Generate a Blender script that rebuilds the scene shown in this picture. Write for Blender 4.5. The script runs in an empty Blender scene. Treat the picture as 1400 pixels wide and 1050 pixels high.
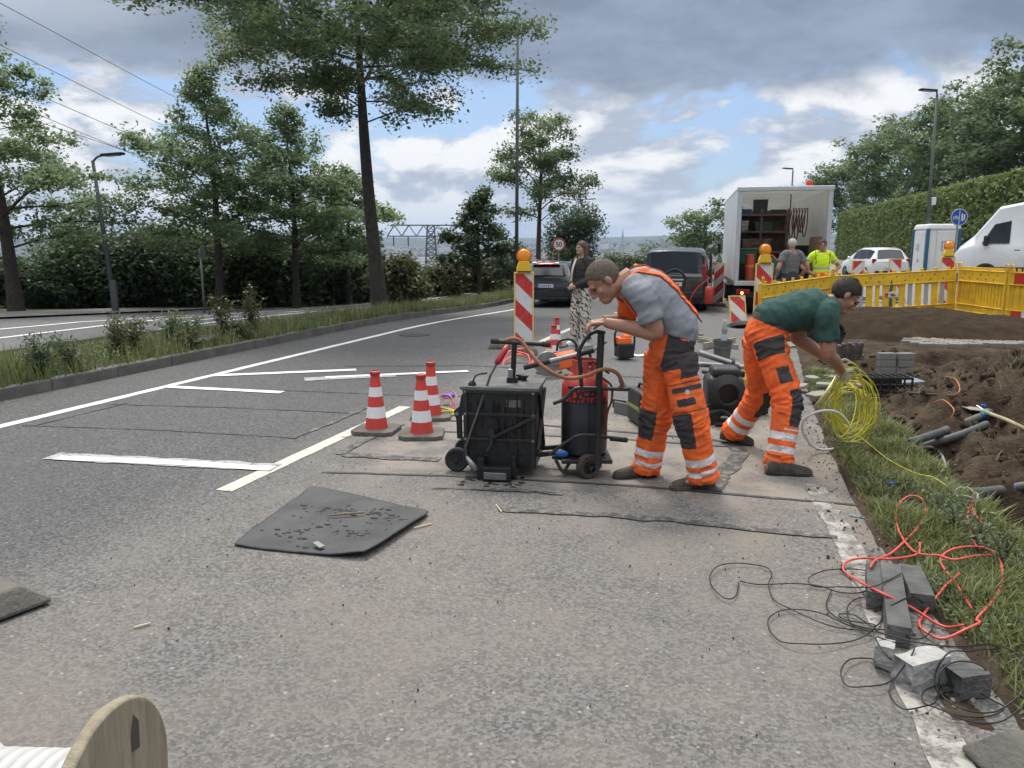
import bpy, bmesh, math, random
import numpy as np
from mathutils import Vector, Matrix, Euler, noise as mnoise
random.seed(7); RNG = np.random.default_rng(11)
R = math.radians
scene = bpy.context.scene
COL = scene.collection

# ------------------------------------------------------------------ camera
PITCH = math.atan(183/1051.0); YAW = R(15.7); EYE = 1.6
cd = bpy.data.cameras.new('camera'); cam = bpy.data.objects.new('camera', cd); COL.objects.link(cam)
cd.sensor_width = 36; cd.lens = 36*1051/1400; cd.clip_start = 0.05; cd.clip_end = 20000
cam.location = (0, 0, EYE); cam.rotation_euler = (R(90)-PITCH, 0, YAW)
scene.camera = cam

# ------------------------------------------------------------------ light
SUN_EL, SUN_AZ = R(58), R(-25)          # azimuth from +Y towards +X: the sun is ahead, a little left, behind thin cloud
scene.view_settings.view_transform = 'Standard'; scene.view_settings.look = 'None'
scene.view_settings.exposure = 0.56; scene.view_settings.gamma = 1
sd = bpy.data.lights.new('sun', 'SUN'); sun = bpy.data.objects.new('sun', sd); COL.objects.link(sun)
sd.energy = 1.9; sd.angle = R(12); sd.color = (1, .95, .87)
dv = Vector((math.sin(SUN_AZ)*math.cos(SUN_EL), math.cos(SUN_AZ)*math.cos(SUN_EL), math.sin(SUN_EL)))
sun.rotation_euler = dv.to_track_quat('Z', 'Y').to_euler()

def make_world():
    w = bpy.data.worlds.new('World'); scene.world = w; w.use_nodes = True
    nt = w.node_tree; nt.nodes.clear(); N = nt.nodes.new; L = nt.links.new
    def math_(op, a, b=None, c=None, clamp=False):
        n = N('ShaderNodeMath'); n.operation = op; n.use_clamp = clamp
        for i, v in enumerate((a, b, c)):
            if v is None: continue
            if isinstance(v, (int, float)): n.inputs[i].default_value = v
            else: L(v, n.inputs[i])
        return n.outputs[0]
    def mix(f, a, b):
        n = N('ShaderNodeMix'); n.data_type = 'RGBA'
        if isinstance(f, (int, float)): n.inputs[0].default_value = f
        else: L(f, n.inputs[0])
        for i, v in ((6, a), (7, b)):
            if isinstance(v, tuple): n.inputs[i].default_value = (*v, 1)
            else: L(v, n.inputs[i])
        return n.outputs[2]
    def smooth(x, a, b):
        n = N('ShaderNodeMapRange'); n.interpolation_type = 'SMOOTHSTEP'; L(x, n.inputs[0])
        n.inputs[1].default_value = a; n.inputs[2].default_value = b
        return n.outputs[0]
    tc = N('ShaderNodeTexCoord'); sep = N('ShaderNodeSeparateXYZ'); L(tc.outputs['Generated'], sep.inputs[0])
    x, y, z = sep.outputs
    zc = math_('MAXIMUM', z, 0.0)
    den = math_('ADD', zc, 0.16)
    px = math_('DIVIDE', x, den); py = math_('DIVIDE', y, den)
    cmb = N('ShaderNodeCombineXYZ'); L(px, cmb.inputs[0]); L(py, cmb.inputs[1]); L(zc, cmb.inputs[2])
    def noise(vec, scale, detail, rough, off=(0, 0, 0), dist=0.0):
        mp = N('ShaderNodeMapping'); mp.inputs[1].default_value = off; L(vec, mp.inputs[0])
        n = N('ShaderNodeTexNoise'); n.inputs['Scale'].default_value = scale; n.inputs['Detail'].default_value = detail
        n.inputs['Roughness'].default_value = rough; n.inputs['Distortion'].default_value = dist
        L(mp.outputs[0], n.inputs['Vector']); return n.outputs[0]
    P = cmb.outputs[0]
    OFF = (3.1, 1.7, 0.4)
    dvec = N('ShaderNodeCombineXYZ'); L(x, dvec.inputs[0]); L(y, dvec.inputs[1]); L(math_('MULTIPLY', zc, 2.3), dvec.inputs[2]); Q = dvec.outputs[0]
    n1 = noise(Q, 4.8, 10, 0.58, OFF, .25)
    n2 = noise(Q, 4.8, 10, 0.58, (OFF[0], OFF[1], OFF[2]+.085), .25)     # the same field a little towards the light: lit edges
    n3 = noise(Q, 2.0, 3, 0.5, (7.7, 2.2, 1))
    n4 = noise(P, 2.6, 7, 0.6, (1.2, 5.5, 2))
    sky = N('ShaderNodeTexSky'); sky.sky_type = 'NISHITA'; sky.sun_disc = False
    sky.sun_elevation = SUN_EL; sky.sun_rotation = SUN_AZ; sky.air_density = 1.2; sky.dust_density = 1.0
    skyc = N('ShaderNodeMix'); skyc.data_type = 'RGBA'; skyc.blend_type = 'MULTIPLY'; skyc.inputs[0].default_value = 1
    L(sky.outputs[0], skyc.inputs[6]); skyc.inputs[7].default_value = (.56, .72, .98, 1)
    # cloud cover
    cov = math_('ADD', n1, math_('MULTIPLY', math_('SUBTRACT', n3, .5), .5))
    mask = smooth(cov, .405, .475)
    lit = math_('SUBTRACT', n1, n2)
    lit = math_('ADD', math_('MULTIPLY', lit, 4.2), .50)
    lit = math_('ADD', lit, math_('MULTIPLY', math_('SUBTRACT', n4, .5), .7), clamp=True)
    ccol = mix(smooth(lit, .22, .80), (3.7, 4.2, 5.1), (8.0, 8.0, 8.0))
    # the low layer near the horizon is paler and flatter
    low = smooth(z, .105, .015)
    ccol = mix(math_('MULTIPLY', low, .55), ccol, (4.6, 5.2, 6.0))
    # a heavy grey deck overhead, its lower edge about twelve degrees up
    edge = math_('ADD', z, math_('MULTIPLY', math_('SUBTRACT', n1, .5), .22))
    edge = math_('ADD', edge, math_('MULTIPLY', math_('SUBTRACT', n4, .5), .05))
    deck = smooth(edge, .172, .215)
    dcol = mix(smooth(n4, .3, .72), (1.7, 2.1, 2.85), (2.75, 3.3, 4.25))
    dcol = mix(math_('MULTIPLY', smooth(n3, .50, .72), .75), dcol, (5.0, 5.4, 6.0))
    base = mix(mask, mix(.30, skyc.outputs[2], (5.2, 5.9, 6.9)), ccol)
    base = mix(deck, base, dcol)
    # unseen sky round the zenith, made extra bright to light ground and foliage
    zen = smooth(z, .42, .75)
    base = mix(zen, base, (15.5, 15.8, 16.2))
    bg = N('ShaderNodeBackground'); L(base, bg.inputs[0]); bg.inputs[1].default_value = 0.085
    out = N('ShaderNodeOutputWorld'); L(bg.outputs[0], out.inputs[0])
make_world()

# ------------------------------------------------------------------ geometry of the view (metres; eye at 1.6 m)
def ray(u, v):
    a = (u-700)/1051.0; b = -(v-525)/1051.0
    f = math.cos(PITCH)+b*math.sin(PITCH); z = -math.sin(PITCH)+b*math.cos(PITCH)
    return Vector((a*math.cos(YAW)-f*math.sin(YAW), a*math.sin(YAW)+f*math.cos(YAW), z)), f
def at(u, v, D):                     # the point seen at (u, v), D metres ahead
    d, f = ray(u, v); k = D/f
    return Vector((d.x*k, d.y*k, EYE+d.z*k))
def gp(u, v, z=0.0):                 # the point seen at (u, v) lying at height z
    d, f = ray(u, v); k = (z-EYE)/d.z
    return Vector((d.x*k, d.y*k, z))
def sm(t): t = min(1, max(0, t)); return t*t*(3-2*t)
def drop(y): return -0.25*sm((y-14)/12) - .004*max(0, y-26) - .0006*max(0, y-55)**1.6

# ------------------------------------------------------------------ objects and properties
def tag(o, label=None, cat=None, group=None, kind=None):
    if label: o['label'] = label
    if cat: o['category'] = cat
    if group: o['group'] = group
    if kind: o['kind'] = kind
    return o
def thing(name, label, cat, loc=(0, 0, 0), rz=0.0, group=None):
    o = bpy.data.objects.new(name, None); COL.objects.link(o)
    o.empty_display_size = .2; o.location = loc; o.rotation_euler = (0, 0, rz)
    return tag(o, label, cat, group)
def kids(o): return [c for c in bpy.data.objects if c.parent == o]
def copy_tree(o, parent=None):
    c = o.copy(); COL.objects.link(c); c.parent = parent
    for ch in kids(o): copy_tree(ch, c)
    return c

def catmull(P, n=6, closed=False):
    P = [Vector(p) for p in P]; out = []
    m = len(P); segs = m if closed else m-1
    for i in range(segs):
        p1 = P[i]; p2 = P[(i+1) % m]
        p0 = P[(i-1) % m] if (closed or i > 0) else p1*2-p2
        p3 = P[(i+2) % m] if (closed or i+2 < m) else p2*2-p1
        for k in range(n):
            t = k/n
            out.append(.5*((2*p1)+(p2-p0)*t+(2*p0-5*p1+4*p2-p3)*t*t+(3*p1-p0-3*p2+p3)*t**3))
    if not closed: out.append(P[-1])
    return out
def lerpn(vals, t):                  # piecewise-linear sample of a list, t in 0..1
    if len(vals) == 1: return vals[0]
    f = t*(len(vals)-1); i = min(int(f), len(vals)-2); f -= i
    return vals[i]*(1-f)+vals[i+1]*f

class MB:
    def __init__(s): s.v = []; s.f = []; s.m = []
    def add(s, vs, fs, mi=0, M=None):
        o = len(s.v)
        for p in vs:
            p = Vector(p)
            s.v.append(tuple(M @ p) if M is not None else tuple(p))
        for f in fs: s.f.append(tuple(i+o for i in f)); s.m.append(mi)
        return s
    def box(s, c, d, mi=0, rot=None, taper=1.0, M=None):
        hx, hy, hz = d[0]/2, d[1]/2, d[2]/2
        vs = [Vector((sx*hx*(taper if sz > 0 else 1), sy*hy*(taper if sz > 0 else 1), sz*hz)) for sz in (-1, 1) for sx, sy in ((-1, -1), (1, -1), (1, 1), (-1, 1))]
        T = Matrix.Translation(c)
        if rot is not None: T = T @ Euler(rot).to_matrix().to_4x4()
        if M is not None: T = M @ T
        return s.add(vs, [(3, 2, 1, 0), (4, 5, 6, 7), (0, 1, 5, 4), (1, 2, 6, 5), (2, 3, 7, 6), (3, 0, 4, 7)], mi, T)
    def bar(s, a, b, w, h=None, mi=0):          # rectangular bar between two points
        a, b = Vector(a), Vector(b); h = h or w; d = b-a
        q = d.to_track_quat('Z', 'Y').to_matrix().to_4x4()
        return s.box((0, 0, 0), (w, h, d.length), mi, M=Matrix.Translation((a+b)/2) @ q)
    def rings(s, rs, cap=True, mi=0, closed=False):
        n = len(rs[0]); o = len(s.v)
        for r in rs: s.v.extend(tuple(p) for p in r)
        m = len(rs)
        for i in range(m if closed else m-1):
            a = o+i*n; b = o+((i+1) % m)*n
            for j in range(n):
                k = (j+1) % n; s.f.append((a+j, a+k, b+k, b+j)); s.m.append(mi)
        if cap and not closed:
            s.f.append(tuple(o+j for j in reversed(range(n)))); s.m.append(mi)
            s.f.append(tuple(o+(m-1)*n+j for j in range(n))); s.m.append(mi)
        return s
    def tube(s, pts, r, n=8, mi=0, cap=True, closed=False, flat=1.0, up=None):
        pts = [Vector(p) for p in pts]; m = len(pts); rs = []
        t0 = (pts[1]-pts[0]).normalized()
        ref = Vector(up) if up is not None else (Vector((0, 0, 1)) if abs(t0.z) < .9 else Vector((1, 0, 0)))
        x = t0.cross(ref).normalized()
        for i, p in enumerate(pts):
            if closed: t = pts[(i+1) % m]-pts[i-1]
            else: t = pts[min(i+1, m-1)]-pts[max(i-1, 0)]
            if t.length < 1e-9: t = t0
            t.normalize(); x = x-t*x.dot(t)
            if x.length < 1e-6: x = t.orthogonal()
            x.normalize(); y = t.cross(x)
            rr = r if isinstance(r, (int, float)) else lerpn(r, i/max(1, m-1))
            rs.append([p+x*(rr*math.cos(2*math.pi*j/n))+y*(rr*flat*math.sin(2*math.pi*j/n)) for j in range(n)])
        return s.rings(rs, cap and not closed, mi, closed)
    def cyl(s, a, b, r, r2=None, n=16, mi=0):
        return s.tube([a, b], [r, r if r2 is None else r2], n, mi)
    def lathe(s, prof, n=24, mi=0, M=None, cap=True):    # profile (r, z) about z
        rs = []
        for r, z in prof:
            ring = [Vector((max(r, 1e-4)*math.cos(2*math.pi*j/n), max(r, 1e-4)*math.sin(2*math.pi*j/n), z)) for j in range(n)]
            rs.append([M @ p for p in ring] if M is not None else ring)
        return s.rings(rs, cap, mi)
    def ell(s, c, r, n=14, m=9, mi=0, M=None):
        rs = []
        for i in range(m+1):
            th = math.pi*i/m; z = -math.cos(th); q = max(math.sin(th), .01)
            ring = [Vector((r[0]*q*math.cos(2*math.pi*j/n), r[1]*q*math.sin(2*math.pi*j/n), r[2]*z)) for j in range(n)]
            T = Matrix.Translation(c) @ M if M is not None else Matrix.Translation(c)
            rs.append([T @ p for p in ring])
        return s.rings(rs, True, mi)
    def prism(s, outline, vec, mi=0, M=None):            # outline extruded along vec
        o = [Vector(p) for p in outline]; vec = Vector(vec); n = len(o)
        vs = o+[p+vec for p in o]
        fs = [tuple(reversed(range(n))), tuple(range(n, 2*n))]+[(i, (i+1) % n, n+(i+1) % n, n+i) for i in range(n)]
        return s.add(vs, fs, mi, M)
    def grid(s, fn, nu, nv, mi=0):
        o = len(s.v)
        for i in range(nu+1):
            for j in range(nv+1): s.v.append(tuple(fn(i/nu, j/nv)))
        for i in range(nu):
            for j in range(nv):
                a = o+i*(nv+1)+j; s.f.append((a, a+nv+1, a+nv+2, a+1)); s.m.append(mi)
        return s
    def build(s, name, mats, parent=None, smooth=False, bevel=0.0, world=False, fixn=False, seg=2, sub=0, autos=None):
        me = bpy.data.meshes.new(name)
        v = s.v
        if world and parent is not None:
            inv = Matrix.LocRotScale(parent.location, parent.rotation_euler, None).inverted() if parent.parent is None else \
                  (Matrix.LocRotScale(parent.parent.location, parent.parent.rotation_euler, None) @ Matrix.LocRotScale(parent.location, parent.rotation_euler, None)).inverted()
            v = [tuple(inv @ Vector(p)) for p in v]
        me.from_pydata(v, [], s.f); me.update()
        for m in (mats if isinstance(mats, (list, tuple)) else [mats]): me.materials.append(m)
        if len(me.materials) > 1: me.polygons.foreach_set('material_index', s.m)
        if fixn:
            b = bmesh.new(); b.from_mesh(me); bmesh.ops.recalc_face_normals(b, faces=b.faces); b.to_mesh(me); b.free()
        if smooth or autos: me.polygons.foreach_set('use_smooth', [True]*len(me.polygons))
        if autos: me.set_sharp_from_angle(angle=R(autos))
        o = bpy.data.objects.new(name, me); COL.objects.link(o); o.parent = parent
        if bevel:
            md = o.modifiers.new('Bevel', 'BEVEL'); md.width = bevel; md.segments = seg; md.limit_method = 'ANGLE'; md.angle_limit = R(35)
        if sub:
            md = o.modifiers.new('Subsurf', 'SUBSURF'); md.levels = sub; md.render_levels = sub
        return o
    def copy(s):
        c = MB(); c.v = list(s.v); c.f = list(s.f); c.m = list(s.m); return c

def np_mesh(name, V, F, mats, parent=None, mi=None, attr=None):
    """V (n,3), F (m,k) arrays -> one mesh object"""
    me = bpy.data.meshes.new(name); n, m, k = len(V), len(F), F.shape[1]
    me.vertices.add(n); me.vertices.foreach_set('co', V.astype(np.float32).ravel())
    me.loops.add(m*k); me.loops.foreach_set('vertex_index', F.astype(np.int32).ravel())
    me.polygons.add(m); me.polygons.foreach_set('loop_start', np.arange(0, m*k, k, dtype=np.int32))
    me.polygons.foreach_set('loop_total', np.full(m, k, dtype=np.int32))
    if mi is not None: me.polygons.foreach_set('material_index', mi.astype(np.int32))
    me.update(calc_edges=True)
    for q in (mats if isinstance(mats, (list, tuple)) else [mats]): me.materials.append(q)
    if attr is not None:
        a = me.attributes.new('tone', 'FLOAT', 'POINT'); a.data.foreach_set('value', attr.astype(np.float32))
    o = bpy.data.objects.new(name, me); COL.objects.link(o); o.parent = parent
    return o

# ------------------------------------------------------------------ materials
MATS = {}
def mat(name, col, rough=.6, var=.12, scale=6.0, bump=0.0, bscale=None, metal=0.0, spec=.5, dirt=None, dirt_scale=3.0, dirt_amt=.5, coat=0.0, detail=5):
    """procedural Principled material: noise-varied colour, optional stains and bump"""
    if name in MATS: return MATS[name]
    m = bpy.data.materials.new(name); m.use_nodes = True; nt = m.node_tree; N = nt.nodes.new; L = nt.links.new
    b = nt.nodes['Principled BSDF']; b.inputs['Metallic'].default_value = metal
    b.inputs['Specular IOR Level'].default_value = spec; b.inputs['Coat Weight'].default_value = coat
    tc = N('ShaderNodeTexCoord')
    n = N('ShaderNodeTexNoise'); n.inputs['Scale'].default_value = scale; n.inputs['Detail'].default_value = detail
    L(tc.outputs['Object'], n.inputs['Vector'])
    r = N('ShaderNodeValToRGB'); e = r.color_ramp.elements
    e[0].position = .3; e[1].position = .7
    e[0].color = (*[c*(1-var) for c in col], 1); e[1].color = (*[min(1, c*(1+var)) for c in col], 1)
    L(n.outputs[0], r.inputs[0]); c = r.outputs[0]
    if dirt:
        n2 = N('ShaderNodeTexNoise'); n2.inputs['Scale'].default_value = dirt_scale; n2.inputs['Detail'].default_value = 7; n2.inputs['Roughness'].default_value = .65
        L(tc.outputs['Object'], n2.inputs['Vector'])
        r2 = N('ShaderNodeMapRange'); r2.inputs[1].default_value = .45; r2.inputs[2].default_value = .72; r2.inputs[4].default_value = dirt_amt
        L(n2.outputs[0], r2.inputs[0])
        mx = N('ShaderNodeMix'); mx.data_type = 'RGBA'; L(r2.outputs[0], mx.inputs[0]); L(c, mx.inputs[6]); mx.inputs[7].default_value = (*dirt, 1)
        c = mx.outputs[2]
    L(c, b.inputs['Base Color'])
    mr = N('ShaderNodeMapRange'); mr.inputs[3].default_value = max(.03, rough-.1); mr.inputs[4].default_value = min(1, rough+.1)
    L(n.outputs[0], mr.inputs[0]); L(mr.outputs[0], b.inputs['Roughness'])
    if bump:
        n3 = N('ShaderNodeTexNoise'); n3.inputs['Scale'].default_value = bscale or scale*4; n3.inputs['Detail'].default_value = 6
        L(tc.outputs['Object'], n3.inputs['Vector'])
        bp = N('ShaderNodeBump'); bp.inputs['Strength'].default_value = bump; bp.inputs['Distance'].default_value = .02
        L(n3.outputs[0], bp.inputs['Height']); L(bp.outputs[0], b.inputs['Normal'])
    MATS[name] = m; return m
def glass_mat(name, col=(.012, .014, .016), rough=.06):
    m = mat(name, col, rough, .2, 2.0, spec=.8); return m
def emit_mat(name, col, strength):
    m = mat(name, col, .3, .05); b = m.node_tree.nodes['Principled BSDF']
    b.inputs['Emission Color'].default_value = (*col, 1); b.inputs['Emission Strength'].default_value = strength; return m
def leaf_mat(name, dark, light, trans=.28, scale=.7):
    m = bpy.data.materials.new(name); m.use_nodes = True; nt = m.node_tree; nt.nodes.clear(); N = nt.nodes.new; L = nt.links.new
    tc = N('ShaderNodeTexCoord'); n = N('ShaderNodeTexNoise'); n.inputs['Scale'].default_value = scale; n.inputs['Detail'].default_value = 4
    L(tc.outputs['Object'], n.inputs['Vector'])
    at_ = N('ShaderNodeAttribute'); at_.attribute_name = 'tone'
    ad = N('ShaderNodeMath'); ad.operation = 'MULTIPLY_ADD'; ad.inputs[1].default_value = .55; L(at_.outputs['Fac'], ad.inputs[0])
    mu = N('ShaderNodeMath'); mu.operation = 'MULTIPLY'; mu.inputs[1].default_value = .5; L(n.outputs[0], mu.inputs[0]); L(mu.outputs[0], ad.inputs[2])
    r = N('ShaderNodeValToRGB'); e = r.color_ramp.elements; e[0].position = .15; e[1].position = .8
    e[0].color = (*dark, 1); e[1].color = (*light, 1); L(ad.outputs[0], r.inputs[0])
    d = N('ShaderNodeBsdfPrincipled'); d.inputs['Roughness'].default_value = .5; d.inputs['Specular IOR Level'].default_value = .3; L(r.outputs[0], d.inputs['Base Color'])
    t = N('ShaderNodeBsdfTranslucent'); hs = N('ShaderNodeHueSaturation'); hs.inputs['Value'].default_value = 1.5; hs.inputs['Hue'].default_value = .48
    L(r.outputs[0], hs.inputs['Color']); L(hs.outputs[0], t.inputs[0])
    mx = N('ShaderNodeMixShader'); mx.inputs[0].default_value = trans; L(d.outputs[0], mx.inputs[1]); L(t.outputs[0], mx.inputs[2])
    o = N('ShaderNodeOutputMaterial'); L(mx.outputs[0], o.inputs[0]); MATS[name] = m; return m

# ================================================================== SETTING
def nz(x, y, s=1.0, z=0.0): return mnoise.noise(Vector((x*s, y*s, z)))
def fbm(x, y, s=1.0, o=5, z=0.0):
    a = 0; k = 1
    for i in range(o): a += k*mnoise.noise(Vector((x*s, y*s, z+i*7.3))); s *= 2.03; k *= .5
    return a
def cross_fall(x, y): return -.045*max(0, y-14)*sm((-10.5-x)/6) if y < 46 else -.045*32*sm((-10.5-x)/6)
def left_z(x, y): return cross_fall(x, y)+drop(y)*(1-sm((-10.5-x)/6))
def right_z(x, y):
    d = drop(y)*(1-sm((x-1)/3))
    return d+.15*sm((x-1.3)/.8)*sm((y-10)/3)+.045*max(0, x-3)*sm((y-12)/10)

def asphalt_mat(name, base, dusty=True):
    m = bpy.data.materials.new(name); m.use_nodes = True; nt = m.node_tree; N = nt.nodes.new; L = nt.links.new
    b = nt.nodes['Principled BSDF']; b.inputs['Specular IOR Level'].default_value = .35
    tc = N('ShaderNodeTexCoord'); O = tc.outputs['Object']
    def noise(s, d=4, r=.6):
        n = N('ShaderNodeTexNoise'); n.inputs['Scale'].default_value = s; n.inputs['Detail'].default_value = d; n.inputs['Roughness'].default_value = r; L(O, n.inputs['Vector']); return n.outputs[0]
    def rng(x, a, b_, c=0, d=1):
        n = N('ShaderNodeMapRange'); n.interpolation_type = 'SMOOTHSTEP'; L(x, n.inputs[0])
        for i, v in enumerate((a, b_, c, d)): n.inputs[i+1].default_value = v
        return n.outputs[0]
    def mix(f, a, c, bt='MIX'):
        n = N('ShaderNodeMix'); n.data_type = 'RGBA'; n.blend_type = bt
        if isinstance(f, float): n.inputs[0].default_value = f
        else: L(f, n.inputs[0])
        for i, v in ((6, a), (7, c)):
            if isinstance(v, tuple): n.inputs[i].default_value = (*v, 1)
            else: L(v, n.inputs[i])
        return n.outputs[2]
    def mul(a, c):
        n = N('ShaderNodeMath'); n.operation = 'MULTIPLY'; L(a, n.inputs[0])
        if isinstance(c, float): n.inputs[1].default_value = c
        else: L(c, n.inputs[1])
        return n.outputs[0]
    v1 = N('ShaderNodeTexVoronoi'); v1.inputs['Scale'].default_value = 80; L(O, v1.inputs['Vector'])        # aggregate
    v2 = N('ShaderNodeTexVoronoi'); v2.inputs['Scale'].default_value = 34; L(O, v2.inputs['Vector'])
    big = noise(.45, 5); mid = noise(2.2, 6); fine = noise(60, 3, .7); st = noise(.9, 7, .7)
    sep = N('ShaderNodeSeparateColor'); L(v1.outputs['Color'], sep.inputs[0])
    c = mix(rng(sep.outputs[0], 0, 1), tuple(x*.52 for x in base), tuple(x*1.55 for x in base))
    c = mix(rng(fine, .3, .7), mix(.35, c, (.02, .02, .022)), c)
    c = mix(mul(rng(big, .35, .68), .35), c, tuple(x*.72 for x in base))
    c = mix(mul(rng(mid, .5, .75), .32), c, tuple(x*1.4 for x in base))
    c = mix(mul(rng(noise(1.3, 8, .72), .60, .70), .35), c, tuple(x*.45 for x in base))
    c = mix(mul(rng(noise(7, 8, .75), .64, .70), .5), c, tuple(x*.4 for x in base))
    # black pits and pale stones
    c = mix(mul(rng(v2.outputs['Distance'], .16, .05), rng(noise(5, 3), .5, .62)), c, (.012, .012, .012))
    sep2 = N('ShaderNodeSeparateColor'); L(v2.outputs['Color'], sep2.inputs[0])
    c = mix(mul(rng(v2.outputs['Distance'], .3, .2), rng(sep2.outputs[1], .93, .95)), c, (.30, .29, .27))
    if dusty:
        # dried clay dust carried out of the trench onto the lane
        xy = N('ShaderNodeSeparateXYZ'); L(O, xy.inputs[0])
        c = mix(rng(xy.outputs[0], -3.0, -3.7), c, mix(1.0, c, (.76, .765, .78), 'MULTIPLY'))
        lane = mul(rng(xy.outputs[0], -3.9, -2.2), rng(xy.outputs[1], 8.6, 6.6))
        d = mul(lane, rng(st, .36, .62, .22, 1.0))
        c = mix(mul(d, .44), c, (.240, .205, .172))
        d2 = mul(mul(rng(xy.outputs[0], -3.2, -2.4), mul(rng(xy.outputs[1], 8.4, 7.2), rng(xy.outputs[1], 4.7, 5.3))), rng(mid, .38, .60))
        c = mix(mul(d2, .6), c, (.30, .262, .215))
        spill = mul(mul(rng(xy.outputs[0], -.5, .5), rng(xy.outputs[1], 3.2, 4.6)), rng(noise(3.2, 7, .7), .45, .62))
        c = mix(mul(spill, .5), c, (.22, .175, .13))
    L(c, b.inputs['Base Color'])
    b.inputs['Roughness'].default_value = .82
    bp = N('ShaderNodeBump'); bp.inputs['Strength'].default_value = .55; bp.inputs['Distance'].default_value = .006
    ad = N('ShaderNodeMath'); ad.operation = 'ADD'; L(v1.outputs['Distance'], ad.inputs[0]); L(fine, ad.inputs[1])
    L(ad.outputs[0], bp.inputs['Height']); L(bp.outputs[0], b.inputs['Normal'])
    MATS[name] = m; return m
ASPH = asphalt_mat('asphalt', (.134, .130, .126))
ASPH2 = asphalt_mat('asphalt_far', (.150, .149, .150), False)
PAVE = mat('footway', (.21, .20, .19), .85, .15, 3, .3, 60, dirt=(.12, .11, .09))
KERBM = mat('kerb_stone', (.125, .118, .105), .85, .25, 5, .5, 40, dirt=(.07, .065, .055), dirt_amt=.7)
EARTH = mat('earth', (.085, .070, .050), .95, .4, 6, .8, 30)
MEDM = mat('median_soil', (.085, .078, .045), .95, .4, 5, .8, 30, dirt=(.05, .06, .02))

def sheet(name, xs, ys, zf, m, kind='structure', jit=None):
    b = MB(); nx, ny = len(xs)-1, len(ys)-1
    for y in ys:
        for i, x in enumerate(xs):
            X = x+(jit(y) if (jit and i == nx) else 0); b.v.append((X, y, zf(X, y)))
    for j in range(ny):
        for i in range(nx):
            a = j*(nx+1)+i; b.f.append((a, a+1, a+nx+2, a+nx+1)); b.m.append(0)
    o = b.build(name, m, smooth=True); o['kind'] = kind; return o
def lin(a, b, n): return [a+(b-a)*i/n for i in range(n+1)]
YS = lin(-6, 12, 60)+lin(12, 60, 48)[1:]+lin(60, 140, 20)[1:]
def asp_edge(y):
    k = [(-6, 1.12), (2.7, 1.03), (3.3, .98), (3.8, .92), (4.4, .86), (5.3, .83), (7.2, .86), (10, .95), (14, 1.15), (20, 2.2), (26, 3.0), (140, 3.2)]
    for (a, b), (c, d) in zip(k, k[1:]):
        if a <= y <= c: return b+(d-b)*(y-a)/(c-a)
    return 1
road = MB()
for y in YS:
    e = asp_edge(y)+(.02*nz(y*6, 3)+.015*nz(y*17, 9) if y < 14 else 0)
    for t in (0, .2, .4, .6, .8, 1): road.v.append((-7.5+(e+7.5)*t, y, drop(y)))
for j in range(len(YS)-1):
    for i in range(5):
        a = j*6+i; road.f.append((a, a+1, a+7, a+6)); road.m.append(0)
road.build('road', ASPH, smooth=True)['kind'] = 'structure'
# left kerb, stones about a metre long
kb = MB()
y = -5.0
while y < 70:
    z = drop(y+.5); tl = (drop(y+1)-drop(y)); j = random.uniform(-.008, .008)
    kb.box((-7.565+j, y+.5, z+.025+random.uniform(-.006, .006)), (.15, .994, .23), rot=(math.atan(tl), 0, random.uniform(-.008, .008)))
    y += 1.0
kb.build('kerb', KERBM, bevel=.018)['kind'] = 'structure'
def med_left(y): return -10.75+1.35*sm((y-11.5)/4.0)
def med_z(x, y):
    k = min(1, max(0, (x-med_left(y))/(-7.6-med_left(y)))); return drop(y)+.01+.11*k+.03*math.sin(math.pi*k)*(.7+.5*nz(x, y, .5))+.025*fbm(x, y, 2, 3)*min(1, k*5)
b = MB(); MY = lin(-6, 70, 190)
for y in MY:
    for i in range(13): x = med_left(y)+(-7.6-med_left(y))*i/12; b.v.append((x, y, med_z(x, y)))
for j in range(190):
    for i in range(12): a = j*13+i; b.f.append((a, a+1, a+14, a+13)); b.m.append(0)
b.build('median_strip', MEDM, smooth=True)['kind'] = 'structure'
k2 = MB()
for i in range(70): k2.box((med_left(-4.5+i)+.02, -5+i+.5, left_z(-10.4, -4.5+i)-.01), (.14, .99, .2), rot=(0, 0, -math.atan(med_left(-4+i)-med_left(-5+i))))
k2.build('kerb_opposite', KERBM, bevel=.015)['kind'] = 'structure'
sheet('opposite_road', lin(-16.6, -9.0, 10), YS, left_z, ASPH2)
sheet('opposite_footway', lin(-19.2, -16.6, 3), YS, lambda x, y: left_z(x, y)+.05, PAVE)
sheet('left_verge', lin(-60, -19.2, 20), lin(-6, 120, 60), lambda x, y: left_z(x, y)+.02+.05*fbm(x, y, .6, 3)-.02*max(0, -30-x), mat('verge_grass', (.06, .075, .03), .95, .4, 3, .8, 20))
sheet('right_lot', [1.0, 2, 3, 5, 8, 11, 14, 20, 30], lin(13.6, 140, 70), lambda x, y: right_z(x, y)+.004, mat('lot_paving', (.20, .19, .175), .9, .2, 2, .4, 30, dirt=(.14, .12, .09)))

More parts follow.
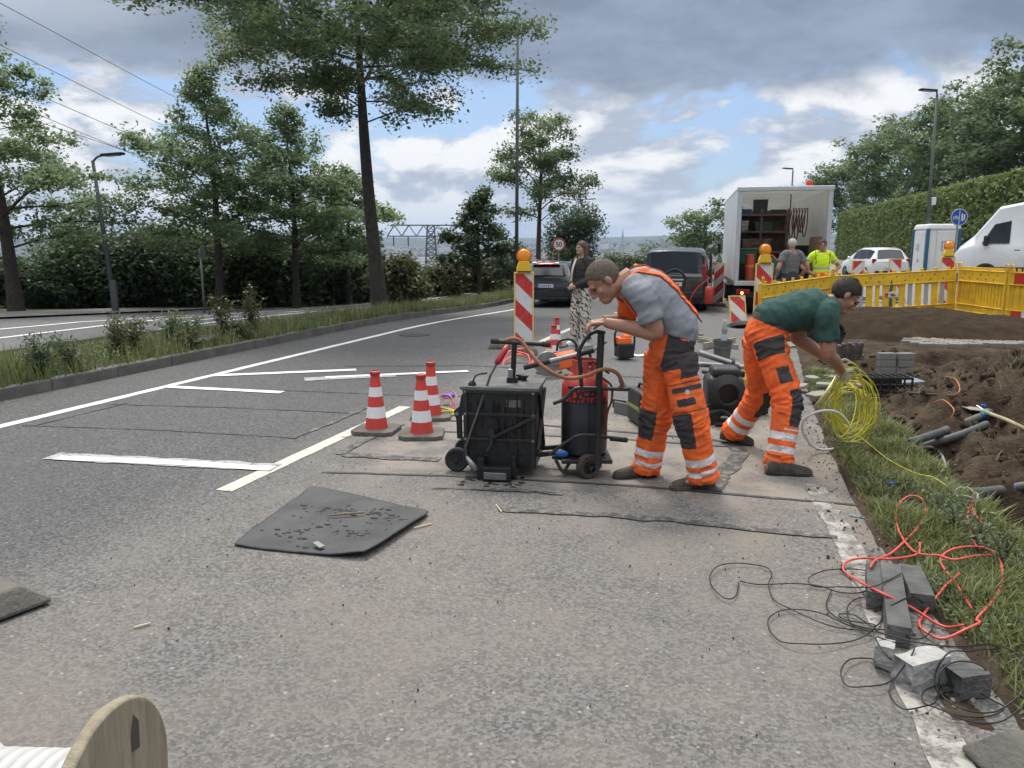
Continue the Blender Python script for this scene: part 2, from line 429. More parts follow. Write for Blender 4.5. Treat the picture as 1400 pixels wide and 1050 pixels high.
# ---- far country: the ground falls to a valley with a town, wooded hills behind
def far_z(r, az):
    K = [(0, -.7), (40, -1.2), (60, -3.0), (100, -7.5), (160, -14), (300, -24), (700, -34), (1500, -40), (2600, -32), (3600, -8), (4700, 42), (5600, 84), (6800, 95), (9000, 60)]
    for (a, b), (c, d) in zip(K, K[1:]):
        if a <= r <= c:
            t = (r-a)/(c-a); z = b+(d-b)*t; break
    else: z = 40
    if r > 900:
        k = min(1, (r-900)/3000); x, y = r*math.sin(az), r*math.cos(az)
        z += k*(26*fbm(x, y, .0006, 4)+14*math.sin(az*9+1))
        if r > 3900: z += 16*math.sin((az+.35)*5)
    return z
def ground_mat():
    m = mat('far_country', (.055, .065, .032), .95, .35, .004); nt = m.node_tree; N = nt.nodes.new; L = nt.links.new; b = nt.nodes['Principled BSDF']
    tc = N('ShaderNodeTexCoord'); n = N('ShaderNodeTexNoise'); n.inputs['Scale'].default_value = .0035; n.inputs['Detail'].default_value = 6; L(tc.outputs['Object'], n.inputs['Vector'])
    r = N('ShaderNodeValToRGB'); e = r.color_ramp.elements; e[0].position = .42; e[0].color = (.016, .028, .014, 1); e[1].position = .66; e[1].color = (.075, .085, .045, 1)
    L(n.outputs[0], r.inputs[0]); L(r.outputs[0], b.inputs['Base Color']); return m
b = MB(); RS = [0, 20, 40, 50, 60, 80, 100, 130, 160, 220, 300, 450, 700, 1000, 1300, 1600, 2000, 2400, 2800, 3200, 3600, 4000, 4300, 4600, 4900, 5200, 5500, 5800, 6200, 6800, 7600, 9000]
NA = 220
for r_ in RS:
    for k in range(NA):
        az = -math.pi+2*math.pi*k/NA; b.v.append((r_*math.sin(az), r_*math.cos(az), far_z(r_, az)))
for i in range(len(RS)-1):
    for k in range(NA):
        q = (k+1) % NA; b.f.append((i*NA+k, i*NA+q, (i+1)*NA+q, (i+1)*NA+k)); b.m.append(0)
b.build('ground', ground_mat(), smooth=True)['kind'] = 'structure'

# the town in the valley: far too many to count, one mass
CITY = [mat('town_pale', (.55, .54, .52), .8), mat('town_roof', (.28, .15, .11), .8), mat('town_grey', (.30, .30, .31), .8), mat('town_tree', (.03, .048, .022), .9)]
b = MB(); rr = random.Random(4)
for i in range(5200):
    az = R(rr.uniform(-42, 16)); r_ = 700+3500*rr.random()**.8
    x, y = r_*math.sin(az), r_*math.cos(az); z = far_z(r_, az)
    if i % 2: b.ell((x, y, z+4), (rr.uniform(8, 30), rr.uniform(8, 30), rr.uniform(6, 13)), 6, 4, 3); continue
    big = rr.random() < .18
    w, d, h = (rr.uniform(25, 70), rr.uniform(15, 40), rr.uniform(8, 22)) if big else (rr.uniform(8, 20), rr.uniform(8, 14), rr.uniform(6, 13))
    a = rr.uniform(0, 3); mi = rr.choice((0, 0, 2))
    b.box((x, y, z+h/2-2), (w, d, h+4), mi, (0, 0, a))
    if not big:
        T = Matrix.Translation((x, y, z+h)) @ Matrix.Rotation(a, 4, 'Z')
        b.prism([(-w/2-.3, -d/2-.4, 0), (-w/2-.3, d/2+.4, 0), (-w/2-.3, 0, d*.45)], (w+.6, 0, 0), 1, T)
b.build('town', CITY)['kind'] = 'stuff'
for u, w, h, lab in ((851, 13, 70, 'distant grey church tower with pointed spire rising from the valley town'), (908, 26, 62, 'distant broad twin-topped tower block standing in the valley town behind the van')):
    az = math.atan2(*ray(u, 335)[0].xy); r_ = 2300; x, y = r_*math.sin(az), r_*math.cos(az); z = far_z(r_, az)-2
    t = thing('church_tower' if w < 20 else 'tower_block', lab, 'tower', (x, y, z))
    if w < 20:
        MB().box((0, 0, h*.35), (w, w, h*.7)).build('tower_shaft', CITY[2], t)
        MB().lathe([(w*.72, h*.7), (w*.3, h*.95), (.3, h*1.35)], 8).build('spire', CITY[2], t)
    else:
        b = MB(); b.box((-w*.27, 0, h/2), (w*.44, w*.5, h)); b.box((w*.27, 0, h*.48), (w*.44, w*.5, h*.96)); b.build('block', CITY[2], t)
        MB().box((0, 0, h*.4), (w*.12, w*.4, h*.8)).build('stair_core', CITY[0], t)

# ---- painted markings, sheets a few millimetres proud of the asphalt
def paint_mat(name, col, wear, under=(.128, .126, .124), sc=9):
    m = mat(name, col, .75, .06, 8); nt = m.node_tree; N = nt.nodes.new; L = nt.links.new; b = nt.nodes['Principled BSDF']
    tc = N('ShaderNodeTexCoord'); n = N('ShaderNodeTexNoise'); n.inputs['Scale'].default_value = sc; n.inputs['Detail'].default_value = 9; n.inputs['Roughness'].default_value = .75
    L(tc.outputs['Object'], n.inputs['Vector']); r = N('ShaderNodeMapRange'); r.inputs[1].default_value = wear-.05; r.inputs[2].default_value = wear+.05; L(n.outputs[0], r.inputs[0])
    v = N('ShaderNodeTexVoronoi'); v.inputs['Scale'].default_value = 90; L(tc.outputs['Object'], v.inputs['Vector'])
    sp = N('ShaderNodeSeparateColor'); L(v.outputs['Color'], sp.inputs[0])
    un = N('ShaderNodeMix'); un.data_type = 'RGBA'; L(sp.outputs[0], un.inputs[0]); un.inputs[6].default_value = (*[c*.6 for c in under], 1); un.inputs[7].default_value = (*[c*1.4 for c in under], 1)
    mx = N('ShaderNodeMix'); mx.data_type = 'RGBA'; L(r.outputs[0], mx.inputs[0])
    old = b.inputs['Base Color'].links[0].from_socket; L(un.outputs[2], mx.inputs[7]); L(old, mx.inputs[6]); L(mx.outputs[2], b.inputs['Base Color']); return m
PW = paint_mat('fresh_white_paint', (.74, .74, .72), .72); PE = paint_mat('edge_line_paint', (.60, .60, .58), .66); PO = paint_mat('old_cream_paint', (.52, .49, .42), .62); PX = paint_mat('worn_paint', (.36, .345, .31), .47, (.16, .145, .128), 8)
PS = paint_mat('primer_haze', (.36, .36, .355), .56, sc=14)
TAR = paint_mat('tar_seal', (.038, .038, .040), .585, (.125, .122, .12), 11); TRF = paint_mat('trench_fill', (.048, .048, .049), .53, (.17, .152, .13), 12)
def strip(name, pts, w, m, lift=.004, ragged=0.0, zf=None, n=None):
    """ribbon on the ground along pts (x, y); w one width or one per end"""
    P = [Vector((p[0], p[1])) for p in pts]; L_ = [0]
    for a, c in zip(P, P[1:]): L_.append(L_[-1]+(c-a).length)
    n = n or max(2, int(L_[-1]/(.06 if ragged else .8))); b = MB(); seed = random.uniform(0, 99)
    for i in range(n+1):
        s = L_[-1]*i/n; k = max(j for j in range(len(P)-1) if L_[j] <= s+1e-6); t = (s-L_[k])/(L_[k+1]-L_[k])
        p = P[k].lerp(P[k+1], t); d = (P[k+1]-P[k]).normalized(); q = Vector((-d.y, d.x)); ww = w if not isinstance(w, tuple) else w[0]+(w[1]-w[0])*i/n
        for sgn in (-1, 1):
            e = p+q*sgn*(ww/2+ragged*nz(s*5, seed+sgn*9)+.5*ragged*nz(s*19, seed+sgn*5)); b.v.append((e.x, e.y, (zf or (lambda x, y: drop(y)))(e.x, e.y)+lift))
        if i: a = 2*i; b.f.append((a-2, a, a+1, a-1)); b.m.append(0)
    o = b.build(name, m); o['kind'] = 'structure'; return o
def S(name, px, w, m, lift=.004, ragged=0.0): return strip(name, [gp(*q).xy for q in px], w, m, lift, ragged)
strip('edge_line', [(-6.42, -5), (-6.40, 6), (-6.36, 60)], .13, PE, ragged=.012)
for y0 in (4.27, 13.2, 22.2, 31): strip('lane_line', [(-3.24+.005*y0, y0), (-3.2+.005*y0, y0+2.95)], .125, PO, ragged=.008)
strip('right_edge_line', [(.80, -2), (.745, 2.6), (.70, 4.2), (.625, 5.5)], .135, PX, ragged=.02)
S('transverse_mark', [(78, 627), (225, 633), (372, 642)], .115, PW, .0095, .012); S('primer_mark', [(70, 624), (378, 640)], .2, PS, .0065, .03)
S('transverse_mark', [(222, 529), (386, 537)], .13, PW, .008, .012)
S('transverse_mark', [(290, 514), (487, 506)], .16, PW, .008, .014)
S('transverse_mark', [(445, 516.5), (640, 508)], .13, PW, .0095, .012); S('primer_mark', [(416, 519), (540, 513)], .26, PS, .0065, .03)
# saw cuts and sealed joints
for px, w in (([(30, 582), (210, 588), (400, 599)], .018), ([(150, 553), (330, 558), (520, 567)], .020), ([(386, 534), (560, 541), (660, 543)], .02), ([(44, 583), (176, 551)], .018),
              ([(470, 501), (640, 500), (700, 503)], .035), ([(440, 646), (640, 652), (870, 665), (1205, 694)], .035), ([(560, 574), (700, 578), (960, 600), (1030, 610)], .05), ([(600, 590), (840, 600), (1010, 612)], .03), ([(850, 515), (1000, 520)], .05)):
    S('sealed_joint', px, w, TAR, .005, .016)
for px, w in (([(682, 696), (900, 710), (1145, 736)], .07), ([(470, 622), (600, 630)], .10), ([(462, 622), (505, 600), (545, 580)], .09), ([(400, 600), (450, 580), (505, 556)], .05), ([(590, 668), (700, 671), (770, 676)], .03),
              ([(975, 672), (1010, 620), (1000, 598)], .12)):
    S('trench_patch', px, w, TRF, .007, .035)
strip('blue_mark', [gp(1160, 705).xy, gp(1186, 710).xy], .025, mat('blue_spray', (.10, .22, .42), .8, .4, 30), .009, .018)
# opposite carriageway
for pts, w in (([(-11.15, 2), (-11.15, 60)], .13), ([(-12.9, 2), (-12.9, 17), (-12.7, 30), (-12.5, 60)], .14), ([(-15.6, 6), (-14.2, 13), (-12.95, 22)], .14), ([(-15.0, 4), (-15.2, 11)], .14)):
    strip('opposite_line', pts, w, PW, .008, .012, left_z)
for y0 in (14.5, 19, 28, 36): strip('opposite_dash', [(-11.9, y0), (-11.9, y0+2.4)], .12, PW, .008, .01, left_z)
# manhole
mh = gp(567, 458); b = MB(); b.lathe([(.30, 0), (.30, .006), (.27, .008), (0.0, .008)], 24); t = b.build('manhole_cover', mat('cast_iron', (.04, .04, .042), .6, .3, 20, .4), None)
t.location = (mh.x, mh.y, drop(mh.y)+.003); tag(t, 'round iron manhole cover set flush in the far left lane', 'manhole cover')

# ------------------------------------------------------------------ the dug-up verge
SOIL = mat('dug_soil', (.050, .036, .025), .95, .5, 4, 1.0, 26, dirt=(.115, .088, .062), dirt_scale=3.0, dirt_amt=.75, spec=.08)
SAND = mat('sand_bed', (.21, .165, .11), .95, .25, 4, .6, 40, dirt=(.10, .075, .05), dirt_amt=.6)
def gauss(x, y, cx, cy, sx, sy): return math.exp(-((x-cx)/sx)**2-((y-cy)/sy)**2)
def grass_edge(y):          # where the grass stops and the trench begins
    k = [(-2, 1.9), (3, 1.75), (4.6, 1.58), (5.4, 1.55), (6.5, 1.48), (7.5, 1.40), (9.5, 1.22), (12, 1.25), (15, 1.3)]
    for (a, b_), (c, d) in zip(k, k[1:]):
        if a <= y <= c: return b_+(d-b_)*(y-a)/(c-a)
    return 1.4
def soil_z(x, y):
    z = right_z(x, y); g = grass_edge(y)+.06*nz(0, y*2.5, 1)
    t = sm((x-g)/.28)*(1-sm((x-g-.85)/.45))
    z -= t*(.70*sm((6.4-y)/1.2)+.26*sm((8.6-y)/1.5)*sm((y-5)/1))*sm((10-y)/1)
    z += .62*gauss(x, y, 3.3, 6.2, .95, 1.5)+.50*gauss(x, y, 2.9, 8.3, .8, .9)+.34*gauss(x, y, 4.6, 8.6, 1.0, 1.5)+.34*gauss(x, y, 3.0, 4.4, .6, .9)
    z += .12*gauss(x, y, 1.95, 7.8, .5, .7)
    # cut bank below the cobbles
    z -= .16*sm((12.4-y+.25*(x-3))/.18)*sm((x-2.0)/.4)*sm((y-9)/.9)
    a = .02+.15*sm((x-g)/.5)*sm((12.6-y)/.5)
    z += a*fbm(x, y, 2.6, 5, 3)+.35*a*abs(fbm(x, y, 7, 3, 5))
    if x < g: z += .015+.03*nz(x*3, y*3)
    return z+.006*sm((x-asp_edge(y))/.1) if x > asp_edge(y) else z-.03
xs = lin(.80, 2.6, 60)+lin(2.6, 7.5, 70)[1:]
sheet('dug_ground', xs, lin(1.0, 14.6, 300), soil_z, [SOIL])
bpy.data.objects['dug_ground'].data.materials.clear(); bpy.data.objects['dug_ground'].data.materials.append(SOIL)
hp = at(1252, 470, 13.3); HX, HY, HA = hp.x-.05, hp.y+.25, R(-15); HZ = right_z(HX, HY)
def heap_ground(x, y): return right_z(HX+x*math.cos(HA)-y*math.sin(HA), HY+x*math.sin(HA)+y*math.cos(HA))-HZ
def heap_z(u, v):
    x, y = (u-.5)*5.6, (v-.5)*3.3; q = math.sqrt((x/2.75)**2+(y/1.6)**2)
    h = .44*max(0, 1-q**2.2)
    h += (.05*fbm(x, y, 1.5, 4)+.022*fbm(x, y, 6, 3, 2))*min(1, max(0, 1.15-q)*4)
    return Vector((x, y, max(-.12, h-.06*sm((q-.98)/.1))+heap_ground(x, y)))
# stones and clods lying about
b = MB(); rr = random.Random(3)
def rock(b, c, r, rr, mi=0):
    M = Euler((rr.uniform(0, 6), rr.uniform(0, 6), rr.uniform(0, 6))).to_matrix().to_4x4(); o = len(b.v)
    b.ell((0, 0, 0), (r, r*rr.uniform(.6, .9), r*rr.uniform(.45, .8)), 7, 5, mi)
    for i in range(o, len(b.v)):
        p = Vector(b.v[i]); p *= 1+.35*mnoise.noise(p/r*1.3+Vector(c)*9); b.v[i] = tuple(M @ p+Vector(c))
for i in range(4200):
    y = rr.uniform(3.2, 12); x = grass_edge(y)+rr.random()**1.3*3.6+.05; r_ = .007+.050*rr.random()**5
    rock(b, (x, y, soil_z(x, y)+r_*.3), r_, rr, 1 if (r_ < .02 and rr.random() < .2) else 0)
for i in range(500):
    y = rr.uniform(2.6, 8.5); x = asp_edge(y)+rr.gauss(-.05, .16); r_ = .004+.008*rr.random()**2
    rock(b, (x, y, (soil_z(x, y) if x > asp_edge(y) else .004)+r_*.4), r_, rr, rr.choice((0, 1, 1)))
for i in range(700):
    x, y = rr.uniform(-3.2, .9), rr.uniform(2.2, 7.5); r_ = .002+.0045*rr.random()**2
    rock(b, (x, y, .004+r_*.4), r_, rr, rr.choice((0, 1, 0)))
for i in range(1500):
    u_, v_ = rr.random(), rr.random(); x_, y_ = (u_-.5)*5.6, (v_-.5)*3.3; q_ = math.sqrt((x_/2.75)**2+(y_/1.6)**2)
    if q_ > 1.1: continue
    X_, Y_ = HX+x_*math.cos(HA)-y_*math.sin(HA), HY+x_*math.sin(HA)+y_*math.cos(HA); r_ = .004+.007*rr.random()**2; rock(b, (X_, Y_, HZ+heap_z(u_, v_).z+r_*.3), r_, rr, 0)
b.build('clods_and_stones', [mat('clod', (.066, .048, .034), .95, .4, 9, .8, 60, spec=.08), mat('grit_stone', (.24, .225, .20), .9, .3, 9, .4, 60)])['kind'] = 'stuff'

# cobbled paving left standing above the cut, and its sand bed
b = MB(); rr = random.Random(8)
for j in range(30):
    y = 12.55+.125*j
    for i in range(30):
        x = 2.5+.20*i+(.1 if j % 2 else 0)
        if y > 15.3 or y < 12.75+.22*(x-3)+.18*nz(x*3, 1): continue
        if x < 2.7+.5*nz(y, 3): continue
        b.box((x, y, right_z(x, y)+.035+rr.uniform(-.006, .006)), (.185, .112, .08), 0, (rr.uniform(-.03, .03), rr.uniform(-.03, .03), rr.uniform(-.05, .05)))
b.build('cobble_paving', mat('cobble', (.23, .215, .185), .9, .3, 3, .5, 40, dirt=(.14, .115, .085), dirt_amt=.8), bevel=.012)['kind'] = 'structure'
t = MB().grid(heap_z, 110, 70).build('soil_heap', mat('heap_soil', (.046, .032, .020), .97, .3, 5, 1.0, 45, dirt=(.028, .019, .011), dirt_scale=9, spec=.08), smooth=True)
t.location = (HX, HY, HZ); t.rotation_euler.z = HA
tag(t, 'large rounded heap of loose brown soil tipped in front of the yellow barriers', 'soil heap')

# ================================================================== VEGETATION
LEAF_OAK = leaf_mat('leaf_oak', (.055, .088, .048), (.160, .225, .105), .48)
LEAF_MAPLE = leaf_mat('leaf_maple', (.075, .118, .064), (.185, .265, .125), .52)
LEAF_DARK = leaf_mat('leaf_dark', (.026, .046, .026), (.082, .122, .055), .33)
LEAF_HEDGE = leaf_mat('leaf_hedge', (.060, .092, .032), (.165, .220, .075), .4, .9)
LEAF_GREY = leaf_mat('leaf_greygreen', (.055, .080, .048), (.15, .20, .11), .25)
LEAF_OLIVE = leaf_mat('leaf_olive', (.035, .045, .018), (.135, .145, .062), .25, 1.2)
BARK = mat('bark', (.055, .045, .036), .95, .4, 9, .9, 30, dirt=(.09, .08, .065))
BARKD = mat('bark_dark', (.040, .034, .028), .95, .4, 9, .9, 30)

def leaf_cloud(C, size, rng, flat=.5, tone=None, aspect=.62, droop=.0):
    """pointed four-cornered leaves, folded along the rib, at the points C (n,3)"""
    n = len(C)
    d = rng.normal(size=(n, 3)); d[:, 2] = d[:, 2]*flat-droop; d /= np.linalg.norm(d, axis=1)[:, None]+1e-9
    up = rng.normal(size=(n, 3))*.55+np.array([0, 0, 1.0]); s = np.cross(d, up); s /= np.linalg.norm(s, axis=1)[:, None]+1e-9
    nn = np.cross(s, d)
    L = size*(.6+.8*rng.random(n))[:, None]; W = L*aspect*.5
    p0 = C-d*L*.5; p2 = C+d*L*.5; m_ = C+nn*L*.10-d*L*.06
    V = np.stack([p0, m_+s*W, p2, m_-s*W], axis=1).reshape(-1, 3)
    F = np.arange(4*n).reshape(n, 4)
    if tone is None: tone = rng.random(n)
    return V, F, np.repeat(tone, 4)

def tree(name, label, cat, loc, H, clear, crown_r, profile, nlimb, nleaf, leaf, lsize, trunk_r, group=None, lean=(0, 0), seed=1, bark=None, clump=.34, rise=.25, parts=True, squash=.45, crook=.1):
    """tapered trunk with limbs; leaves gathered in flattened sprays along the limbs"""
    rr = random.Random(seed); rng = np.random.default_rng(seed)
    t = thing(name, label, cat, loc, 0, group)
    b = MB(); P = []
    ph = rr.uniform(0, 6)
    for i in range(9):
        f = i/8; P.append(Vector((lean[0]*f+crook*math.sin(f*5+ph)*f, lean[1]*f+crook*math.cos(f*4+ph)*f, f*H*.96)))
    T = catmull(P, 4)
    b.tube([T[0]-Vector((0, 0, .3))]+T, [trunk_r*1.5, trunk_r*1.05, trunk_r*.92, trunk_r*.8, trunk_r*.62, trunk_r*.4, trunk_r*.2, trunk_r*.06], 12)
    def tp(z): f = min(.999, z/(H*.96))*(len(T)-1); i = int(f); return T[i].lerp(T[i+1], f-i)
    pts = []; tones = []
    for k in range(nlimb):
        f = (k+.5)/nlimb; f = f**.92; z0 = clear+(H*.97-clear)*f
        a = k*2.39996+rr.uniform(-.4, .4); rad = crown_r*profile(f)*rr.uniform(.72, 1.15)
        s = tp(z0*.985); dirv = Vector((math.cos(a), math.sin(a), 0)); up = rise*rr.uniform(.3, 1.6)
        mid = s+dirv*rad*.5+Vector((0, 0, up*rad*.62)); end = s+dirv*rad+Vector((rr.uniform(-.2, .2), rr.uniform(-.2, .2), up*rad*.7))
        lim = catmull([s, mid, end], 5)
        r0 = trunk_r*.30*(1-f*.72)*max(.45, rad/crown_r)
        b.tube(lim, [r0, r0*.65, r0*.18], 6)
        branches = [(lim, rad)]
        for q in range(max(2, int(rad*1.9))):
            g = rr.uniform(.28, .95); i = min(len(lim)-2, int(g*(len(lim)-1))); s2 = lim[i]; a2 = a+rr.choice((-1, 1))*rr.uniform(.5, 1.25)
            l2 = rad*rr.uniform(.22, .5)*(1.15-g*.5); e2 = s2+Vector((math.cos(a2)*l2, math.sin(a2)*l2, l2*rr.uniform(-.15, .5)))
            sb = [s2, s2.lerp(e2, .5)+Vector((0, 0, l2*.08)), e2]; b.tube(sb, [r0*.4, r0*.25, r0*.08], 5); branches.append((sb, l2))
        tk = rr.uniform(.15, .85)
        for br, l in branches:
            nc = max(2, int(l/(clump*.62)))
            for q in range(nc):
                g = 1-(q/nc)*.72*rr.uniform(.8, 1.1); i = min(len(br)-2, int(max(0, g)*(len(br)-1))); c = br[i].lerp(br[i+1], max(0, min(1, g*(len(br)-1)-i)))
                if rr.random() < .08: continue
                pts.append((c.x, c.y, c.z+rr.uniform(-.05, .12), clump*rr.uniform(.6, 1.25))); tones.append(min(1, max(0, tk+rr.uniform(-.3, .3))))
    top = tp(H*.96)
    for q in range(5): pts.append((top.x, top.y, top.z-q*clump*.6, clump*(.4+.12*q))); tones.append(.6)
    pts = np.array(pts); w = pts[:, 3]**2; idx = rng.choice(len(pts), nleaf, p=w/w.sum())
    g = rng.normal(size=(nleaf, 3)); g *= (np.abs(rng.normal(size=nleaf))**.6*.54/(np.linalg.norm(g, axis=1)+1e-9))[:, None]
    C = pts[idx, :3]+g*pts[idx, 3:4]*np.array([1.25, 1.25, squash*1.6])
    tone = np.clip(np.array(tones)[idx]*.6+.4*rng.random(nleaf), 0, 1)
    V, F, tn = leaf_cloud(C, lsize, rng, .55, tone)
    b.build('trunk', bark or BARK, t, smooth=True)
    np_mesh('crown', V, F, leaf, t, attr=tn)
    return t

def gl(u, v, D): p = at(u, v, D); return p
# the big oak on the median, its crown running out of the top of the picture
oak = tree('oak_tree', 'tall oak on the grassy median with bare lower trunk and wide layered crown', 'tree', (-8.98, 18.9, drop(18.9)+.15), 10.6, 4.75, 5.5,
           lambda f: .34+.66*sm(f/.30) if f < .5 else 1.0-(f-.5)*1.3, 34, 70000, LEAF_OAK, .115, .172, lean=(-.85, .3), seed=5, bark=BARKD, clump=.62, rise=.16, squash=.5, crook=.10)
def lt(name, label, u, D, H, clear, cr, n, seed, leaf=None, ls=.17, tr=.15, prof=None, nl=34, cat='tree', lean=(0, 0), clump=.42, rise=.28, group='trees along the far footway'):
    p = at(u, 420, D); z = left_z(p.x, p.y) if p.x < -10 else (med_z(p.x, p.y) if p.x < -7.5 else (drop(p.y)-.3 if p.x < 1 else right_z(p.x, p.y)))
    return tree(name, label, cat, (p.x, p.y, z), H, clear, cr, prof or (lambda f: (.70+.30*min(1, f*5)) if f < .2 else max(.10, 1.0-(f-.2)*1.22)), nl, n, leaf or LEAF_MAPLE, ls, tr, group, lean, seed, BARK, clump, rise, squash=.6)
lt('pin_oak', 'leafy tree at the left picture edge with leaning bare trunk', 22, 22, 8.4, 1.7, 3.5, 26000, 21, ls=.115, tr=.17, lean=(-.3, 0), nl=40, rise=.2)
lt('pin_oak', 'tall cone-shaped leafy tree behind the far road right of the street lamp', 302, 25, 7.7, 1.4, 3.5, 26000, 22, ls=.115, tr=.12, nl=46)
lt('pin_oak', 'slender light green tree between the cone-shaped tree and the median oak', 406, 27, 6.9, 1.3, 3.2, 22000, 23, ls=.12, tr=.11, nl=42)
lt('young_tree', 'thin young tree just left of the oak trunk', 478, 30, 5.2, 1.8, 2.1, 8000, 24, ls=.15, tr=.09, nl=24, group=None)
lt('young_tree', 'small bushy tree on the median left of the tall lamp pole', 656, 32, 4.3, .7, 1.7, 10000, 25, LEAF_DARK, .15, .09, nl=30, group=None)
lt('rounded_tree', 'round-crowned tree with dark trunk standing right of the tall lamp pole', 736, 38, 8.0, 3.1, 2.35, 12000, 26, LEAF_OAK, .15, .13, lambda f: .55+.5*math.sin(min(1, f*1.15+.12)*3.0), 28, rise=.55, group=None, clump=.55)
lt('street_tree', 'small round tree behind the rear left corner of the open truck', 960, 52, 4.6, .8, 2.5, 6000, 27, LEAF_OAK, .22, .12, lambda f: .5+.5*math.sin(f*2.6+.3), 24, rise=.5, group=None, clump=.7)
# trees behind the clipped hedge
for i, (u, D, H, cr, lab) in enumerate(((1165, 110, 11.6, 7, 'lowest of the trees behind the hedge, just right of the open truck'), (1232, 90, 14.4, 7, 'broad tree behind the hedge, left of the kerbside lamp'),
                                   (1302, 75, 15.0, 6.2, 'tall tree behind the hedge, directly right of the kerbside lamp'), (1398, 64, 15.0, 6.2, 'tallest tree behind the hedge above the white van'), (1480, 58, 14.4, 5.5, 'tree behind the hedge at the right picture edge'))):
    p = at(u, 342, D)
    tree('broadleaf_tree', lab, 'tree', (p.x, p.y, .3), H, 3.0, cr, lambda f: .62+.42*math.sin(min(1, f*1.1+.1)*3.0), 44, 17000, LEAF_OAK, .36, .25, 'trees behind the hedge', seed=40+i, clump=.95, rise=.6, squash=.6)

def bush(name, label, cat, p, w, d, h, n, leaf, ls, seed, group=None, lobes=9, stems=True):
    rr = random.Random(seed); rng = np.random.default_rng(seed); t = thing(name, label, cat, p, rr.uniform(0, 6), group)
    cs = []
    for k in range(lobes):
        a = rr.uniform(0, 6.28); q = rr.random()**.6; z = rr.uniform(.2, .95); s = math.sqrt(max(.08, 1-(z*.9)**2))
        cs.append((math.cos(a)*q*w*.5*s, math.sin(a)*q*d*.5*s, z*h*.82, rr.uniform(.22, .36)*min(w, h*1.2), rr.random()))
    cs.append((0, 0, h*.3, .42*min(w, h), .4)); cs.append((0, 0, h*.62, .34*min(w, h), .5)); cs = np.array(cs)
    idx = rng.choice(len(cs), n, p=cs[:, 3]**2/(cs[:, 3]**2).sum()); g = rng.normal(size=(n, 3)); g /= np.linalg.norm(g, axis=1)[:, None]
    g *= (rng.random(n)**.35*(1+.12*rng.normal(size=n)))[:, None]
    C = cs[idx, :3]+g*cs[idx, 3:4]*np.array([1, 1, .9]); C[:, 2] = np.abs(C[:, 2])+.02
    V, F, tn = leaf_cloud(C, ls, rng, .7, np.clip(cs[idx, 4]*.55+.45*rng.random(n), 0, 1)); np_mesh('foliage', V, F, leaf, t, attr=tn)
    if stems:
        b = MB()
        for k in range(6): c = cs[rr.randrange(len(cs))]; b.tube(catmull([(rr.uniform(-.1, .1), rr.uniform(-.1, .1), -.1), (c[0]*.4, c[1]*.4, c[2]*.5), c[:3]], 4), [.05*h/3, .03*h/3, .008], 6)
        b.build('stem', BARKD, t)
    return t
# bank of shrubs behind the far footway: one shrub beside the other
SH = [(-40, 26, 5, 3.4, 1.9), (35, 25, 3.4, 3, 1.5), (95, 26, 4.2, 3, 2.7), (128, 28, 4, 3, 3.2), (165, 27, 4.2, 3, 2.7), (205, 27, 4.2, 3, 2.9), (250, 28, 4.4, 3, 3.1), (290, 29, 4.2, 3, 2.7), (335, 29, 4.4, 3, 2.9), (378, 30, 4.4, 3, 2.8), (425, 31, 4.6, 3, 3.1),
      (468, 32, 4.2, 3, 3.0), (505, 33, 4.2, 3, 2.6), (545, 36, 5.0, 4, 1.9), (590, 40, 5.0, 4, 1.5), (628, 45, 5, 4, 1.7)]
near = ['left picture edge', 'trunk of the leftmost tree', 'gap left of the far street lamp', 'far street lamp, tallest', 'foot of the far street lamp', 'gap between lamp and sign post', 'thin bare sign post', 'trunk of the cone-shaped tree', 'trees gap right of it',
        'trunk of the slender tree', 'gap before the round speed sign', 'round speed sign across the far road', 'left side of the oak trunk', 'right side of the oak trunk', 'pylon, lower and brighter', 'small bushy median tree']
for i, (u, D, w, d, h) in enumerate(SH):
    p = at(u, 415, D); z = left_z(p.x, p.y) if p.x < -10 else drop(p.y)-.3
    bush('shrub', 'dark leafy shrub in the roadside thicket by the '+near[i], 'shrub', (p.x, p.y, z-.15), w, d, h, 7500, (LEAF_DARK, LEAF_DARK, LEAF_OAK, LEAF_DARK)[i % 4], .17, 60+i, 'shrubs of the roadside thicket', 12)
p = at(786, 415, 52); bush('ivy_mound', 'dark green dome of ivy-covered bush behind the speed sign and woman', 'bush', (p.x, p.y, drop(p.y)-.3), 3.9, 3.4, 5.7, 11000, LEAF_DARK, .2, 90, None, 16)
for i, (u, D, w, h, lf, lab) in enumerate(((545, 24, 1.7, 1.7, LEAF_OLIVE, 'pale shaggy bush growing at the right of the oak trunk'), (655, 36, 3.4, 1.9, LEAF_OLIVE, 'low olive bush on the median beneath the small tree'), (690, 42, 3.6, 2.7, LEAF_DARK, 'dark bush on the median at the tall lamp pole'),
                                           (600, 33, 3.2, 1.7, LEAF_OLIVE, 'low spreading olive bush on the median below the pylon'), (868, 62, 4.4, 2.2, LEAF_GREY, 'grey green bush left of the dark van beyond the road end'), (905, 70, 6, 2.9, LEAF_GREY, 'pale bush seen over the roof of the dark van'),
                                           (842, 75, 5, 1.8, LEAF_OAK, 'low green bush beyond the road end right of the woman'))):
    p = at(u, 415, D); z = med_z(p.x, p.y)-.05 if -10.6 < p.x < -7.6 else drop(p.y)-.4
    bush('roadside_bush', lab, 'bush', (p.x, p.y, z), w, w*.8, h, 4200, lf, .15 if D < 30 else .2, 100+i, None, 10)

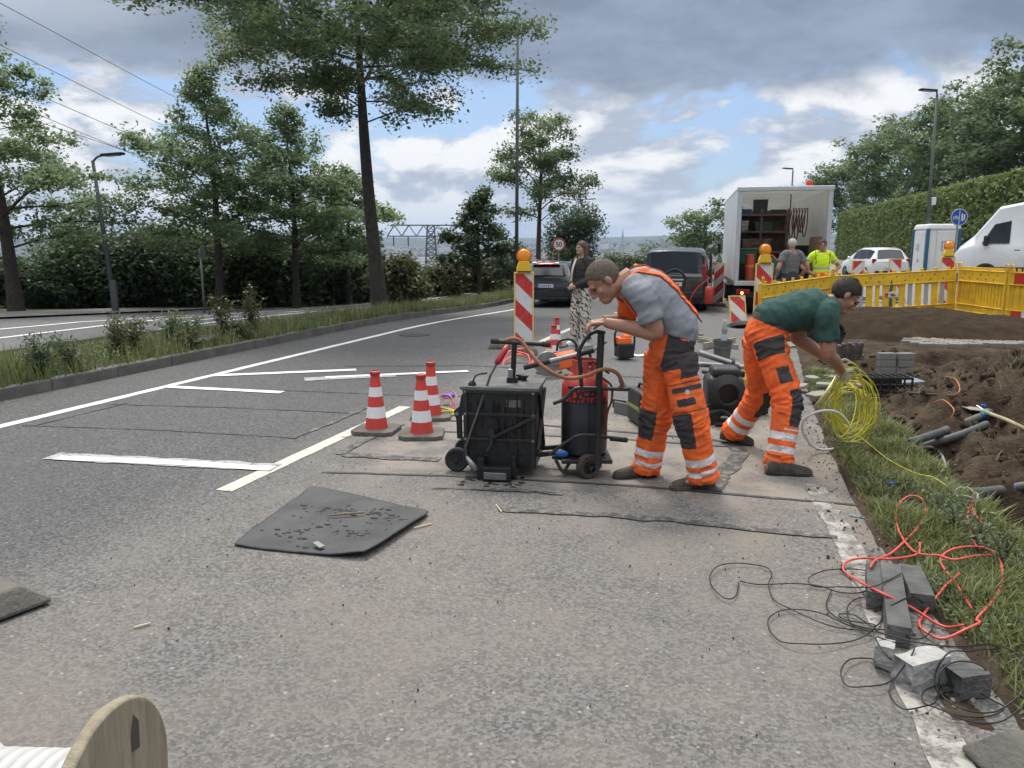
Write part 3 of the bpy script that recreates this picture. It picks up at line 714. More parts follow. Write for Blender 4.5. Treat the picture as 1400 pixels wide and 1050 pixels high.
# the clipped hedge along the right side
t = thing('clipped_hedge', 'very tall clipped evergreen hedge running along the right side of the street', 'hedge', (11.6, 20, 0))
HL, HD = 78.0, 1.6
def hedge_h(y): return 4.75+.012*(y-20)+.12*nz(0, y*.5, 1)
b = MB()
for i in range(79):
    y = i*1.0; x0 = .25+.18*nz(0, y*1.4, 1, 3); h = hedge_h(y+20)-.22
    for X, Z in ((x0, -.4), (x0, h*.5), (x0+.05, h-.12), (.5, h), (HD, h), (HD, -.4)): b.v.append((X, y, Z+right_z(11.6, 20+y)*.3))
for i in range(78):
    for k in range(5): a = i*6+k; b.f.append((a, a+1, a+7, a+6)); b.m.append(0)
b.build('light_block_core', mat('hedge_inner', (.012, .022, .008), .95, .5, 2), t)  # solid dark core added behind the leaves to stop light showing through
rng = np.random.default_rng(77); n = 62000
y = 78*rng.random(n)**1.35; face = rng.random(n)
hh = np.array([hedge_h(20+k) for k in np.linspace(0, 78, 400)]); h = np.interp(y, np.linspace(0, 78, 400), hh)
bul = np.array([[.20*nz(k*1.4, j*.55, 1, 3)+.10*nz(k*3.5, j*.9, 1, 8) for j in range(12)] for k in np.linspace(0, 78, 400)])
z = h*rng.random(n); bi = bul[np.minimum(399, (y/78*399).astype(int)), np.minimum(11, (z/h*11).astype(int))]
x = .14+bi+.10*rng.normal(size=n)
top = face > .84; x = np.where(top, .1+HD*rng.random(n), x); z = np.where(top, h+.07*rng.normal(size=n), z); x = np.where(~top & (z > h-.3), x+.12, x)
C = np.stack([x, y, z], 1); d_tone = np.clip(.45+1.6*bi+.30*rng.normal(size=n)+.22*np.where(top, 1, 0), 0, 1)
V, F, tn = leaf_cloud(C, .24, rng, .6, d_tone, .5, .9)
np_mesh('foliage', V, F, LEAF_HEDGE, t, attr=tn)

# grass and weeds
def blades(name, P, hgt, m, seed, wid=.007, lean=.35):
    rng = np.random.default_rng(seed); n = len(P); a = rng.random(n)*6.283; L = hgt*(.4+.9*rng.random(n))
    d = np.stack([np.cos(a), np.sin(a), np.zeros(n)], 1); s = np.stack([-np.sin(a), np.cos(a), np.zeros(n)], 1); w = (wid*(.6+.8*rng.random(n)))[:, None]; ln = (L*lean*(.2+1.3*rng.random(n)))[:, None]
    up = np.array([0, 0, 1.0]); m1 = P+up*(L*.55)[:, None]+d*ln*.35; tip = P+up*(L*.95)[:, None]+d*ln
    V = np.stack([P-s*w, P+s*w, m1+s*w*.7, m1-s*w*.7, tip+s*w*.1, tip-s*w*.1], 1).reshape(-1, 3)
    k = np.arange(n)*6; F = np.stack([np.stack([k, k+1, k+2, k+3], 1), np.stack([k+3, k+2, k+4, k+5], 1)], 1).reshape(-1, 4)
    o = np_mesh(name, V, F, m, attr=np.repeat(rng.random(n), 6)); return tag(o, kind='stuff')
GR = leaf_mat('grass_blade', (.060, .080, .022), (.22, .24, .085), .25, 1.5); GRD = leaf_mat('grass_dry', (.055, .058, .022), (.23, .20, .10), .25, .8)
GRM = leaf_mat('grass_median', (.058, .088, .030), (.19, .225, .085), .25, 1.1)
def scatter(n, fx, rng, zf, dens=None):
    out = []
    while len(out) < n:
        x, y = fx()
        if dens is None or rng.random() < dens(x, y): out.append((x, y, zf(x, y)))
    return np.array(out)
rr = random.Random(5)
def clumpy(x, y): return min(1, max(.06, .55+.9*nz(x*1.7, y*1.7, 1, 2)+.5*nz(x*.5, y*.5, 1, 6)))
def med_pt():
    y = 4+46*rr.random()**1.9; a = med_left(y); return a+(-7.50-a)*rr.random()**.8, y
P = scatter(46000, med_pt, rr, med_z, clumpy)
blades('median_grass', P, .06+.19*np.clip((P[:, 0]+10.6)/2.2, 0, 1)*(.35+1.1*rng.random(len(P))**1.6)*np.clip(.75+.9*np.array([nz(q[0]*1.6, q[1]*1.6, 1, 14) for q in P]), .2, 1.6), GRM, 1, .009, .5)
P = scatter(9000, med_pt, rr, med_z, clumpy); blades('median_dry_grass', P, .07+.24*np.clip((P[:, 0]+10.6)/2.2, 0, 1), GRD, 2, .006, .35)
def verge_x():
    y = 2.2+8.6*rr.random()**1.5; a, c = asp_edge(y)+.02, grass_edge(y); return a+(c-a+.10)*rr.random(), y
P = scatter(30000, verge_x, rr, soil_z, lambda x, y: min(1, max(.04, .62+.9*nz(x*3, y*3, 1, 4)))*sm((x-asp_edge(y))/.18+.10)); blades('verge_grass', P, .03+.075*np.clip(.5+1.1*np.array([nz(q[0]*2.2, q[1]*2.2, 1, 8) for q in P]), 0, 1), GR, 3, .0042, 1.0)
P = scatter(2500, lambda: (rr.uniform(1.6, 5.5), rr.uniform(3.2, 9.5)), rr, soil_z, lambda x, y: max(0, .1+1.2*nz(x*1.6, y*1.6, 1, 9))); blades('stray_grass', P, .10, GRD, 4, .004, 1.0)
# low leafy ground cover mixed into both verges
rg = np.random.default_rng(91)
for nm, n_, fx, zf, lf, sz, hh in (('median_herbs', 20000, med_pt, med_z, LEAF_MAPLE, .050, .24), ('verge_herbs', 5200, verge_x, soil_z, LEAF_GREY, .030, .06)):
    Q = scatter(n_, fx, rr, zf, lambda x, y: max(0, .15+1.5*nz(x*1.3, y*1.3, 1, 12)+(.5*nz(x*4, y*4, 1, 3)))); far_ = np.clip((Q[:, 0]+10.6)/2.2, .15, 1) if nm == 'median_herbs' else 1.0
    Q[:, 2] += hh*rg.random(n_)**1.4*far_; V, F, tn = leaf_cloud(Q, sz, rg, .7, None, .4); tag(np_mesh(nm, V, F, lf, attr=tn), kind='stuff')
# weeds: tall leafy stalks one can tell apart on the median
def weed(p, h, seed, label, leaf, flower=None, n=260, spread=.16):
    rr = random.Random(seed); rng = np.random.default_rng(seed); t = thing('weed_plant', label, 'weed', p, 0, 'weeds on the median'); b = MB(); pts = []
    for k in range(7):
        a = rr.uniform(0, 6.3); e = Vector((math.cos(a)*spread*rr.uniform(.3, 1.3), math.sin(a)*spread*rr.uniform(.3, 1.3), h*rr.uniform(.65, 1))); st = catmull([(0, 0, -.03), (e.x*.3, e.y*.3, e.z*.5), e], 6); b.tube(st, [.006, .003], 5)
        for q in st[3:]: pts += [q]*max(1, n//80)
        if flower: b.ell(e, (.018, .018, .014), 6, 4, 1)
    C = np.array([tuple(p) for p in pts]); C = np.repeat(C, 3, 0); C = C+rng.normal(size=C.shape)*np.array([.05, .05, .04]); V, F, tn = leaf_cloud(C, .070 if h > .28 else .034, rng, .9, None, .30); np_mesh('foliage', V, F, leaf, t, attr=tn)
    b.build('stalk', [mat('weed_stalk', (.09, .085, .04), .9), mat('weed_flower', (.55, .52, .35), .9)], t)
for i, (u, v, h, lab, lf, fl) in enumerate(((232, 462, .62, 'dense dark green nettle clump on the median left of the rubble', LEAF_OAK, 0), (262, 455, .5, 'green weed clump right of the nettle clump on the median', LEAF_OAK, 0), (308, 450, .75, 'tall thin weed with pale flower heads above the median rubble', LEAF_OLIVE, 1),
                                   (345, 446, .9, 'tallest flowering weed stalk on the median right of the rubble', LEAF_OLIVE, 1), (160, 475, .62, 'reddish dock weed gone to seed on the left median', LEAF_OLIVE, 0), (185, 470, .55, 'dock weed beside the nettle clump with brown seed heads', LEAF_OLIVE, 0), (14, 520, .55, 'leafy weed spilling over the kerb at the left picture edge', LEAF_GREY, 0),
                                   (60, 500, .55, 'bushy weed on the median near the left picture edge', LEAF_GREY, 0), (397, 470, .3, 'small reddish weed hanging over the kerb', LEAF_OLIVE, 0), (435, 455, .35, 'low weed tuft on the kerb between rubble and oak', LEAF_OLIVE, 0), (30, 530, .5, 'grey green weed clump lowest on the left kerb', LEAF_GREY, 0), (120, 492, .45, 'pale green weed clump at the kerb left of the dock weeds', LEAF_GREY, 0))):
    p = gp(u, v+8, .2); x = min(-7.72, max(med_left(p.y)+.25, p.x)); weed((x, p.y, med_z(x, p.y)), h, 200+i, lab, lf, fl, 240 if h > .45 else 160, .20)
for i, (u, v, h, lab) in enumerate(((1340, 738, .20, 'grey green leafy weed at the trench edge above the red cable loop'), (1372, 762, .22, 'grey green leafy weed at the right picture edge below the trench'), (1306, 712, .16, 'small grey green weed where the yellow cable ends'), (1288, 690, .14, 'small leafy weed in the verge grass beside the trench lip'))):
    p = gp(u, v, .1); weed((p.x, p.y, soil_z(p.x, p.y)), h, 260+i, lab, LEAF_GREY, 0, 48, .07); bpy.data.objects[[o.name for o in bpy.data.objects if o.name.startswith('weed_plant')][-1]]['group'] = 'weeds at the trench'
# rubble thrown on the median
rr = random.Random(12)
for i in range(9):
    p = gp(288+rr.uniform(-20, 44), 466+rr.uniform(-4, 4), .2); p.x = min(p.x, -7.85); b = MB(); rock(b, (0, 0, 0), rr.uniform(.10, .19), rr); b.v = [(x_, y_, z_*.45) for x_, y_, z_ in b.v]; o = b.build('rubble_lump', mat('old_asphalt', (.06, .058, .056), .95, .4, 12, .9, 60)); o.location = (p.x, p.y, med_z(p.x, p.y)+.10)
    tag(o, 'broken lump of old asphalt lying in the grass of the median', 'rubble', 'rubble on the median')

# ================================================================== common paints
BLACK = mat('black_steel', (.012, .012, .013), .5, .3, 8, .15, 40, dirt=(.06, .055, .05), dirt_amt=.35); RUB = mat('rubber', (.018, .018, .019), .85, .3, 9, .2, 40, dirt=(.07, .065, .058), dirt_amt=.5)
STEEL = mat('grey_steel', (.30, .30, .30), .42, .2, 10, .1, metal=.8, dirt=(.12, .11, .10)); ZINC = mat('zinc_pole', (.20, .205, .21), .5, .15, 6, metal=.5, dirt=(.12, .12, .115))
POLED = mat('dark_pole', (.075, .080, .085), .55, .2, 5, dirt=(.11, .11, .105)); PLD = mat('dark_plastic', (.02, .021, .023), .5, .2)
WHT = mat('white_plastic', (.72, .72, .71), .4, .05, 4, dirt=(.5, .48, .44), dirt_amt=.35); RED = mat('signal_red', (.50, .032, .022), .5, .15, 8, dirt=(.20, .06, .045), dirt_scale=9, dirt_amt=.75)
ORG = mat('orange_plastic', (.80, .15, .02), .45, .12, 6, dirt=(.35, .11, .05)); YEL = mat('barrier_yellow', (.76, .47, .022), .5, .12, 4, .06, 30, dirt=(.36, .25, .07), dirt_scale=5, dirt_amt=.7); REFL = mat('reflective_white', (.62, .62, .62), .4, .06, 20, dirt=(.4, .38, .35), dirt_amt=.4)
GREYR = mat('reflective_grey', (.36, .37, .38), .4, .1, 20); AMB = mat('amber_lens', (.88, .30, .012), .25, .12, 14, .25, 70, coat=.4); CREAM = mat('cream_edge', (.72, .52, .18), .5, .08)
PLATE = mat('plate_white', (.70, .70, .68), .4, .04); BLUE = mat('sign_blue', (.015, .09, .36), .4, .08); WOOD = mat('wood', (.33, .22, .12), .75, .25, 5, .2, 40); CONC = mat('recycled_foot', (.105, .098, .085), .9, .25, 8, .5, 50, dirt=(.20, .18, .15))
GLS = glass_mat('dark_glass'); TAILR = emit_mat('tail_lamp_lit', (1, .03, .015), 1.1); TAILD = mat('tail_lamp', (.30, .008, .010), .2, .1, coat=.5); CHROME = mat('chrome', (.6, .6, .6), .2, .05, metal=1.0)
CARK = mat('car_black', (.008, .009, .012), .22, .1, 3, coat=1.0, dirt=(.03, .028, .026), dirt_amt=.2); CARG = mat('van_graphite', (.020, .022, .025), .3, .1, 3, coat=.8, dirt=(.05, .047, .044), dirt_amt=.3); CARW = mat('car_white', (.74, .75, .76), .28, .03, 2, coat=.7, dirt=(.62, .60, .57), dirt_amt=.25)
TYRE = RUB; RIM = mat('rim', (.25, .25, .26), .4, .1, metal=.8)
def stripes(name, c1, c2, kx, kz, off=0.0):
    """diagonal stripes on a board, in its own coordinates"""
    m = mat(name, c1, .45, .05); nt = m.node_tree; N = nt.nodes.new; L = nt.links.new; b = nt.nodes['Principled BSDF']
    tc = N('ShaderNodeTexCoord'); s = N('ShaderNodeSeparateXYZ'); L(tc.outputs['Object'], s.inputs[0])
    a = N('ShaderNodeMath'); a.operation = 'MULTIPLY_ADD'; a.inputs[1].default_value = kx; a.inputs[2].default_value = off; L(s.outputs[0], a.inputs[0])
    c = N('ShaderNodeMath'); c.operation = 'MULTIPLY_ADD'; c.inputs[1].default_value = kz; L(s.outputs[2], c.inputs[0]); L(a.outputs[0], c.inputs[2])
    f = N('ShaderNodeMath'); f.operation = 'FRACT'; L(c.outputs[0], f.inputs[0]); g = N('ShaderNodeMath'); g.operation = 'GREATER_THAN'; g.inputs[1].default_value = .5; L(f.outputs[0], g.inputs[0])
    n = N('ShaderNodeTexNoise'); n.inputs['Scale'].default_value = 14; n.inputs['Detail'].default_value = 5; L(tc.outputs['Object'], n.inputs[0])
    r = N('ShaderNodeMapRange'); r.inputs[1].default_value = .5; r.inputs[2].default_value = .75; r.inputs[4].default_value = .35; L(n.outputs[0], r.inputs[0])
    x = N('ShaderNodeMix'); x.data_type = 'RGBA'; L(g.outputs[0], x.inputs[0]); x.inputs[6].default_value = (*c1, 1); x.inputs[7].default_value = (*c2, 1)
    y = N('ShaderNodeMix'); y.data_type = 'RGBA'; L(r.outputs[0], y.inputs[0]); L(x.outputs[2], y.inputs[6]); y.inputs[7].default_value = (.30, .26, .22, 1)
    L(y.outputs[2], b.inputs['Base Color']); return m
SRED, SWHT = (.52, .030, .025), (.64, .64, .63)
def lettering(txt, size, m, parent, loc, rot, name='lettering', bend=None, align='CENTER', depth=.002, bold=0.0):
    cu = bpy.data.curves.new('t', 'FONT'); cu.body = txt; cu.size = size; cu.align_x = align; cu.align_y = 'CENTER'; cu.extrude = depth; cu.offset = bold; cu.resolution_u = 3
    o = bpy.data.objects.new('t', cu); COL.objects.link(o); dg = bpy.context.evaluated_depsgraph_get(); me = bpy.data.meshes.new_from_object(o.evaluated_get(dg))
    bpy.data.objects.remove(o); bpy.data.curves.remove(cu); me.materials.clear(); me.materials.append(m); me.name = name
    if bend:                                         # wrap round a cylinder of this radius, x along the arc
        for v in me.vertices:
            a = v.co.x/bend; q = bend+v.co.z; v.co = Vector((q*math.sin(a), v.co.y, q*math.cos(a)-bend))
    o = bpy.data.objects.new(name, me); COL.objects.link(o); o.parent = parent; o.location = loc; o.rotation_euler = rot; return o

# ================================================================== VEHICLES
def wheel(parent, x, y, r, w, rim=RIM):
    s = 1 if x > 0 else -1; T = Matrix.Translation((x, y, r)) @ Matrix.Rotation(R(90)*s, 4, 'Y')
    a = MB(); a.lathe([(r*.62, -w/2), (r*.9, -w/2), (r, -w*.36), (r, w*.36), (r*.9, w/2), (r*.62, w/2)], 28, 0, T, cap=False); wh = a.build('wheel', TYRE, parent, autos=40)
    b = MB(); b.lathe([(0, w*.30), (r*.16, w*.38), (r*.2, w*.30), (r*.55, w*.36), (r*.64, w*.5), (r*.64, -w*.45), (0, -w*.45)], 20, 0, T, cap=False)
    for k in range(5):
        a_ = k*2*math.pi/5; b.bar(T @ Vector((r*.15*math.cos(a_), r*.15*math.sin(a_), w*.40)), T @ Vector((r*.58*math.cos(a_), r*.58*math.sin(a_), w*.42)), r*.16, .02)
    b.build('rim', rim, wh, autos=40)
    # dark arch the wheel sits in
    MB().lathe([(0, w*.1), (r*1.14, w*.1), (r*1.14, -w*1.0), (0, -w*1.0)], 24, 0, T).build('wheel_arch', PLD, parent)
def shell(name, paint, root, st, side, top, names=('side_window', 'rear_window', 'windscreen')):
    """body lofted through stations (y, hw_low, z_low, hw_belt, z_belt, hw_roof, z_roof); glazed cells become window parts"""
    def ring(s):
        y, hl, zl, hb, zb, hr, zr = s
        h = [(hl*.90, zl), (hl, zl+.13), (max(hl, hb)*1.0, zl+(zb-zl)*.55), (hb, zb-.02), (hb*.975, zb+.015), (hr, zr-.07*(zr > zb+.1)), (hr*.86, zr-.01), (0, zr+.015)]
        return [Vector((x, y, z)) for x, z in h]+[Vector((-x, y, z)) for x, z in reversed(h[:-1])]
    rs = [ring(s) for s in st]; n = len(rs[0]); body = MB(); wins = {}
    body.v = [tuple(p) for r in rs for p in r]
    for i in range(len(rs)-1):
        for j in range(n):
            k = (j+1) % n; f = (i*n+j, i*n+k, (i+1)*n+k, (i+1)*n+j)
            isside = j in (4, n-6); istop = j in (5, 6, 7, 8)
            key = None
            if isside and i in side: key = ('L' if j != 4 else 'R', 's', i)
            if istop and i in top: key = ('T', 't', i)
            body.f.append(f); body.m.append(0)
            if key: wins.setdefault(key, []).append([rs[i][j], rs[i][k], rs[i+1][k], rs[i+1][j]])
    body.f.append(tuple(range(n))); body.m.append(0); body.f.append(tuple((len(rs)-1)*n+j for j in reversed(range(n)))); body.m.append(0)
    bo = body.build(name, paint, root, fixn=True, autos=38, bevel=.025)
    for (s, kind, i), quads in wins.items():                # panes a few millimetres proud, inset from the pillars
        w = MB(); allp = [p for q in quads for p in q]; c = sum(allp, Vector())/len(allp)
        nrm = Vector((1 if s == 'R' else -1, 0, .25)) if kind == 's' else Vector((0, -1 if top[i] == 'rear' else 1, .6)); nrm.normalize()
        sc = .90 if kind == 's' else .88
        for q in quads:
            qq = [c+(p-c)*sc+nrm*.022 for p in q]; w.add(qq+[p-nrm*.035 for p in qq], [(0, 1, 2, 3), (7, 6, 5, 4), (0, 4, 5, 1), (1, 5, 6, 2), (2, 6, 7, 3), (3, 7, 4, 0)])
        w.build('side_window' if kind == 's' else ('rear_window' if top[i] == 'rear' else 'windscreen'), GLS, root, fixn=True)
    return bo
def plate(root, y, z, w=.52, back=-1):
    p = MB().box((0, y, z), (w, .016, .115)).build('number_plate', PLATE, root, bevel=.004); MB().box((-w*.455*1, y+back*.010, z), (w*.08, .006, .10)).build('plate_strip', BLUE, p)
    b = MB()
    for k in range(6): b.box((-w*.30+k*w*.115+(.02 if k > 2 else 0), y+back*.010, z), (.034, .004, .062))
    b.build('plate_characters', mat('plate_grey', (.16, .16, .17), .5), p)
# black estate car waiting with its brake lights on
p = at(741, 417, 25.2); z = drop(p.y)
car = thing('parked_car', 'black estate car with lit red brake lights waiting beside the median', 'car', (p.x, p.y+2.3, z), R(3))
shell('body', CARK, car, [(-2.36, .80, .34, .80, .80, .70, .84), (-2.28, .88, .26, .88, .98, .74, 1.00), (-1.90, .92, .22, .91, 1.00, .66, 1.40), (-1.4, .93, .22, .92, .98, .68, 1.47), (-.2, .93, .22, .92, .95, .68, 1.47), (.45, .93, .22, .92, .94, .64, 1.40), (1.15, .92, .22, .89, .95, .7, .97), (2.0, .88, .24, .84, .80, .6, .83), (2.32, .70, .34, .66, .66, .5, .68)], (2, 3, 4), {1: 'rear', 5: 'front'})
for x in (-.80, .80):
    for y in (-1.42, 1.42): wheel(car, x*1.03, y, .335, .23)
    MB().prism([(x*.58, -2.335, .74), (x*1.02, -2.31, .78), (x*1.10, -2.22, .86), (x*.60, -2.33, .84)], (0, .05, 0)).build('tail_light', TAILR, car, fixn=True, bevel=.008)
    MB().ell((x*1.24, .62, 1.0), (.11, .07, .08), 10, 6).build('wing_mirror', CARK, car, smooth=True)
    MB().tube(catmull([(x*.86, -1.5, 1.49), (x*.86, -.6, 1.515), (x*.84, .3, 1.46)], 4), .018, 6).build('roof_rail', CHROME, car)
plate(car, -2.375, .70); MB().box((0, -2.34, .43), (1.3, .08, .16)).build('bumper_insert', PLD, car, bevel=.02); MB().box((-.05, -1.98, 1.435), (.9, .14, .03), rot=(.1, 0, 0)).build('roof_spoiler', CARK, car, bevel=.01)
MB().box((-.05, -2.055, 1.43), (.62, .02, .035)).build('brake_light', TAILR, car, bevel=.005)
MB().box((0, -2.39, .30), (1.5, .06, .10)).build('rear_skirt', PLD, car, bevel=.02)

# graphite people-van, back window and open side door
p = at(921, 420, 23.2); z = drop(p.y)
van = thing('parked_van', 'dark graphite van parked with its right sliding door open and red gear behind it', 'van', (p.x, p.y+2.5, z), R(-1))
shell('body', CARG, van, [(-2.52, .84, .36, .84, 1.02, .76, 1.06), (-2.46, .92, .24, .93, 1.10, .80, 1.12), (-2.33, .95, .22, .945, 1.10, .78, 1.80), (-2.0, .955, .22, .95, 1.08, .80, 1.88), (-.6, .955, .22, .95, 1.06, .80, 1.90), (.9, .955, .22, .95, 1.05, .78, 1.84), (1.75, .95, .22, .92, 1.06, .74, 1.08), (2.4, .9, .26, .84, .88, .6, .92), (2.55, .75, .36, .7, .75, .5, .78)], (2, 3, 4), {1: 'rear', 5: 'front'})
for x in (-.83, .83):
    for y in (-1.5, 1.6): wheel(van, x*1.03, y, .34, .24)
    MB().box((x*1.075, -2.475, 1.16), (.12, .05, .46)).build('tail_light', TAILD, van, bevel=.015)
    MB().ell((x*1.27, 1.05, 1.12), (.11, .07, .13), 10, 6).build('wing_mirror', PLD, van, smooth=True)
plate(van, -2.54, .82); MB().box((0, -2.53, .50), (1.78, .10, .20)).build('bumper', PLD, van, bevel=.03); MB().box((0, -2.52, .95), (.75, .04, .05)).build('grip_strip', CHROME, van, bevel=.008)
MB().tube([(-.2, -2.49, 1.16), (.22, -2.50, 1.15)], .012, 6).build('rear_wiper', BLACK, van)
d = MB(); d.box((1.04, -1.15, 1.0), (.05, 1.15, 1.45)); dd = d.build('sliding_door', CARG, van, bevel=.02); MB().box((1.07, -1.15, 1.42), (.02, .95, .45)).build('door_glass', GLS, dd, bevel=.01)
MB().box((.955, -.05, 1.0), (.02, .95, 1.35)).build('door_opening', mat('van_inside', (.35, .06, .03), .8), van)
# red gear leaning at its back
p = at(909, 428, 21.0); t = thing('motor_pump', 'red motor pump with black bent hose standing behind the graphite van', 'pump', (p.x-.28, p.y, drop(p.y)))
b = MB(); b.box((0, 0, .98), (.42, .3, .30)); b.box((-.05, 0, .66), (.34, .26, .2)); b.build('housing', RED, t, bevel=.03)
b = MB()
for x in (-.3, .3): b.tube([(x, 0, 0), (x, 0, 1.12)], .022, 8)
b.tube([(-.3, 0, 1.12), (.3, 0, 1.12)], .022, 8); b.tube([(-.3, 0, .3), (.3, 0, .3)], .022, 8); b.build('carrying_frame', BLACK, t)
MB().tube(catmull([(.25, -.1, 1.14), (.55, -.15, 1.25), (.78, -.15, 1.05), (.72, -.15, .7), (.5, -.15, .5)], 8), .035, 8).build('hose', RUB, t, smooth=True); MB().tube(catmull([(.9, -.2, .35), (1.1, -.2, .75), (1.45, -.2, 1.05)], 6), .02, 6).build('red_pipe', RED, t)
p = at(969, 420, 21.8); t = thing('gas_canister', 'small red gas canister hanging low at the right rear corner of the graphite van', 'canister', (p.x, p.y, drop(p.y)+.30))
MB().lathe([(.10, 0), (.125, .03), (.125, .40), (.09, .47), (.05, .5)], 18).build('bottle', RED, t, autos=40); MB().lathe([(.05, .5), (.04, .58)], 10).build('valve', STEEL, t)

# open box truck
p = at(1064, 420, 21.6); z = drop(p.y)
tr = thing('box_truck', 'white box truck with open rear, shelves and tools inside', 'truck', (p.x, p.y, z), R(3.6))
GRP = mat('translucent_roof', (.74, .74, .72), .5, .04)
_nt = GRP.node_tree; _t = _nt.nodes.new('ShaderNodeBsdfTranslucent'); _t.inputs[0].default_value = (.8, .8, .78, 1); _m = _nt.nodes.new('ShaderNodeMixShader'); _m.inputs[0].default_value = .75; _o = _nt.nodes['Material Output']
_nt.links.new(_nt.nodes['Principled BSDF'].outputs[0], _m.inputs[1]); _nt.links.new(_t.outputs[0], _m.inputs[2]); _nt.links.new(_m.outputs[0], _o.inputs[0])
W, HB, FL, LB = 2.46, 3.50, .95, 6.6
TW = mat('truck_white', (.66, .67, .68), .4, .05, 2, dirt=(.42, .41, .39), dirt_scale=1.2, dirt_amt=.45); TI = mat('truck_lining', (.62, .62, .60), .6, .06, 2, dirt=(.42, .40, .36), dirt_amt=.5)
for sx in (-1, 1):
    MB().box((sx*(W/2-.02), LB/2, (FL+HB)/2), (.04, LB, HB-FL)).build('side_wall', TW, tr, bevel=.006); MB().box((sx*(W/2-.055), LB/2, (FL+HB)/2), (.02, LB-.1, HB-FL-.1)).build('side_lining', TI, tr)
    MB().box((sx*(W/2-.05), -.045, (FL+HB)/2), (.12, .09, HB-FL)).build('rear_post', mat('alu_frame', (.55, .56, .57), .35, .06, metal=.6), tr, bevel=.012)
MB().box((0, LB/2, HB), (W+.02, LB+.1, .05)).build('roof', GRP, tr, bevel=.012); b = MB()
for i in range(14): b.box((0, .25+i*.45, HB-.055), (W-.14, .05, .05))
b.build('roof_ribs', TI, tr); MB().box((0, -.06, HB-.04), (W+.06, .13, .12)).build('rear_header', MATS['alu_frame'], tr, bevel=.015)
MB().box((0, LB, (FL+HB)/2), (W-.1, .04, HB-FL)).build('front_wall', TI, tr); MB().box((0, LB/2, FL-.05), (W, LB, .10)).build('floor', mat('ply_floor', (.14, .11, .08), .8, .3), tr, bevel=.01); MB().box((0, -.05, FL-.06), (W, .08, .13)).build('rear_sill', MATS['alu_frame'], tr, bevel=.01)
for x in (-.42, .42): MB().box((x, LB/2+.4, FL-.22), (.10, LB+2.2, .22)).build('chassis_rail', BLACK, tr)
for x in (-.92, .92):
    wheel(tr, x, 1.5, .42, .44, BLACK); wheel(tr, x, LB+.9, .42, .28)
    MB().box((x*1.06, -.03, .66), (.36, .07, .13)).build('tail_light', TAILD, tr, bevel=.01); MB().box((x*.98, .75, .42), (.5, .03, .46)).build('mud_flap', RUB, tr)
MB().box((0, .10, .56), (2.3, .1, .14)).build('underrun_bar', BLACK, tr, bevel=.01)
b = MB(); b.box((0, LB+1.05, 1.55), (2.15, 1.9, 2.0)); b.build('cab', TW, tr, bevel=.12, seg=3); MB().box((0, LB+2.01, 1.9), (1.9, .03, .8)).build('windscreen', GLS, tr, bevel=.02)
for x in (-1.085, 1.085): MB().box((x, LB+1.3, 1.95), (.03, 1.0, .65)).build('cab_window', GLS, tr, bevel=.02); MB().box((x*1.18, LB+1.75, 1.9), (.12, .2, .38)).build('wing_mirror', PLD, tr, bevel=.03)
# shelf rack is bolted in along the front and left of the body
rk = MB()
RWD = mat('shelf_timber', (.15, .10, .075), .8, .3, 6)
for zz in (1.75, 2.35, 2.85): rk.box((-.38, 2.3, zz), (1.55, .7, .06))
for x in (-1.13, -.38, .38):
    for y in (1.98, 2.62): rk.box((x, y, 2.0), (.06, .06, 2.05))
rk.box((-.38, 2.68, 1.98), (1.62, .02, 2.05)); rk.build('shelf_rack', RWD, tr); MB().box((-1.12, .55, 2.02), (.06, .9, 2.0)).build('rack_upright', BLACK, tr); MB().box((.42, 2.0, 2.9), (.03, .03, 1.1)).build('strap_post', BLACK, tr)
def in_truck(x, y, z): return Matrix.LocRotScale(tr.location, tr.rotation_euler, None) @ Vector((x, y, z))
def cargo(name, label, cat, x, y, z, fn, group=None):
    t = thing(name, label, cat, in_truck(x, y, z), R(3.6), group); fn(t); return t
def crate_of(w, d, h, m, ml=None):
    def fn(t):
        b = MB(); b.box((0, 0, h*.5), (w, d, h), taper=1.06); b.build('crate_body', m, t, bevel=.015); b = MB(); b.box((0, 0, h-.02), (w*1.1, d*1.1, .05)); b.box((0, -d*.55, h*.55), (w*.35, .02, h*.18)); b.build('crate_rim', ml or m, t, bevel=.008)
    return fn
DKB = mat('crate_blue', (.03, .06, .16), .5); TEAL = mat('teal_cloth', (.03, .11, .11), .9, .3, 8, .4, 20)
cargo('tool_crate', 'dark blue flat crate on the top shelf of the open truck, leftmost', 'crate', -.95, 2.2, 2.88, crate_of(.5, .45, .14, DKB), 'crates on the truck shelves')
cargo('tool_crate', 'tall black case standing on the top shelf of the open truck', 'crate', -.42, 2.2, 2.88, crate_of(.38, .4, .42, PLD), 'crates on the truck shelves')
cargo('tool_crate', 'low black case on the top truck shelf, right of the tall one', 'crate', .1, 2.2, 2.88, crate_of(.4, .4, .12, PLD), 'crates on the truck shelves')
cargo('tool_crate', 'grey box on the middle shelf of the open truck, left end', 'crate', -.92, 2.2, 2.38, crate_of(.32, .4, .3, STEEL), 'crates on the truck shelves')
cargo('tool_crate', 'dark green case on the middle shelf of the open truck', 'crate', -.3, 2.2, 2.38, crate_of(.5, .4, .26, mat('crate_green', (.02, .05, .035), .6)), 'crates on the truck shelves')
cargo('tool_crate', 'brown wooden chest on the lowest shelf of the open truck', 'crate', -.5, 2.2, 1.78, crate_of(.8, .5, .36, RWD), 'crates on the truck shelves')
cargo('tool_crate', 'large dark chest on the truck floor at the back right', 'crate', .55, 3.3, .95, crate_of(1.1, .7, 1.0, mat('chest', (.07, .05, .038), .8, .3)), 'crates on the truck shelves')
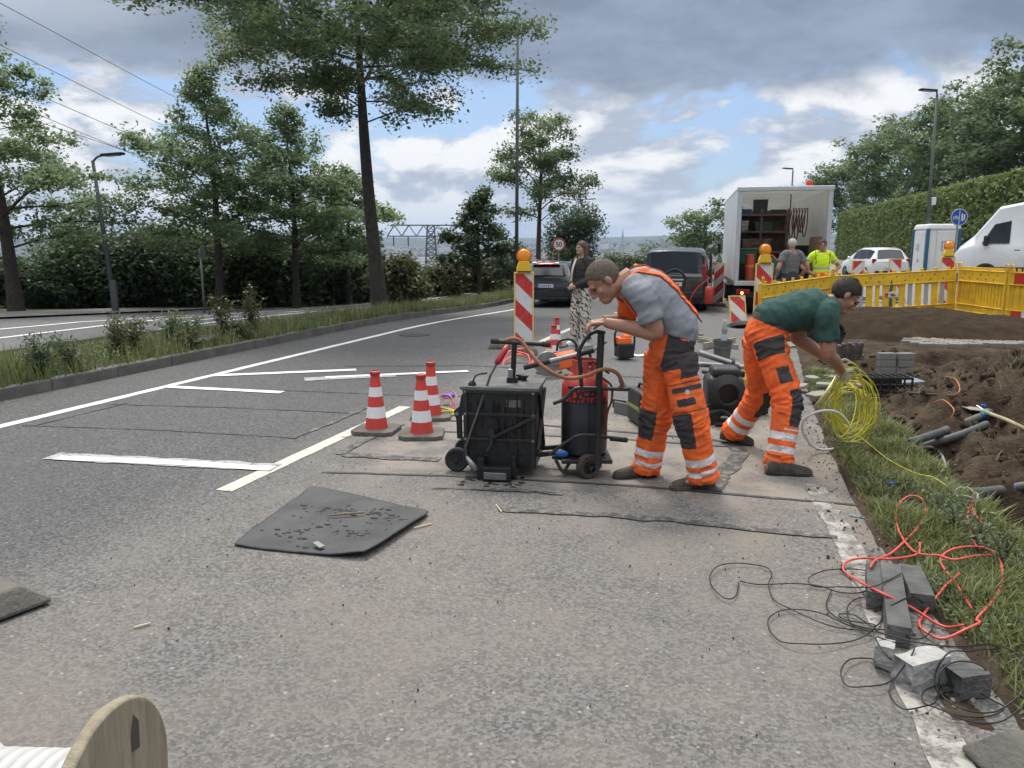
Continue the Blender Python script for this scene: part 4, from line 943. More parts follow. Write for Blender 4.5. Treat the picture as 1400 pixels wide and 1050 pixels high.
def coil(t):
    for k in range(6):
        rr = random.Random(k); x_ = .075*k-.12; l_ = .55+.35*rr.random(); c = [(x_, -.02*k, .02), (x_-.06, -.03, -l_*.5), (x_-.01, -.04, -l_), (x_+.06, -.03, -l_*.6), (x_+.05, -.02*k, .03), (x_+.02, 0, .06)]; MB().tube(catmull(c, 4), .017, 6).build('hose_loop', mat('red_hose', (.11, .04, .032), .6), t, smooth=True)
cargo('hose_coil', 'bundle of reddish hoses hanging from the right end of the truck shelf', 'hose', .58, 1.9, 2.95, coil)
def tubes(t):
    MB().lathe([(.12, 0), (.128, .04), (.124, .72), (.10, .74)], 18).build('tube_body', mat('orange_drum', (.50, .075, .03), .55, .2, dirt=(.2, .06, .04)), t, autos=40); MB().lathe([(.13, .36), (.136, .38), (.136, .42), (.13, .44)], 18).build('band', ORG, t)
cargo('orange_drum', 'bright orange tall drum standing at the left of the truck bed', 'drum', -.78, .55, .95, tubes)
def sack(t):
    b = MB(); b.ell((0, 0, .3), (.42, .3, .34), 14, 9); o = len(b.v)
    b.v = [tuple(Vector(p)*(1+.22*mnoise.noise(Vector(p)*4))) for p in b.v]; b.build('sack_body', TEAL, t, smooth=True); MB().tube(catmull([(-.2, -.2, .55), (0, -.26, .72), (.2, -.2, .55)], 5), .02, 6).build('strap', ORG, t)
cargo('canvas_sack', 'teal canvas sack with orange strap beside the orange drum in the truck', 'sack', -.22, .7, .95, sack)
def bin_(t):
    b = MB(); b.box((0, 0, .2), (.5, .4, .4), taper=1.1); b.build('bin_body', mat('bin_green', (.03, .12, .06), .5), t, bevel=.03); MB().box((0, 0, .43), (.6, .48, .06)).build('lid', mat('bin_green', (.03, .12, .06), .5), t, bevel=.02)
cargo('plastic_bin', 'dark green plastic bin behind the orange drum inside the truck', 'bin', -.8, 1.3, 1.4, bin_)
MB().box((-.8, 1.35, 1.17), (.7, .6, .44)).build('wheel_box', BLACK, tr)
def ply(t): MB().box((0, 0, .62), (.03, 1.9, 1.24)).build('board', WOOD, t, bevel=.003); MB().box((-.02, -.6, .62), (.02, .08, 1.2)).build('batten', WOOD, t)
cargo('plywood_board', 'brown plywood board leaning on the right inner wall of the truck', 'board', 1.10, 1.5, .95, ply)
b = MB(); b.lathe([(.11, 0), (.11, .05), (.09, .07), (.09, .16), (.06, .2)], 14); bl = b.build('roof_beacon', mat('beacon_red', (.65, .06, .02), .3), tr, autos=40); bl.location = (.72, .7, HB+.025)
for k, x in enumerate((-.25, 0, .2, .38)): MB().box((x, 1.4, HB+.08), (.1, .1, .12 if k else .08)).build('roof_lamp', BLACK, tr, bevel=.02)

# white hatchback behind the barriers
p = at(1192, 380, 37); z = right_z(p.x, p.y)-.05
hb = thing('parked_hatchback', 'small white hatchback parked in front of the hedge behind the barriers', 'car', (p.x, p.y, z), R(14))
shell('body', CARW, hb, [(-1.92, .72, .36, .74, .78, .62, .84), (-1.84, .82, .24, .82, .92, .68, .94), (-1.58, .84, .22, .83, .94, .60, 1.38), (-1.1, .845, .22, .835, .92, .62, 1.46), (-.1, .845, .22, .835, .90, .62, 1.46), (.45, .845, .22, .83, .90, .58, 1.38), (1.1, .83, .22, .80, .92, .62, .94), (1.75, .78, .25, .74, .78, .5, .80), (1.95, .62, .34, .58, .62, .4, .64)], (2, 3, 4), {1: 'rear', 5: 'front'})
for x in (-.73, .73):
    for y in (-1.2, 1.22): wheel(hb, x*1.02, y, .30, .2)
    MB().box((x*1.03, -1.85, .86), (.17, .10, .20)).build('tail_light', TAILD, hb, bevel=.02); MB().ell((x*1.25, .58, .98), (.09, .06, .07), 8, 6).build('wing_mirror', CARW, hb, smooth=True)
plate(hb, -1.93, .52, .5); MB().box((0, -1.88, .66), (1.2, .02, .11)).build('warning_strip', stripes('warn_small', SRED, SWHT, 4, 4), hb); MB().box((0, -1.90, .36), (1.4, .08, .12)).build('bumper_insert', PLD, hb, bevel=.02)

# white high-roof panel van cut off by the right picture edge
p = at(1446, 400, 25.2); z = right_z(p.x, p.y)
pv = thing('panel_van', 'white high-roof panel van with roof rack at the right picture edge', 'van', (p.x, p.y, z), R(72))
shell('body', CARW, pv, [(-3.0, .92, .40, .94, 1.25, .84, 2.55), (-2.9, .98, .34, .99, 1.28, .88, 2.70), (-1.0, .99, .34, .99, 1.28, .89, 2.74), (.9, .99, .34, .99, 1.28, .88, 2.70), (1.80, .99, .34, .98, 1.28, .86, 2.52), (2.44, .97, .34, .95, 1.28, .76, 1.62), (2.84, .93, .36, .88, 1.14, .66, 1.26), (3.02, .82, .42, .78, .90, .58, .96)], (), {4: 'front'})
for x in (-1, 1):
    for y in (-1.75, 2.05): wheel(pv, x*.92, y, .35, .24)
    MB().prism([(x*.935, 1.45, 1.34), (x*.925, 2.22, 1.34), (x*.875, 1.90, 1.95), (x*.855, 1.45, 2.06)], (x*.06, 0, 0)).build('side_window', GLS, pv, fixn=True, bevel=.01)
    MB().box((x*1.12, 2.10, 1.42), (.2, .14, .34)).build('wing_mirror', PLD, pv, bevel=.04); MB().box((x*1.0, -.2, .50), (.04, 4.4, .16)).build('side_moulding', PLD, pv, bevel=.015); MB().box((x*.975, 1.22, 1.12), (.03, .18, .05)).build('door_handle', PLD, pv, bevel=.01)
    MB().prism([(x*.62, 2.93, .92), (x*.86, 2.80, .95), (x*.90, 2.66, 1.16), (x*.70, 2.80, 1.12)], (0, .06, 0)).build('headlight', mat('lamp_glass', (.10, .11, .12), .12, coat=.6), pv, fixn=True, bevel=.01)
    b = MB()
    for yy in (-2.2, -.6, 1.0): b.tube([(x*.99, yy, .62), (x*.995, yy, 1.3), (x*.90, yy, 2.5)], .007, 5)
    b.build('panel_seam', mat('seam_grey', (.35, .35, .36), .6), pv)
MB().box((0, 2.98, .55), (1.6, .1, .3)).build('front_bumper', PLD, pv, bevel=.04); MB().box((0, 2.96, .88), (.8, .06, .2)).build('grille', PLD, pv, bevel=.02)
b = MB()
for x in (-.8, .8): b.box((x, -.9, 2.86), (.05, 3.6, .05))
for y in (-2.5, -1.4, -.3, .8): b.box((0, y, 2.90), (1.7, .05, .04)); b.box((-.8, y, 2.79), (.05, .05, .12)); b.box((.8, y, 2.79), (.05, .05, .12))
b.build('roof_rack', STEEL, pv)

# ================================================================== STREET FURNITURE
def pole_part(t, h, r0, r1, m=POLED, name='pole', lean=(0, 0)): return MB().tube([(0, 0, -.1), (lean[0]*.5, lean[1]*.5, h*.5), (lean[0], lean[1], h)], [r0, (r0+r1)/2, r1], 14).build(name, m, t, smooth=True)
def lamp(label, u, vb, D, h, arm, rz, m=POLED, arms=1, lean=(0, 0), z=None, group='street lamps', headm=None):
    p = at(u, vb, D); z = drop(p.y) if z is None else z; t = thing('street_lamp', label, 'street lamp', (p.x, p.y, z), rz, group); pole_part(t, h, .075, .045, m, lean=lean)
    MB().lathe([(.10, 0), (.10, .9), (.078, .95)], 14).build('pole_base', m, t, autos=40)
    for s in ((1,) if arms == 1 else (1, -1)):
        if arm: MB().tube(catmull([(lean[0], lean[1], h-.03), (lean[0]+s*arm*.5, lean[1], h+.10), (lean[0]+s*arm, lean[1], h+.14)], 4), .03, 8).build('arm', m, t, smooth=True)
        b = MB(); b.box((lean[0]+s*(arm+.3), lean[1], h+.17), (.64, .24, .07), rot=(0, -.07*s, 0)); b.build('lamp_head', headm or PLD, t, bevel=.03)
        MB().box((lean[0]+s*(arm+.3), lean[1], h+.13), (.4, .17, .02), rot=(0, -.07*s, 0)).build('diffuser', GREYR, t, bevel=.005)
    return t
px = at(158, 425, 22.5); lamp('grey street lamp with short raised arm across the far road', 158, 425, 22.5, 4.30, .30, R(12), lean=(-.28, 0), z=left_z(px.x, px.y))
lamp('very tall grey lamp pole on the median beyond the oak, its head lost in leaves', 706, 400, 29, 10.1, .8, R(160), lean=(-.05, 0))
px = at(1263, 380, 30); lamp('dark green grey lamp pole with flat head beside the white toilet cabin', 1263, 380, 30, 6.95, .05, R(195), mat('olive_pole', (.085, .092, .085), .6), z=right_z(px.x, px.y), lean=(.12, 0))
MB().box((-.10, -.02, 3.1), (.16, .16, .28)).build('junction_box', WHT, bpy.data.objects['street_lamp.002'], bevel=.02)
lamp('slim distant lamp with flat head seen over the open truck roof', 1074, 400, 50, 7.4, .02, R(190), z=-.9)
lamp('distant double-armed lamp above the ivy mound', 789, 400, 70, 6.9, .9, R(16), arms=2, z=-1.0)
def disc_sign(name, label, u, v, D, r, fn, pole_m=ZINC, zb=0.0, rz=YAW, group=None):
    p = at(u, v, D); t = thing(name, label, 'road sign', (p.x, p.y, zb), rz, group); h = p.z-zb
    pole_part(t, h+r, .032, .030, pole_m); s = MB().lathe([(r, -.012), (r+.004, 0), (r, .012)], 32, 0, Matrix.Translation((0, -.055, h)) @ Matrix.Rotation(R(90), 4, 'X')).build('sign_plate', ZINC, t); fn(t, s, h, r); return t
def ringdisc(m, r0, r1, y, h, name, par): MB().lathe([(r0, 0), (r0, .004), (r1, .004), (r1, 0)], 36, 0, Matrix.Translation((0, y, h)) @ Matrix.Rotation(R(90), 4, 'X'), cap=False).build(name, m, par)
def face50(t, s, h, r):
    ringdisc(WHT, 0, r*.98, -.068, h, 'sign_face', s); ringdisc(RED, r*.76, r*.97, -.073, h, 'red_ring', s); lettering('50', r*1.02, BLACK, s, (0, -.078, h), (R(90), 0, 0), bold=.006)
disc_sign('speed_sign', 'round 50 speed limit sign with red ring beside the black car', 764, 334.5, 37, .31, face50, zb=-.3)
def faceback(t, s, h, r): ringdisc(WHT, 0, r*.98, -.068, h, 'sign_face', s); ringdisc(RED, r*.74, r*.97, -.073, h, 'red_ring', s); lettering('30', r, BLACK, s, (0, -.078, h), (R(90), 0, 0))
px = at(462, 368, 31); disc_sign('speed_sign', 'small round red-ringed sign across the far road left of the oak', 462, 368, 31, .20, faceback, zb=left_z(px.x, px.y))
px = at(457, 412, 30.5); t = thing('sign_post', 'bare thin post just left of the small red-ringed sign', 'post', (px.x, px.y, left_z(px.x, px.y)), 0); pole_part(t, 3.1, .03, .03, ZINC); MB().lathe([(.045, 0), (.045, .25), (.034, .27)], 12).build('ground_socket', ZINC, t)
px = at(279, 418, 22.5); t = thing('sign_post', 'grey post with an edge-on round sign at the far kerb, by the cone-shaped tree', 'road sign', (px.x, px.y, left_z(px.x, px.y)), YAW); pole_part(t, 1.85, .03, .03, ZINC)
MB().lathe([(.17, -.01), (.17, .01)], 24, 0, Matrix.Translation((.05, 0, 1.72)) @ Matrix.Rotation(R(80), 4, 'Z') @ Matrix.Rotation(R(90), 4, 'X')).build('sign_plate', ZINC, t)
def faceblue(t, s, h, r):
    ringdisc(BLUE, 0, r*.97, -.068, h, 'sign_face', s); ringdisc(WHT, r*.92, r*.97, -.073, h, 'white_rim', s); b = MB(); y = -.076
    b.box((0, y, h), (.018, .004, r*1.75))
    for cx in (-r*.60, -r*.22): b.tube([(cx+r*.15*math.cos(a), y, h-r*.10+r*.15*math.sin(a)) for a in lin(0, 6.28, 14)[:-1]], .008, 5, closed=True)
    b.tube([(-r*.6, y, h-r*.1), (-r*.45, y, h+r*.16), (-r*.28, y, h+r*.14), (-r*.22, y, h-r*.1)], .008, 5); b.tube([(-r*.45, y, h+r*.16), (-r*.36, y, h-r*.1), (-r*.28, y, h+r*.14)], .008, 5)
    for cx, k in ((r*.32, 1.0), (r*.58, .72)):
        b.ell((cx, y, h+r*.34*k), (r*.09, .004, r*.09), 8, 6); b.box((cx, y, h+r*.06*k), (r*.17, .004, r*.40*k)); b.tube([(cx, y, h-r*.1), (cx-r*.12, y, h-r*.48*k)], .012, 5); b.tube([(cx, y, h-r*.1), (cx+r*.12, y, h-r*.48*k)], .012, 5)
    b.build('cycle_and_walkers', WHT, s)
px = at(1310, 400, 27); disc_sign('cycle_path_sign', 'round blue cycle and footpath sign on a post left of the white panel van', 1310, 297, 27, .29, faceblue, zb=right_z(px.x, px.y))
# portable toilet cabin
p = at(1274, 390, 30); t = thing('toilet_cabin', 'white and blue portable toilet cabin in front of the hedge', 'toilet cabin', (p.x, p.y, right_z(p.x, p.y)-.05), R(12)); TB = mat('cabin_blue', (.025, .12, .20), .5)
MB().box((0, 0, 1.1), (1.14, 1.14, 2.0)).build('cabin_wall', WHT, t, bevel=.03); MB().box((0, 0, .06), (1.2, 1.2, .12)).build('base_skid', PLD, t)
b = MB(); b.box((0, 0, 2.16), (1.26, 1.26, .22), taper=.92); b.build('roof', WHT, t, bevel=.07, seg=3)
dr = MB().box((.12, -.595, 1.08), (.74, .05, 1.86)).build('door', WHT, t, bevel=.02); MB().box((.36, -.63, 1.05), (.05, .04, .16)).build('door_handle', PLD, dr, bevel=.01)
b = MB(); q = .17
for a, c in (((-q, -q), (q, -q)), ((q, -q), (q, q)), ((q, q), (-q, q)), ((-q, q), (-q, -q)), ((-.08, -.1), (-.08, .1)), ((-.08, .1), (.07, .1)), ((-.05, .0), (.08, -.1))): b.bar((.12+a[0], -.623, 1.45+a[1]), (.12+c[0], -.623, 1.45+c[1]), .022, .006)
b.build('door_emblem', BLACK, dr); MB().box((.12, -.623, .92), (.34, .006, .05)).build('door_notice', GREYR, dr)
sp = MB().box((-.595, .0, 1.08), (.05, .9, 1.86)).build('side_panel', WHT, t, bevel=.02); b = MB(); [b.box((-.624, .1, 1.5-.07*k), (.006, .28-.05*(k % 2), .03)) for k in range(4)]; b.box((-.624, .0, .9), (.006, .16, .14)); b.build('side_notice', GREYR, sp)
for x in (-.58, .58):
    for y in (-.58, .58): MB().box((x, y, 1.1), (.12, .12, 2.0)).build('corner_post', TB, t, bevel=.03)

# striped warning boards with amber lamps
def beacon(label, x, y, z, rz, h=1.10, lampon=True, wd=.27, flip=1, group='striped warning boards', lean=0.0, up=.12):
    t = thing('warning_board', label, 'warning board', (x, y, z), rz, group); t.rotation_euler.x = lean
    MB().box((0, 0, up+h/2), (wd, .035, h)).build('board', stripes('diag'+str(flip), SRED, SWHT, 1.9*flip, 1.95, .10), t, bevel=.004)
    b = MB()
    for s in (-1, 1): b.box((s*(wd/2+.009), 0, up+h/2), (.022, .05, h+.02))
    b.box((0, 0, up+h+.012), (wd+.04, .05, .022)); b.build('edge_frame', CREAM, t, bevel=.005)
    b = MB(); b.box((0, .05, .05), (.40, .80, .10), taper=.9); b.build('foot_plate', CONC, t, bevel=.02)
    MB().box((0, 0, .1), (.06, .04, .14)).build('stub', STEEL, t)
    if lampon:
        z0 = up+h+.02
        bx = MB(); bx.prism([(-.115, -.055, z0), (.115, -.055, z0), (.115, -.055, z0+.07), (.075, -.055, z0+.17), (-.075, -.055, z0+.17), (-.115, -.055, z0+.07)], (0, .11, 0)); la = bx.build('battery_box', YEL, t, bevel=.012, fixn=True)
        MB().box((0, -.06, z0+.012), (.2, .01, .018)).build('box_rim', BLACK, la)
        T = Matrix.Translation((0, 0, z0+.255)) @ Matrix.Rotation(R(90), 4, 'X'); MB().lathe([(.0, .06), (.05, .058), (.085, .045), (.105, .015), (.108, 0), (.105, -.015), (.085, -.045), (.05, -.058), (0, -.06)], 24, 0, T, cap=False).build('lens', AMB, la, autos=25)
        MB().lathe([(.10, .0), (.117, -.012), (.117, .012), (.10, .0)], 24, 0, T, cap=False).build('lens_ring', ORG, la)
    return t
p = gp(716, 482); beacon('red and white striped warning board with amber lamp standing between the cones and the woman', p.x, p.y, 0, YAW+R(4), 1.12)
p = at(1042, 420, 14.6); beacon('striped warning board with amber lamp behind the yellow barrier, in front of the truck', p.x, p.y, drop(p.y), YAW, 1.22, True, .29, 1)
p = at(1290, 420, 18.2); z = right_z(p.x, p.y); beacon('striped warning board with amber lamp behind the barrier corner, before the toilet cabin', p.x, p.y, z, YAW-R(8), 1.08)
for u, D, h, lab, fl, lo in ((981, 26, 1.30, 'striped warning board without lamp between graphite van and truck', -1, False), (1169, 22, .97, 'striped warning board in front of the white hatchback, left one', -1, False), (1219, 21, .97, 'striped warning board in front of the white hatchback, right one', 1, False), (868, 30, .85, 'small distant warning board with amber lamp left of the graphite van', 1, True)):
    p = at(u, 420, D); z = drop(p.y) if u < 1100 else right_z(p.x, p.y)+.05; beacon(lab, p.x, p.y, z, YAW, h, lo, .30, fl)
p = at(1011, 425, 16.6); beacon('low leaning striped board with small light beside the truck rear wheel', p.x, p.y, drop(p.y), YAW+R(10), .55, False, .34, 1, lean=R(-14))
MB().ell((.10, -.05, .74), (.035, .03, .035), 10, 6).build('small_light', emit_mat('amber_lit', (1, .55, .12), 1.6), bpy.data.objects[[o.name for o in bpy.data.objects if o.name.startswith('warning_board')][-1]])
# traffic cones
def cone(label, x, y, z, k=1.0, group='traffic cones', rz=0.0, clean=True):
    t = thing('traffic_cone', label, 'traffic cone', (x, y, z), rz, group)
    b = MB(); hs = [(.105, .035), (.100, .045), (.088, .135), (.0875, .136), (.075, .235), (.0745, .236), (.063, .325), (.0625, .326), (.052, .41), (.0515, .411), (.040, .50), (.036, .51)]
    prof = [(r*k, h*k) for r, h in hs]; n = 28; mids = {0: 0, 1: 0, 2: 0, 3: 1, 4: 0, 5: 0, 6: 0, 7: 1, 8: 0, 9: 0, 10: 0}
    b.lathe(prof, n, 0); per = n
    for i in range(len(prof)-1):
        for j in range(n): b.m[i*n+j] = mids.get(i, 0)
    b.build('cone_body', [RED if clean else ORG, REFL], t, autos=50)
    MB().lathe([(.036*k, .50*k), (.046*k, .515*k), (.046*k, .545*k), (.030*k, .55*k), (.030*k, .52*k)], 20, 0, cap=False).build('cone_tip', RED, t, autos=40)
    w = .19*k; c = .055*k; o = [(-w, -w+c), (-w+c, -w), (w-c, -w), (w, -w+c), (w, w-c), (w-c, w), (-w+c, w), (-w, w-c)]; MB().prism([(x_, y_, 0) for x_, y_ in o], (0, 0, .038*k)).build('cone_base', CONC, t, bevel=.006, fixn=True)
    return t
for (u, v, zz, lab) in ((515, 590, 0, 'red and white traffic cone standing alone on the cream lane line, leftmost'), (577, 596, 0, 'red and white traffic cone nearest the black melting kettle'), (590, 571, 0, 'red and white traffic cone partly hidden behind the one nearest the kettle')):
    p = gp(u, v); cone(lab, p.x, p.y, 0, 1.0, rz=.3 if u > 520 else .1)
p = gp(757, 492); cone('small red cone standing in front of another behind the kettle handle', p.x, p.y, 0, .95); p = gp(761, 474); cone('small red cone just behind another, left of the woman', p.x, p.y, 0, .90)
p = gp(736, 520); cone('orange cone lying under hoses behind the kettle, beside the warning board foot', p.x, p.y+.6, 0, .8, clean=False)

# yellow plastic barriers
def barrier(label, a, c, h=1.0, style='slat', feet=True):
    a, c = Vector(a), Vector(c); L_ = (c-a).xy.length; rz = math.atan2(c.y-a.y, c.x-a.x); t = thing('safety_barrier', label, 'barrier', a, rz, 'yellow safety barriers'); t.rotation_euler = Euler((0, -math.atan2(c.z-a.z, L_), rz))
    b = MB(); b.box((L_/2, 0, h*.84), (L_, .05, .235)); b.box((L_/2, -.012, h*.955), (L_, .06, .02)); b.box((L_/2, -.012, h*.73), (L_, .065, .025))
    n = int(L_/.125 if style != 'slat' else L_/.30)
    for i in range(n): b.box(((i+.5)*L_/n, 0, h*.985), (.055, .045, .075))
    b.build('top_panel', YEL, t, bevel=.008); b = MB(); b.box((L_/2, 0, h*.19), (L_, .05, .13)); b.box((L_/2, -.012, h*.26), (L_, .065, .022)); b.box((L_/2, -.012, h*.125), (L_, .065, .02)); b.build('bottom_rail', YEL, t, bevel=.008)
    b = MB(); n = 15
    for i in range(n):
        x = (i+.5)*L_/n
        if style == 'slat': b.box((x, .004*(i % 2), h*.495), (L_/n*(.74 if i % 2 == 0 else .50), .022, h*.45), 1 if (i % 2 and i not in (5, 7)) else 0)
        else: b.box((x, .01, h*.495), (L_/n*.55, .04, h*.45)); 
    if style != 'slat': b.box((L_/2, .012, h*.495), (L_, .012, h*.45))
    b.build('slats', [YEL, GREYR], t, bevel=.004)
    for x in (.02, L_-.02): b = MB(); b.box((x, 0, h*.50), (.07, .065, h*1.0)); b.tube(catmull([(x, -.03, h*.98), (x, -.03, h*1.09), (x+.06, -.03, h*1.08), (x+.07, -.03, h*.98)], 4), .014, 6); b.build('end_post', YEL, t, bevel=.008)
    b = MB()
    for i in range(int(L_/.3)):
        for dz in (-.045, .04): b.cyl(((i+.5)*.3+(.1 if dz > 0 else 0), -.030, h*.84+dz), ((i+.5)*.3+(.1 if dz > 0 else 0), -.024, h*.84+dz), .014, n=10)
    b.build('panel_holes', BLACK, t)
    if style == 'slat':
        e = MB(); e.box((L_*.47, -.016, h*.52), (.30, .02, .10)); pl_ = e.build('centre_plate', REFL, t, bevel=.004); MB().box((L_*.47-.10, -.028, h*.52), (.08, .004, .085)).build('red_field', RED, pl_); b = MB(); b.box((L_*.47+.03, -.028, h*.53), (.09, .004, .02)); b.box((L_*.47+.05, -.028, h*.50), (.11, .004, .022)); b.build('dark_marks', BLACK, pl_)
        f_ = MB(); f_.prism([(L_*.47-.045, -.035, h*.22), (L_*.47+.045, -.035, h*.22), (L_*.47+.03, -.035, h*.42), (L_*.47, -.035, h*.46), (L_*.47-.03, -.035, h*.42)], (0, .01, 0)); f_.build('green_clip', mat('clip_green', (.03, .10, .07), .5), t, fixn=True); f_ = MB(); f_.prism([(L_*.47-.03, -.035, h*.60), (L_*.47+.03, -.035, h*.60), (L_*.47+.035, -.035, h*.72), (L_*.47, -.035, h*.80), (L_*.47-.035, -.035, h*.72)], (0, .01, 0)); f_.build('green_clip', mat('clip_green', (.03, .10, .07), .5), t, fixn=True)
    if style == 'plate':
        for zz, hh in ((h*.84, .20), (h*.19, .13)):
            b = MB(); k = 8
            for i in range(k): b.box((L_*.06+(i+.5)*L_*.88/k, -.034, zz), (L_*.88/k, .006, hh), i % 2)
            b.build('striped_plate', [mat('plate_red', SRED, .4), REFL], t)
    if feet:
        for q in (.12, .88): MB().box((L_*q, 0, .05), (.3, .42, .10), taper=.85).build('foot', CONC, t, bevel=.02)
    return t
A = at(1036, 480, 14.1); A.z = drop(A.y)-.005; B = at(1131, 458, 15.9); B.z = .10; Cc = at(1301, 447, 16.4); Cc.z = right_z(Cc.x, Cc.y)+.02; Bz = B.copy(); Bz.x += .05
barrier('yellow barrier nearest the truck, partly hidden by the green-shirted worker', A, B, 1.02)
barrier('yellow barrier with grey slats and green clip standing behind the soil heap', Bz, Cc, 1.02)
D1 = at(1370, 446, 14.75); D1.z = right_z(D1.x, D1.y)+.02; E1 = at(1306, 440, 16.5); E1.z = Cc.z; F1 = at(1470, 446, 13.3); F1.z = D1.z
barrier('closed yellow barrier with ribs running towards us right of the heap', E1, D1, 1.02, 'rib'); G1 = D1+(F1-D1).normalized()*2.2; D2 = D1+(F1-D1).normalized()*.06
barrier('yellow barrier with red and white plates at the right picture edge', D2, G1, 1.02, 'plate')

# lattice pylon in the valley and its wires
PY = at(590, 372, 190); t = thing('lattice_pylon', 'grey lattice power pylon with one wide crossbeam beyond the trees', 'pylon', (PY.x, PY.y, PY.z-6), YAW+R(4)); H_ = at(590, 308, 190).z-PY.z+6; LAT = mat('pylon_steel', (.13, .14, .15), .6, .1)
b = MB()
for i in range(12):
    z0, z1 = H_*i/12, H_*(i+1)/12; w0, w1 = 1.9-1.1*i/12, 1.9-1.1*(i+1)/12
    for sx in (-1, 1):
        for sy in (-1, 1): b.bar((sx*w0, sy*w0, z0), (sx*w1, sy*w1, z1), .24)
    for s in (-1, 1): b.bar((-w0, s*w0, z0), (w1, s*w1, z1), .18); b.bar((w0, s*w0, z0), (-w1, s*w1, z1), .18); b.bar((s*w0, -w0, z0), (s*w1, w1, z1), .18); b.bar((-w1, s*w1, z1), (w1, s*w1, z1), .18)
b.build('lattice_mast', LAT, t); b = MB(); zt, zb_ = H_, H_-2.6
for s in (-1, 1):
    b.bar((-9.0, s*.9, zt), (9.0, s*.9, zt), .24); b.bar((-10.5, s*.9, zb_), (10.5, s*.9, zb_), .24)
    xs_ = lin(-10.5, 10.5, 12)
    for i in range(12): b.bar((xs_[i], s*.9, zb_ if i % 2 == 0 else zt), (xs_[i+1], s*.9, zt if i % 2 == 0 else zb_), .15)
b.build('crossbeam', LAT, t)
for x in (-9, -5.5, 5.5, 9): MB().tube([(x, 0, zb_), (x, 0, zb_-2.4)], .16, 6).build('insulator', mat('insulator', (.08, .05, .04), .5), t)
for i, (v0, u1, v1) in enumerate(((2, 235, 132), (62, 230, 170), (112, 228, 190), (140, 215, 208), (160, 222, 192))):
    A_, B_ = at(-60, v0-30, 60), at(u1+150, v1+62, 185); m_ = (A_+B_)/2-Vector((0, 0, 1.2)); o = MB().tube(catmull([A_, m_, B_], 10), .035, 5).build('power_line', LAT); tag(o, ('highest thin power line crossing the cloudy sky at upper left', 'second thin power line from the top left of the sky', 'third power line down, between the closer pairs at upper left', 'fourth power line down at upper left', 'lowest power line, just over the leftmost tree')[i], 'power line', 'power lines at upper left')

# ================================================================== EQUIPMENT ON THE LANE
KET = mat('kettle_black', (.0065, .007, .008), .42, .35, 6, .25, 30, dirt=(.05, .047, .043), dirt_scale=4, dirt_amt=.14); BOTB = mat('bottle_black', (.016, .017, .020), .35, .25, 6, .1, dirt=(.06, .055, .05), dirt_amt=.3)
BOTR = mat('bottle_red', (.46, .038, .026), .5, .15, 8, .05, dirt=(.22, .05, .04), dirt_amt=.5); HOSEB = mat('brown_hose', (.26, .105, .048), .6, .15, 8); TOPD = mat('dusty_lid', (.13, .13, .122), .8, .25, 9, .2, dirt=(.05, .05, .05), dirt_amt=.7)
p = gp(684, 651); kt = thing('melting_kettle', 'black steel melting kettle on small wheels with T handle and gas torch', 'road machine', (p.x, p.y, 0), YAW-R(9)); KX, KY = 0, .18
w2, d2, z0, z1 = .262, .21, .075, .63
MB().box((0, KY, (z0+z1)/2), (2*w2, 2*d2, z1-z0)).build('tank', KET, kt, bevel=.012)
ld = MB().box((0, KY, z1+.014), (2*w2+.035, 2*d2+.04, .026)).build('lid', TOPD, kt, bevel=.006)
b = MB()
for x, y in ((.10, .10), (.14, .06)): b.cyl((x, KY+y, z1+.03), (x, KY+y, z1+.055), .018, n=8); b.box((x, KY+y, z1+.062), (.055, .035, .012))
b.build('lid_catch', BLACK, ld)
MB().box((.05, KY+.02, z1+.075), (.035, .10, .10)).build('lid_bracket', STEEL, ld, bevel=.004)
b = MB()
for zz in (.28, .46, .62): b.box((0, KY-d2-.008, zz), (2*w2, .018, .020))
for x in (-w2+.02, w2-.02): b.box((x, KY-d2-.010, (z0+z1)/2), (.028, .022, z1-z0-.02))
b.bar((-.04, KY-d2-.03, .30), (w2+.02, KY-d2-.03, .47), .030, .02); b.bar((w2+.012, KY-d2+.02, .20), (w2+.012, KY+d2, .58), .02, .03); b.bar((w2+.012, KY+d2-.04, .15), (w2+.012, KY-d2+.1, .60), .02, .03)
b.build('stiffening_frame', BLACK, kt, bevel=.003)
# T handle
b = MB(); b.cyl((.06, KY, z1), (.075, KY, z1+.31), .019, n=12); b.box((.06, KY, z1+.04), (.075, .07, .045)); b.build('handle_post', BLACK, kt); h_ = MB(); h_.cyl((-.085, KY-.02, z1+.325), (.28, KY+.02, z1+.305), .017, n=14); h_.build('handle_bar', BLACK, kt)
for x, dz in ((-.095, .3255), (.275, .3055)): MB().cyl((x, KY-.02 if x < 0 else KY+.02, z1+dz), (x+.06, KY-.015 if x < 0 else KY+.015, z1+dz-.002), .0205, n=14).build('grip', RUB, kt)
# torch: red handle, long lance leaning down the front left
TL = [Vector((.035, KY-.06, z1+.30)), Vector((-.035, KY-.13, z1+.175)), Vector((-.07, KY-.17, z1+.10)), Vector((-.225, KY-.30, .24)), Vector((-.22, KY-.30, .17)), Vector((-.15, KY-.30, .07))]
to = MB().tube(TL[1:5], .0085, 8).build('torch_lance', mat('brass_dark', (.10, .095, .085), .5, metal=.6), kt); MB().tube([TL[0], TL[0].lerp(TL[1], .3), TL[0].lerp(TL[1], .8), TL[1]], [.016, .024, .024, .016], 12).build('torch_grip', mat('torch_red', (.36, .02, .028), .4), to, smooth=True); MB().tube([TL[4], TL[4].lerp(TL[5], .5), TL[5]], [.010, .022, .026], 12).build('burner_nozzle', STEEL, to, smooth=True)
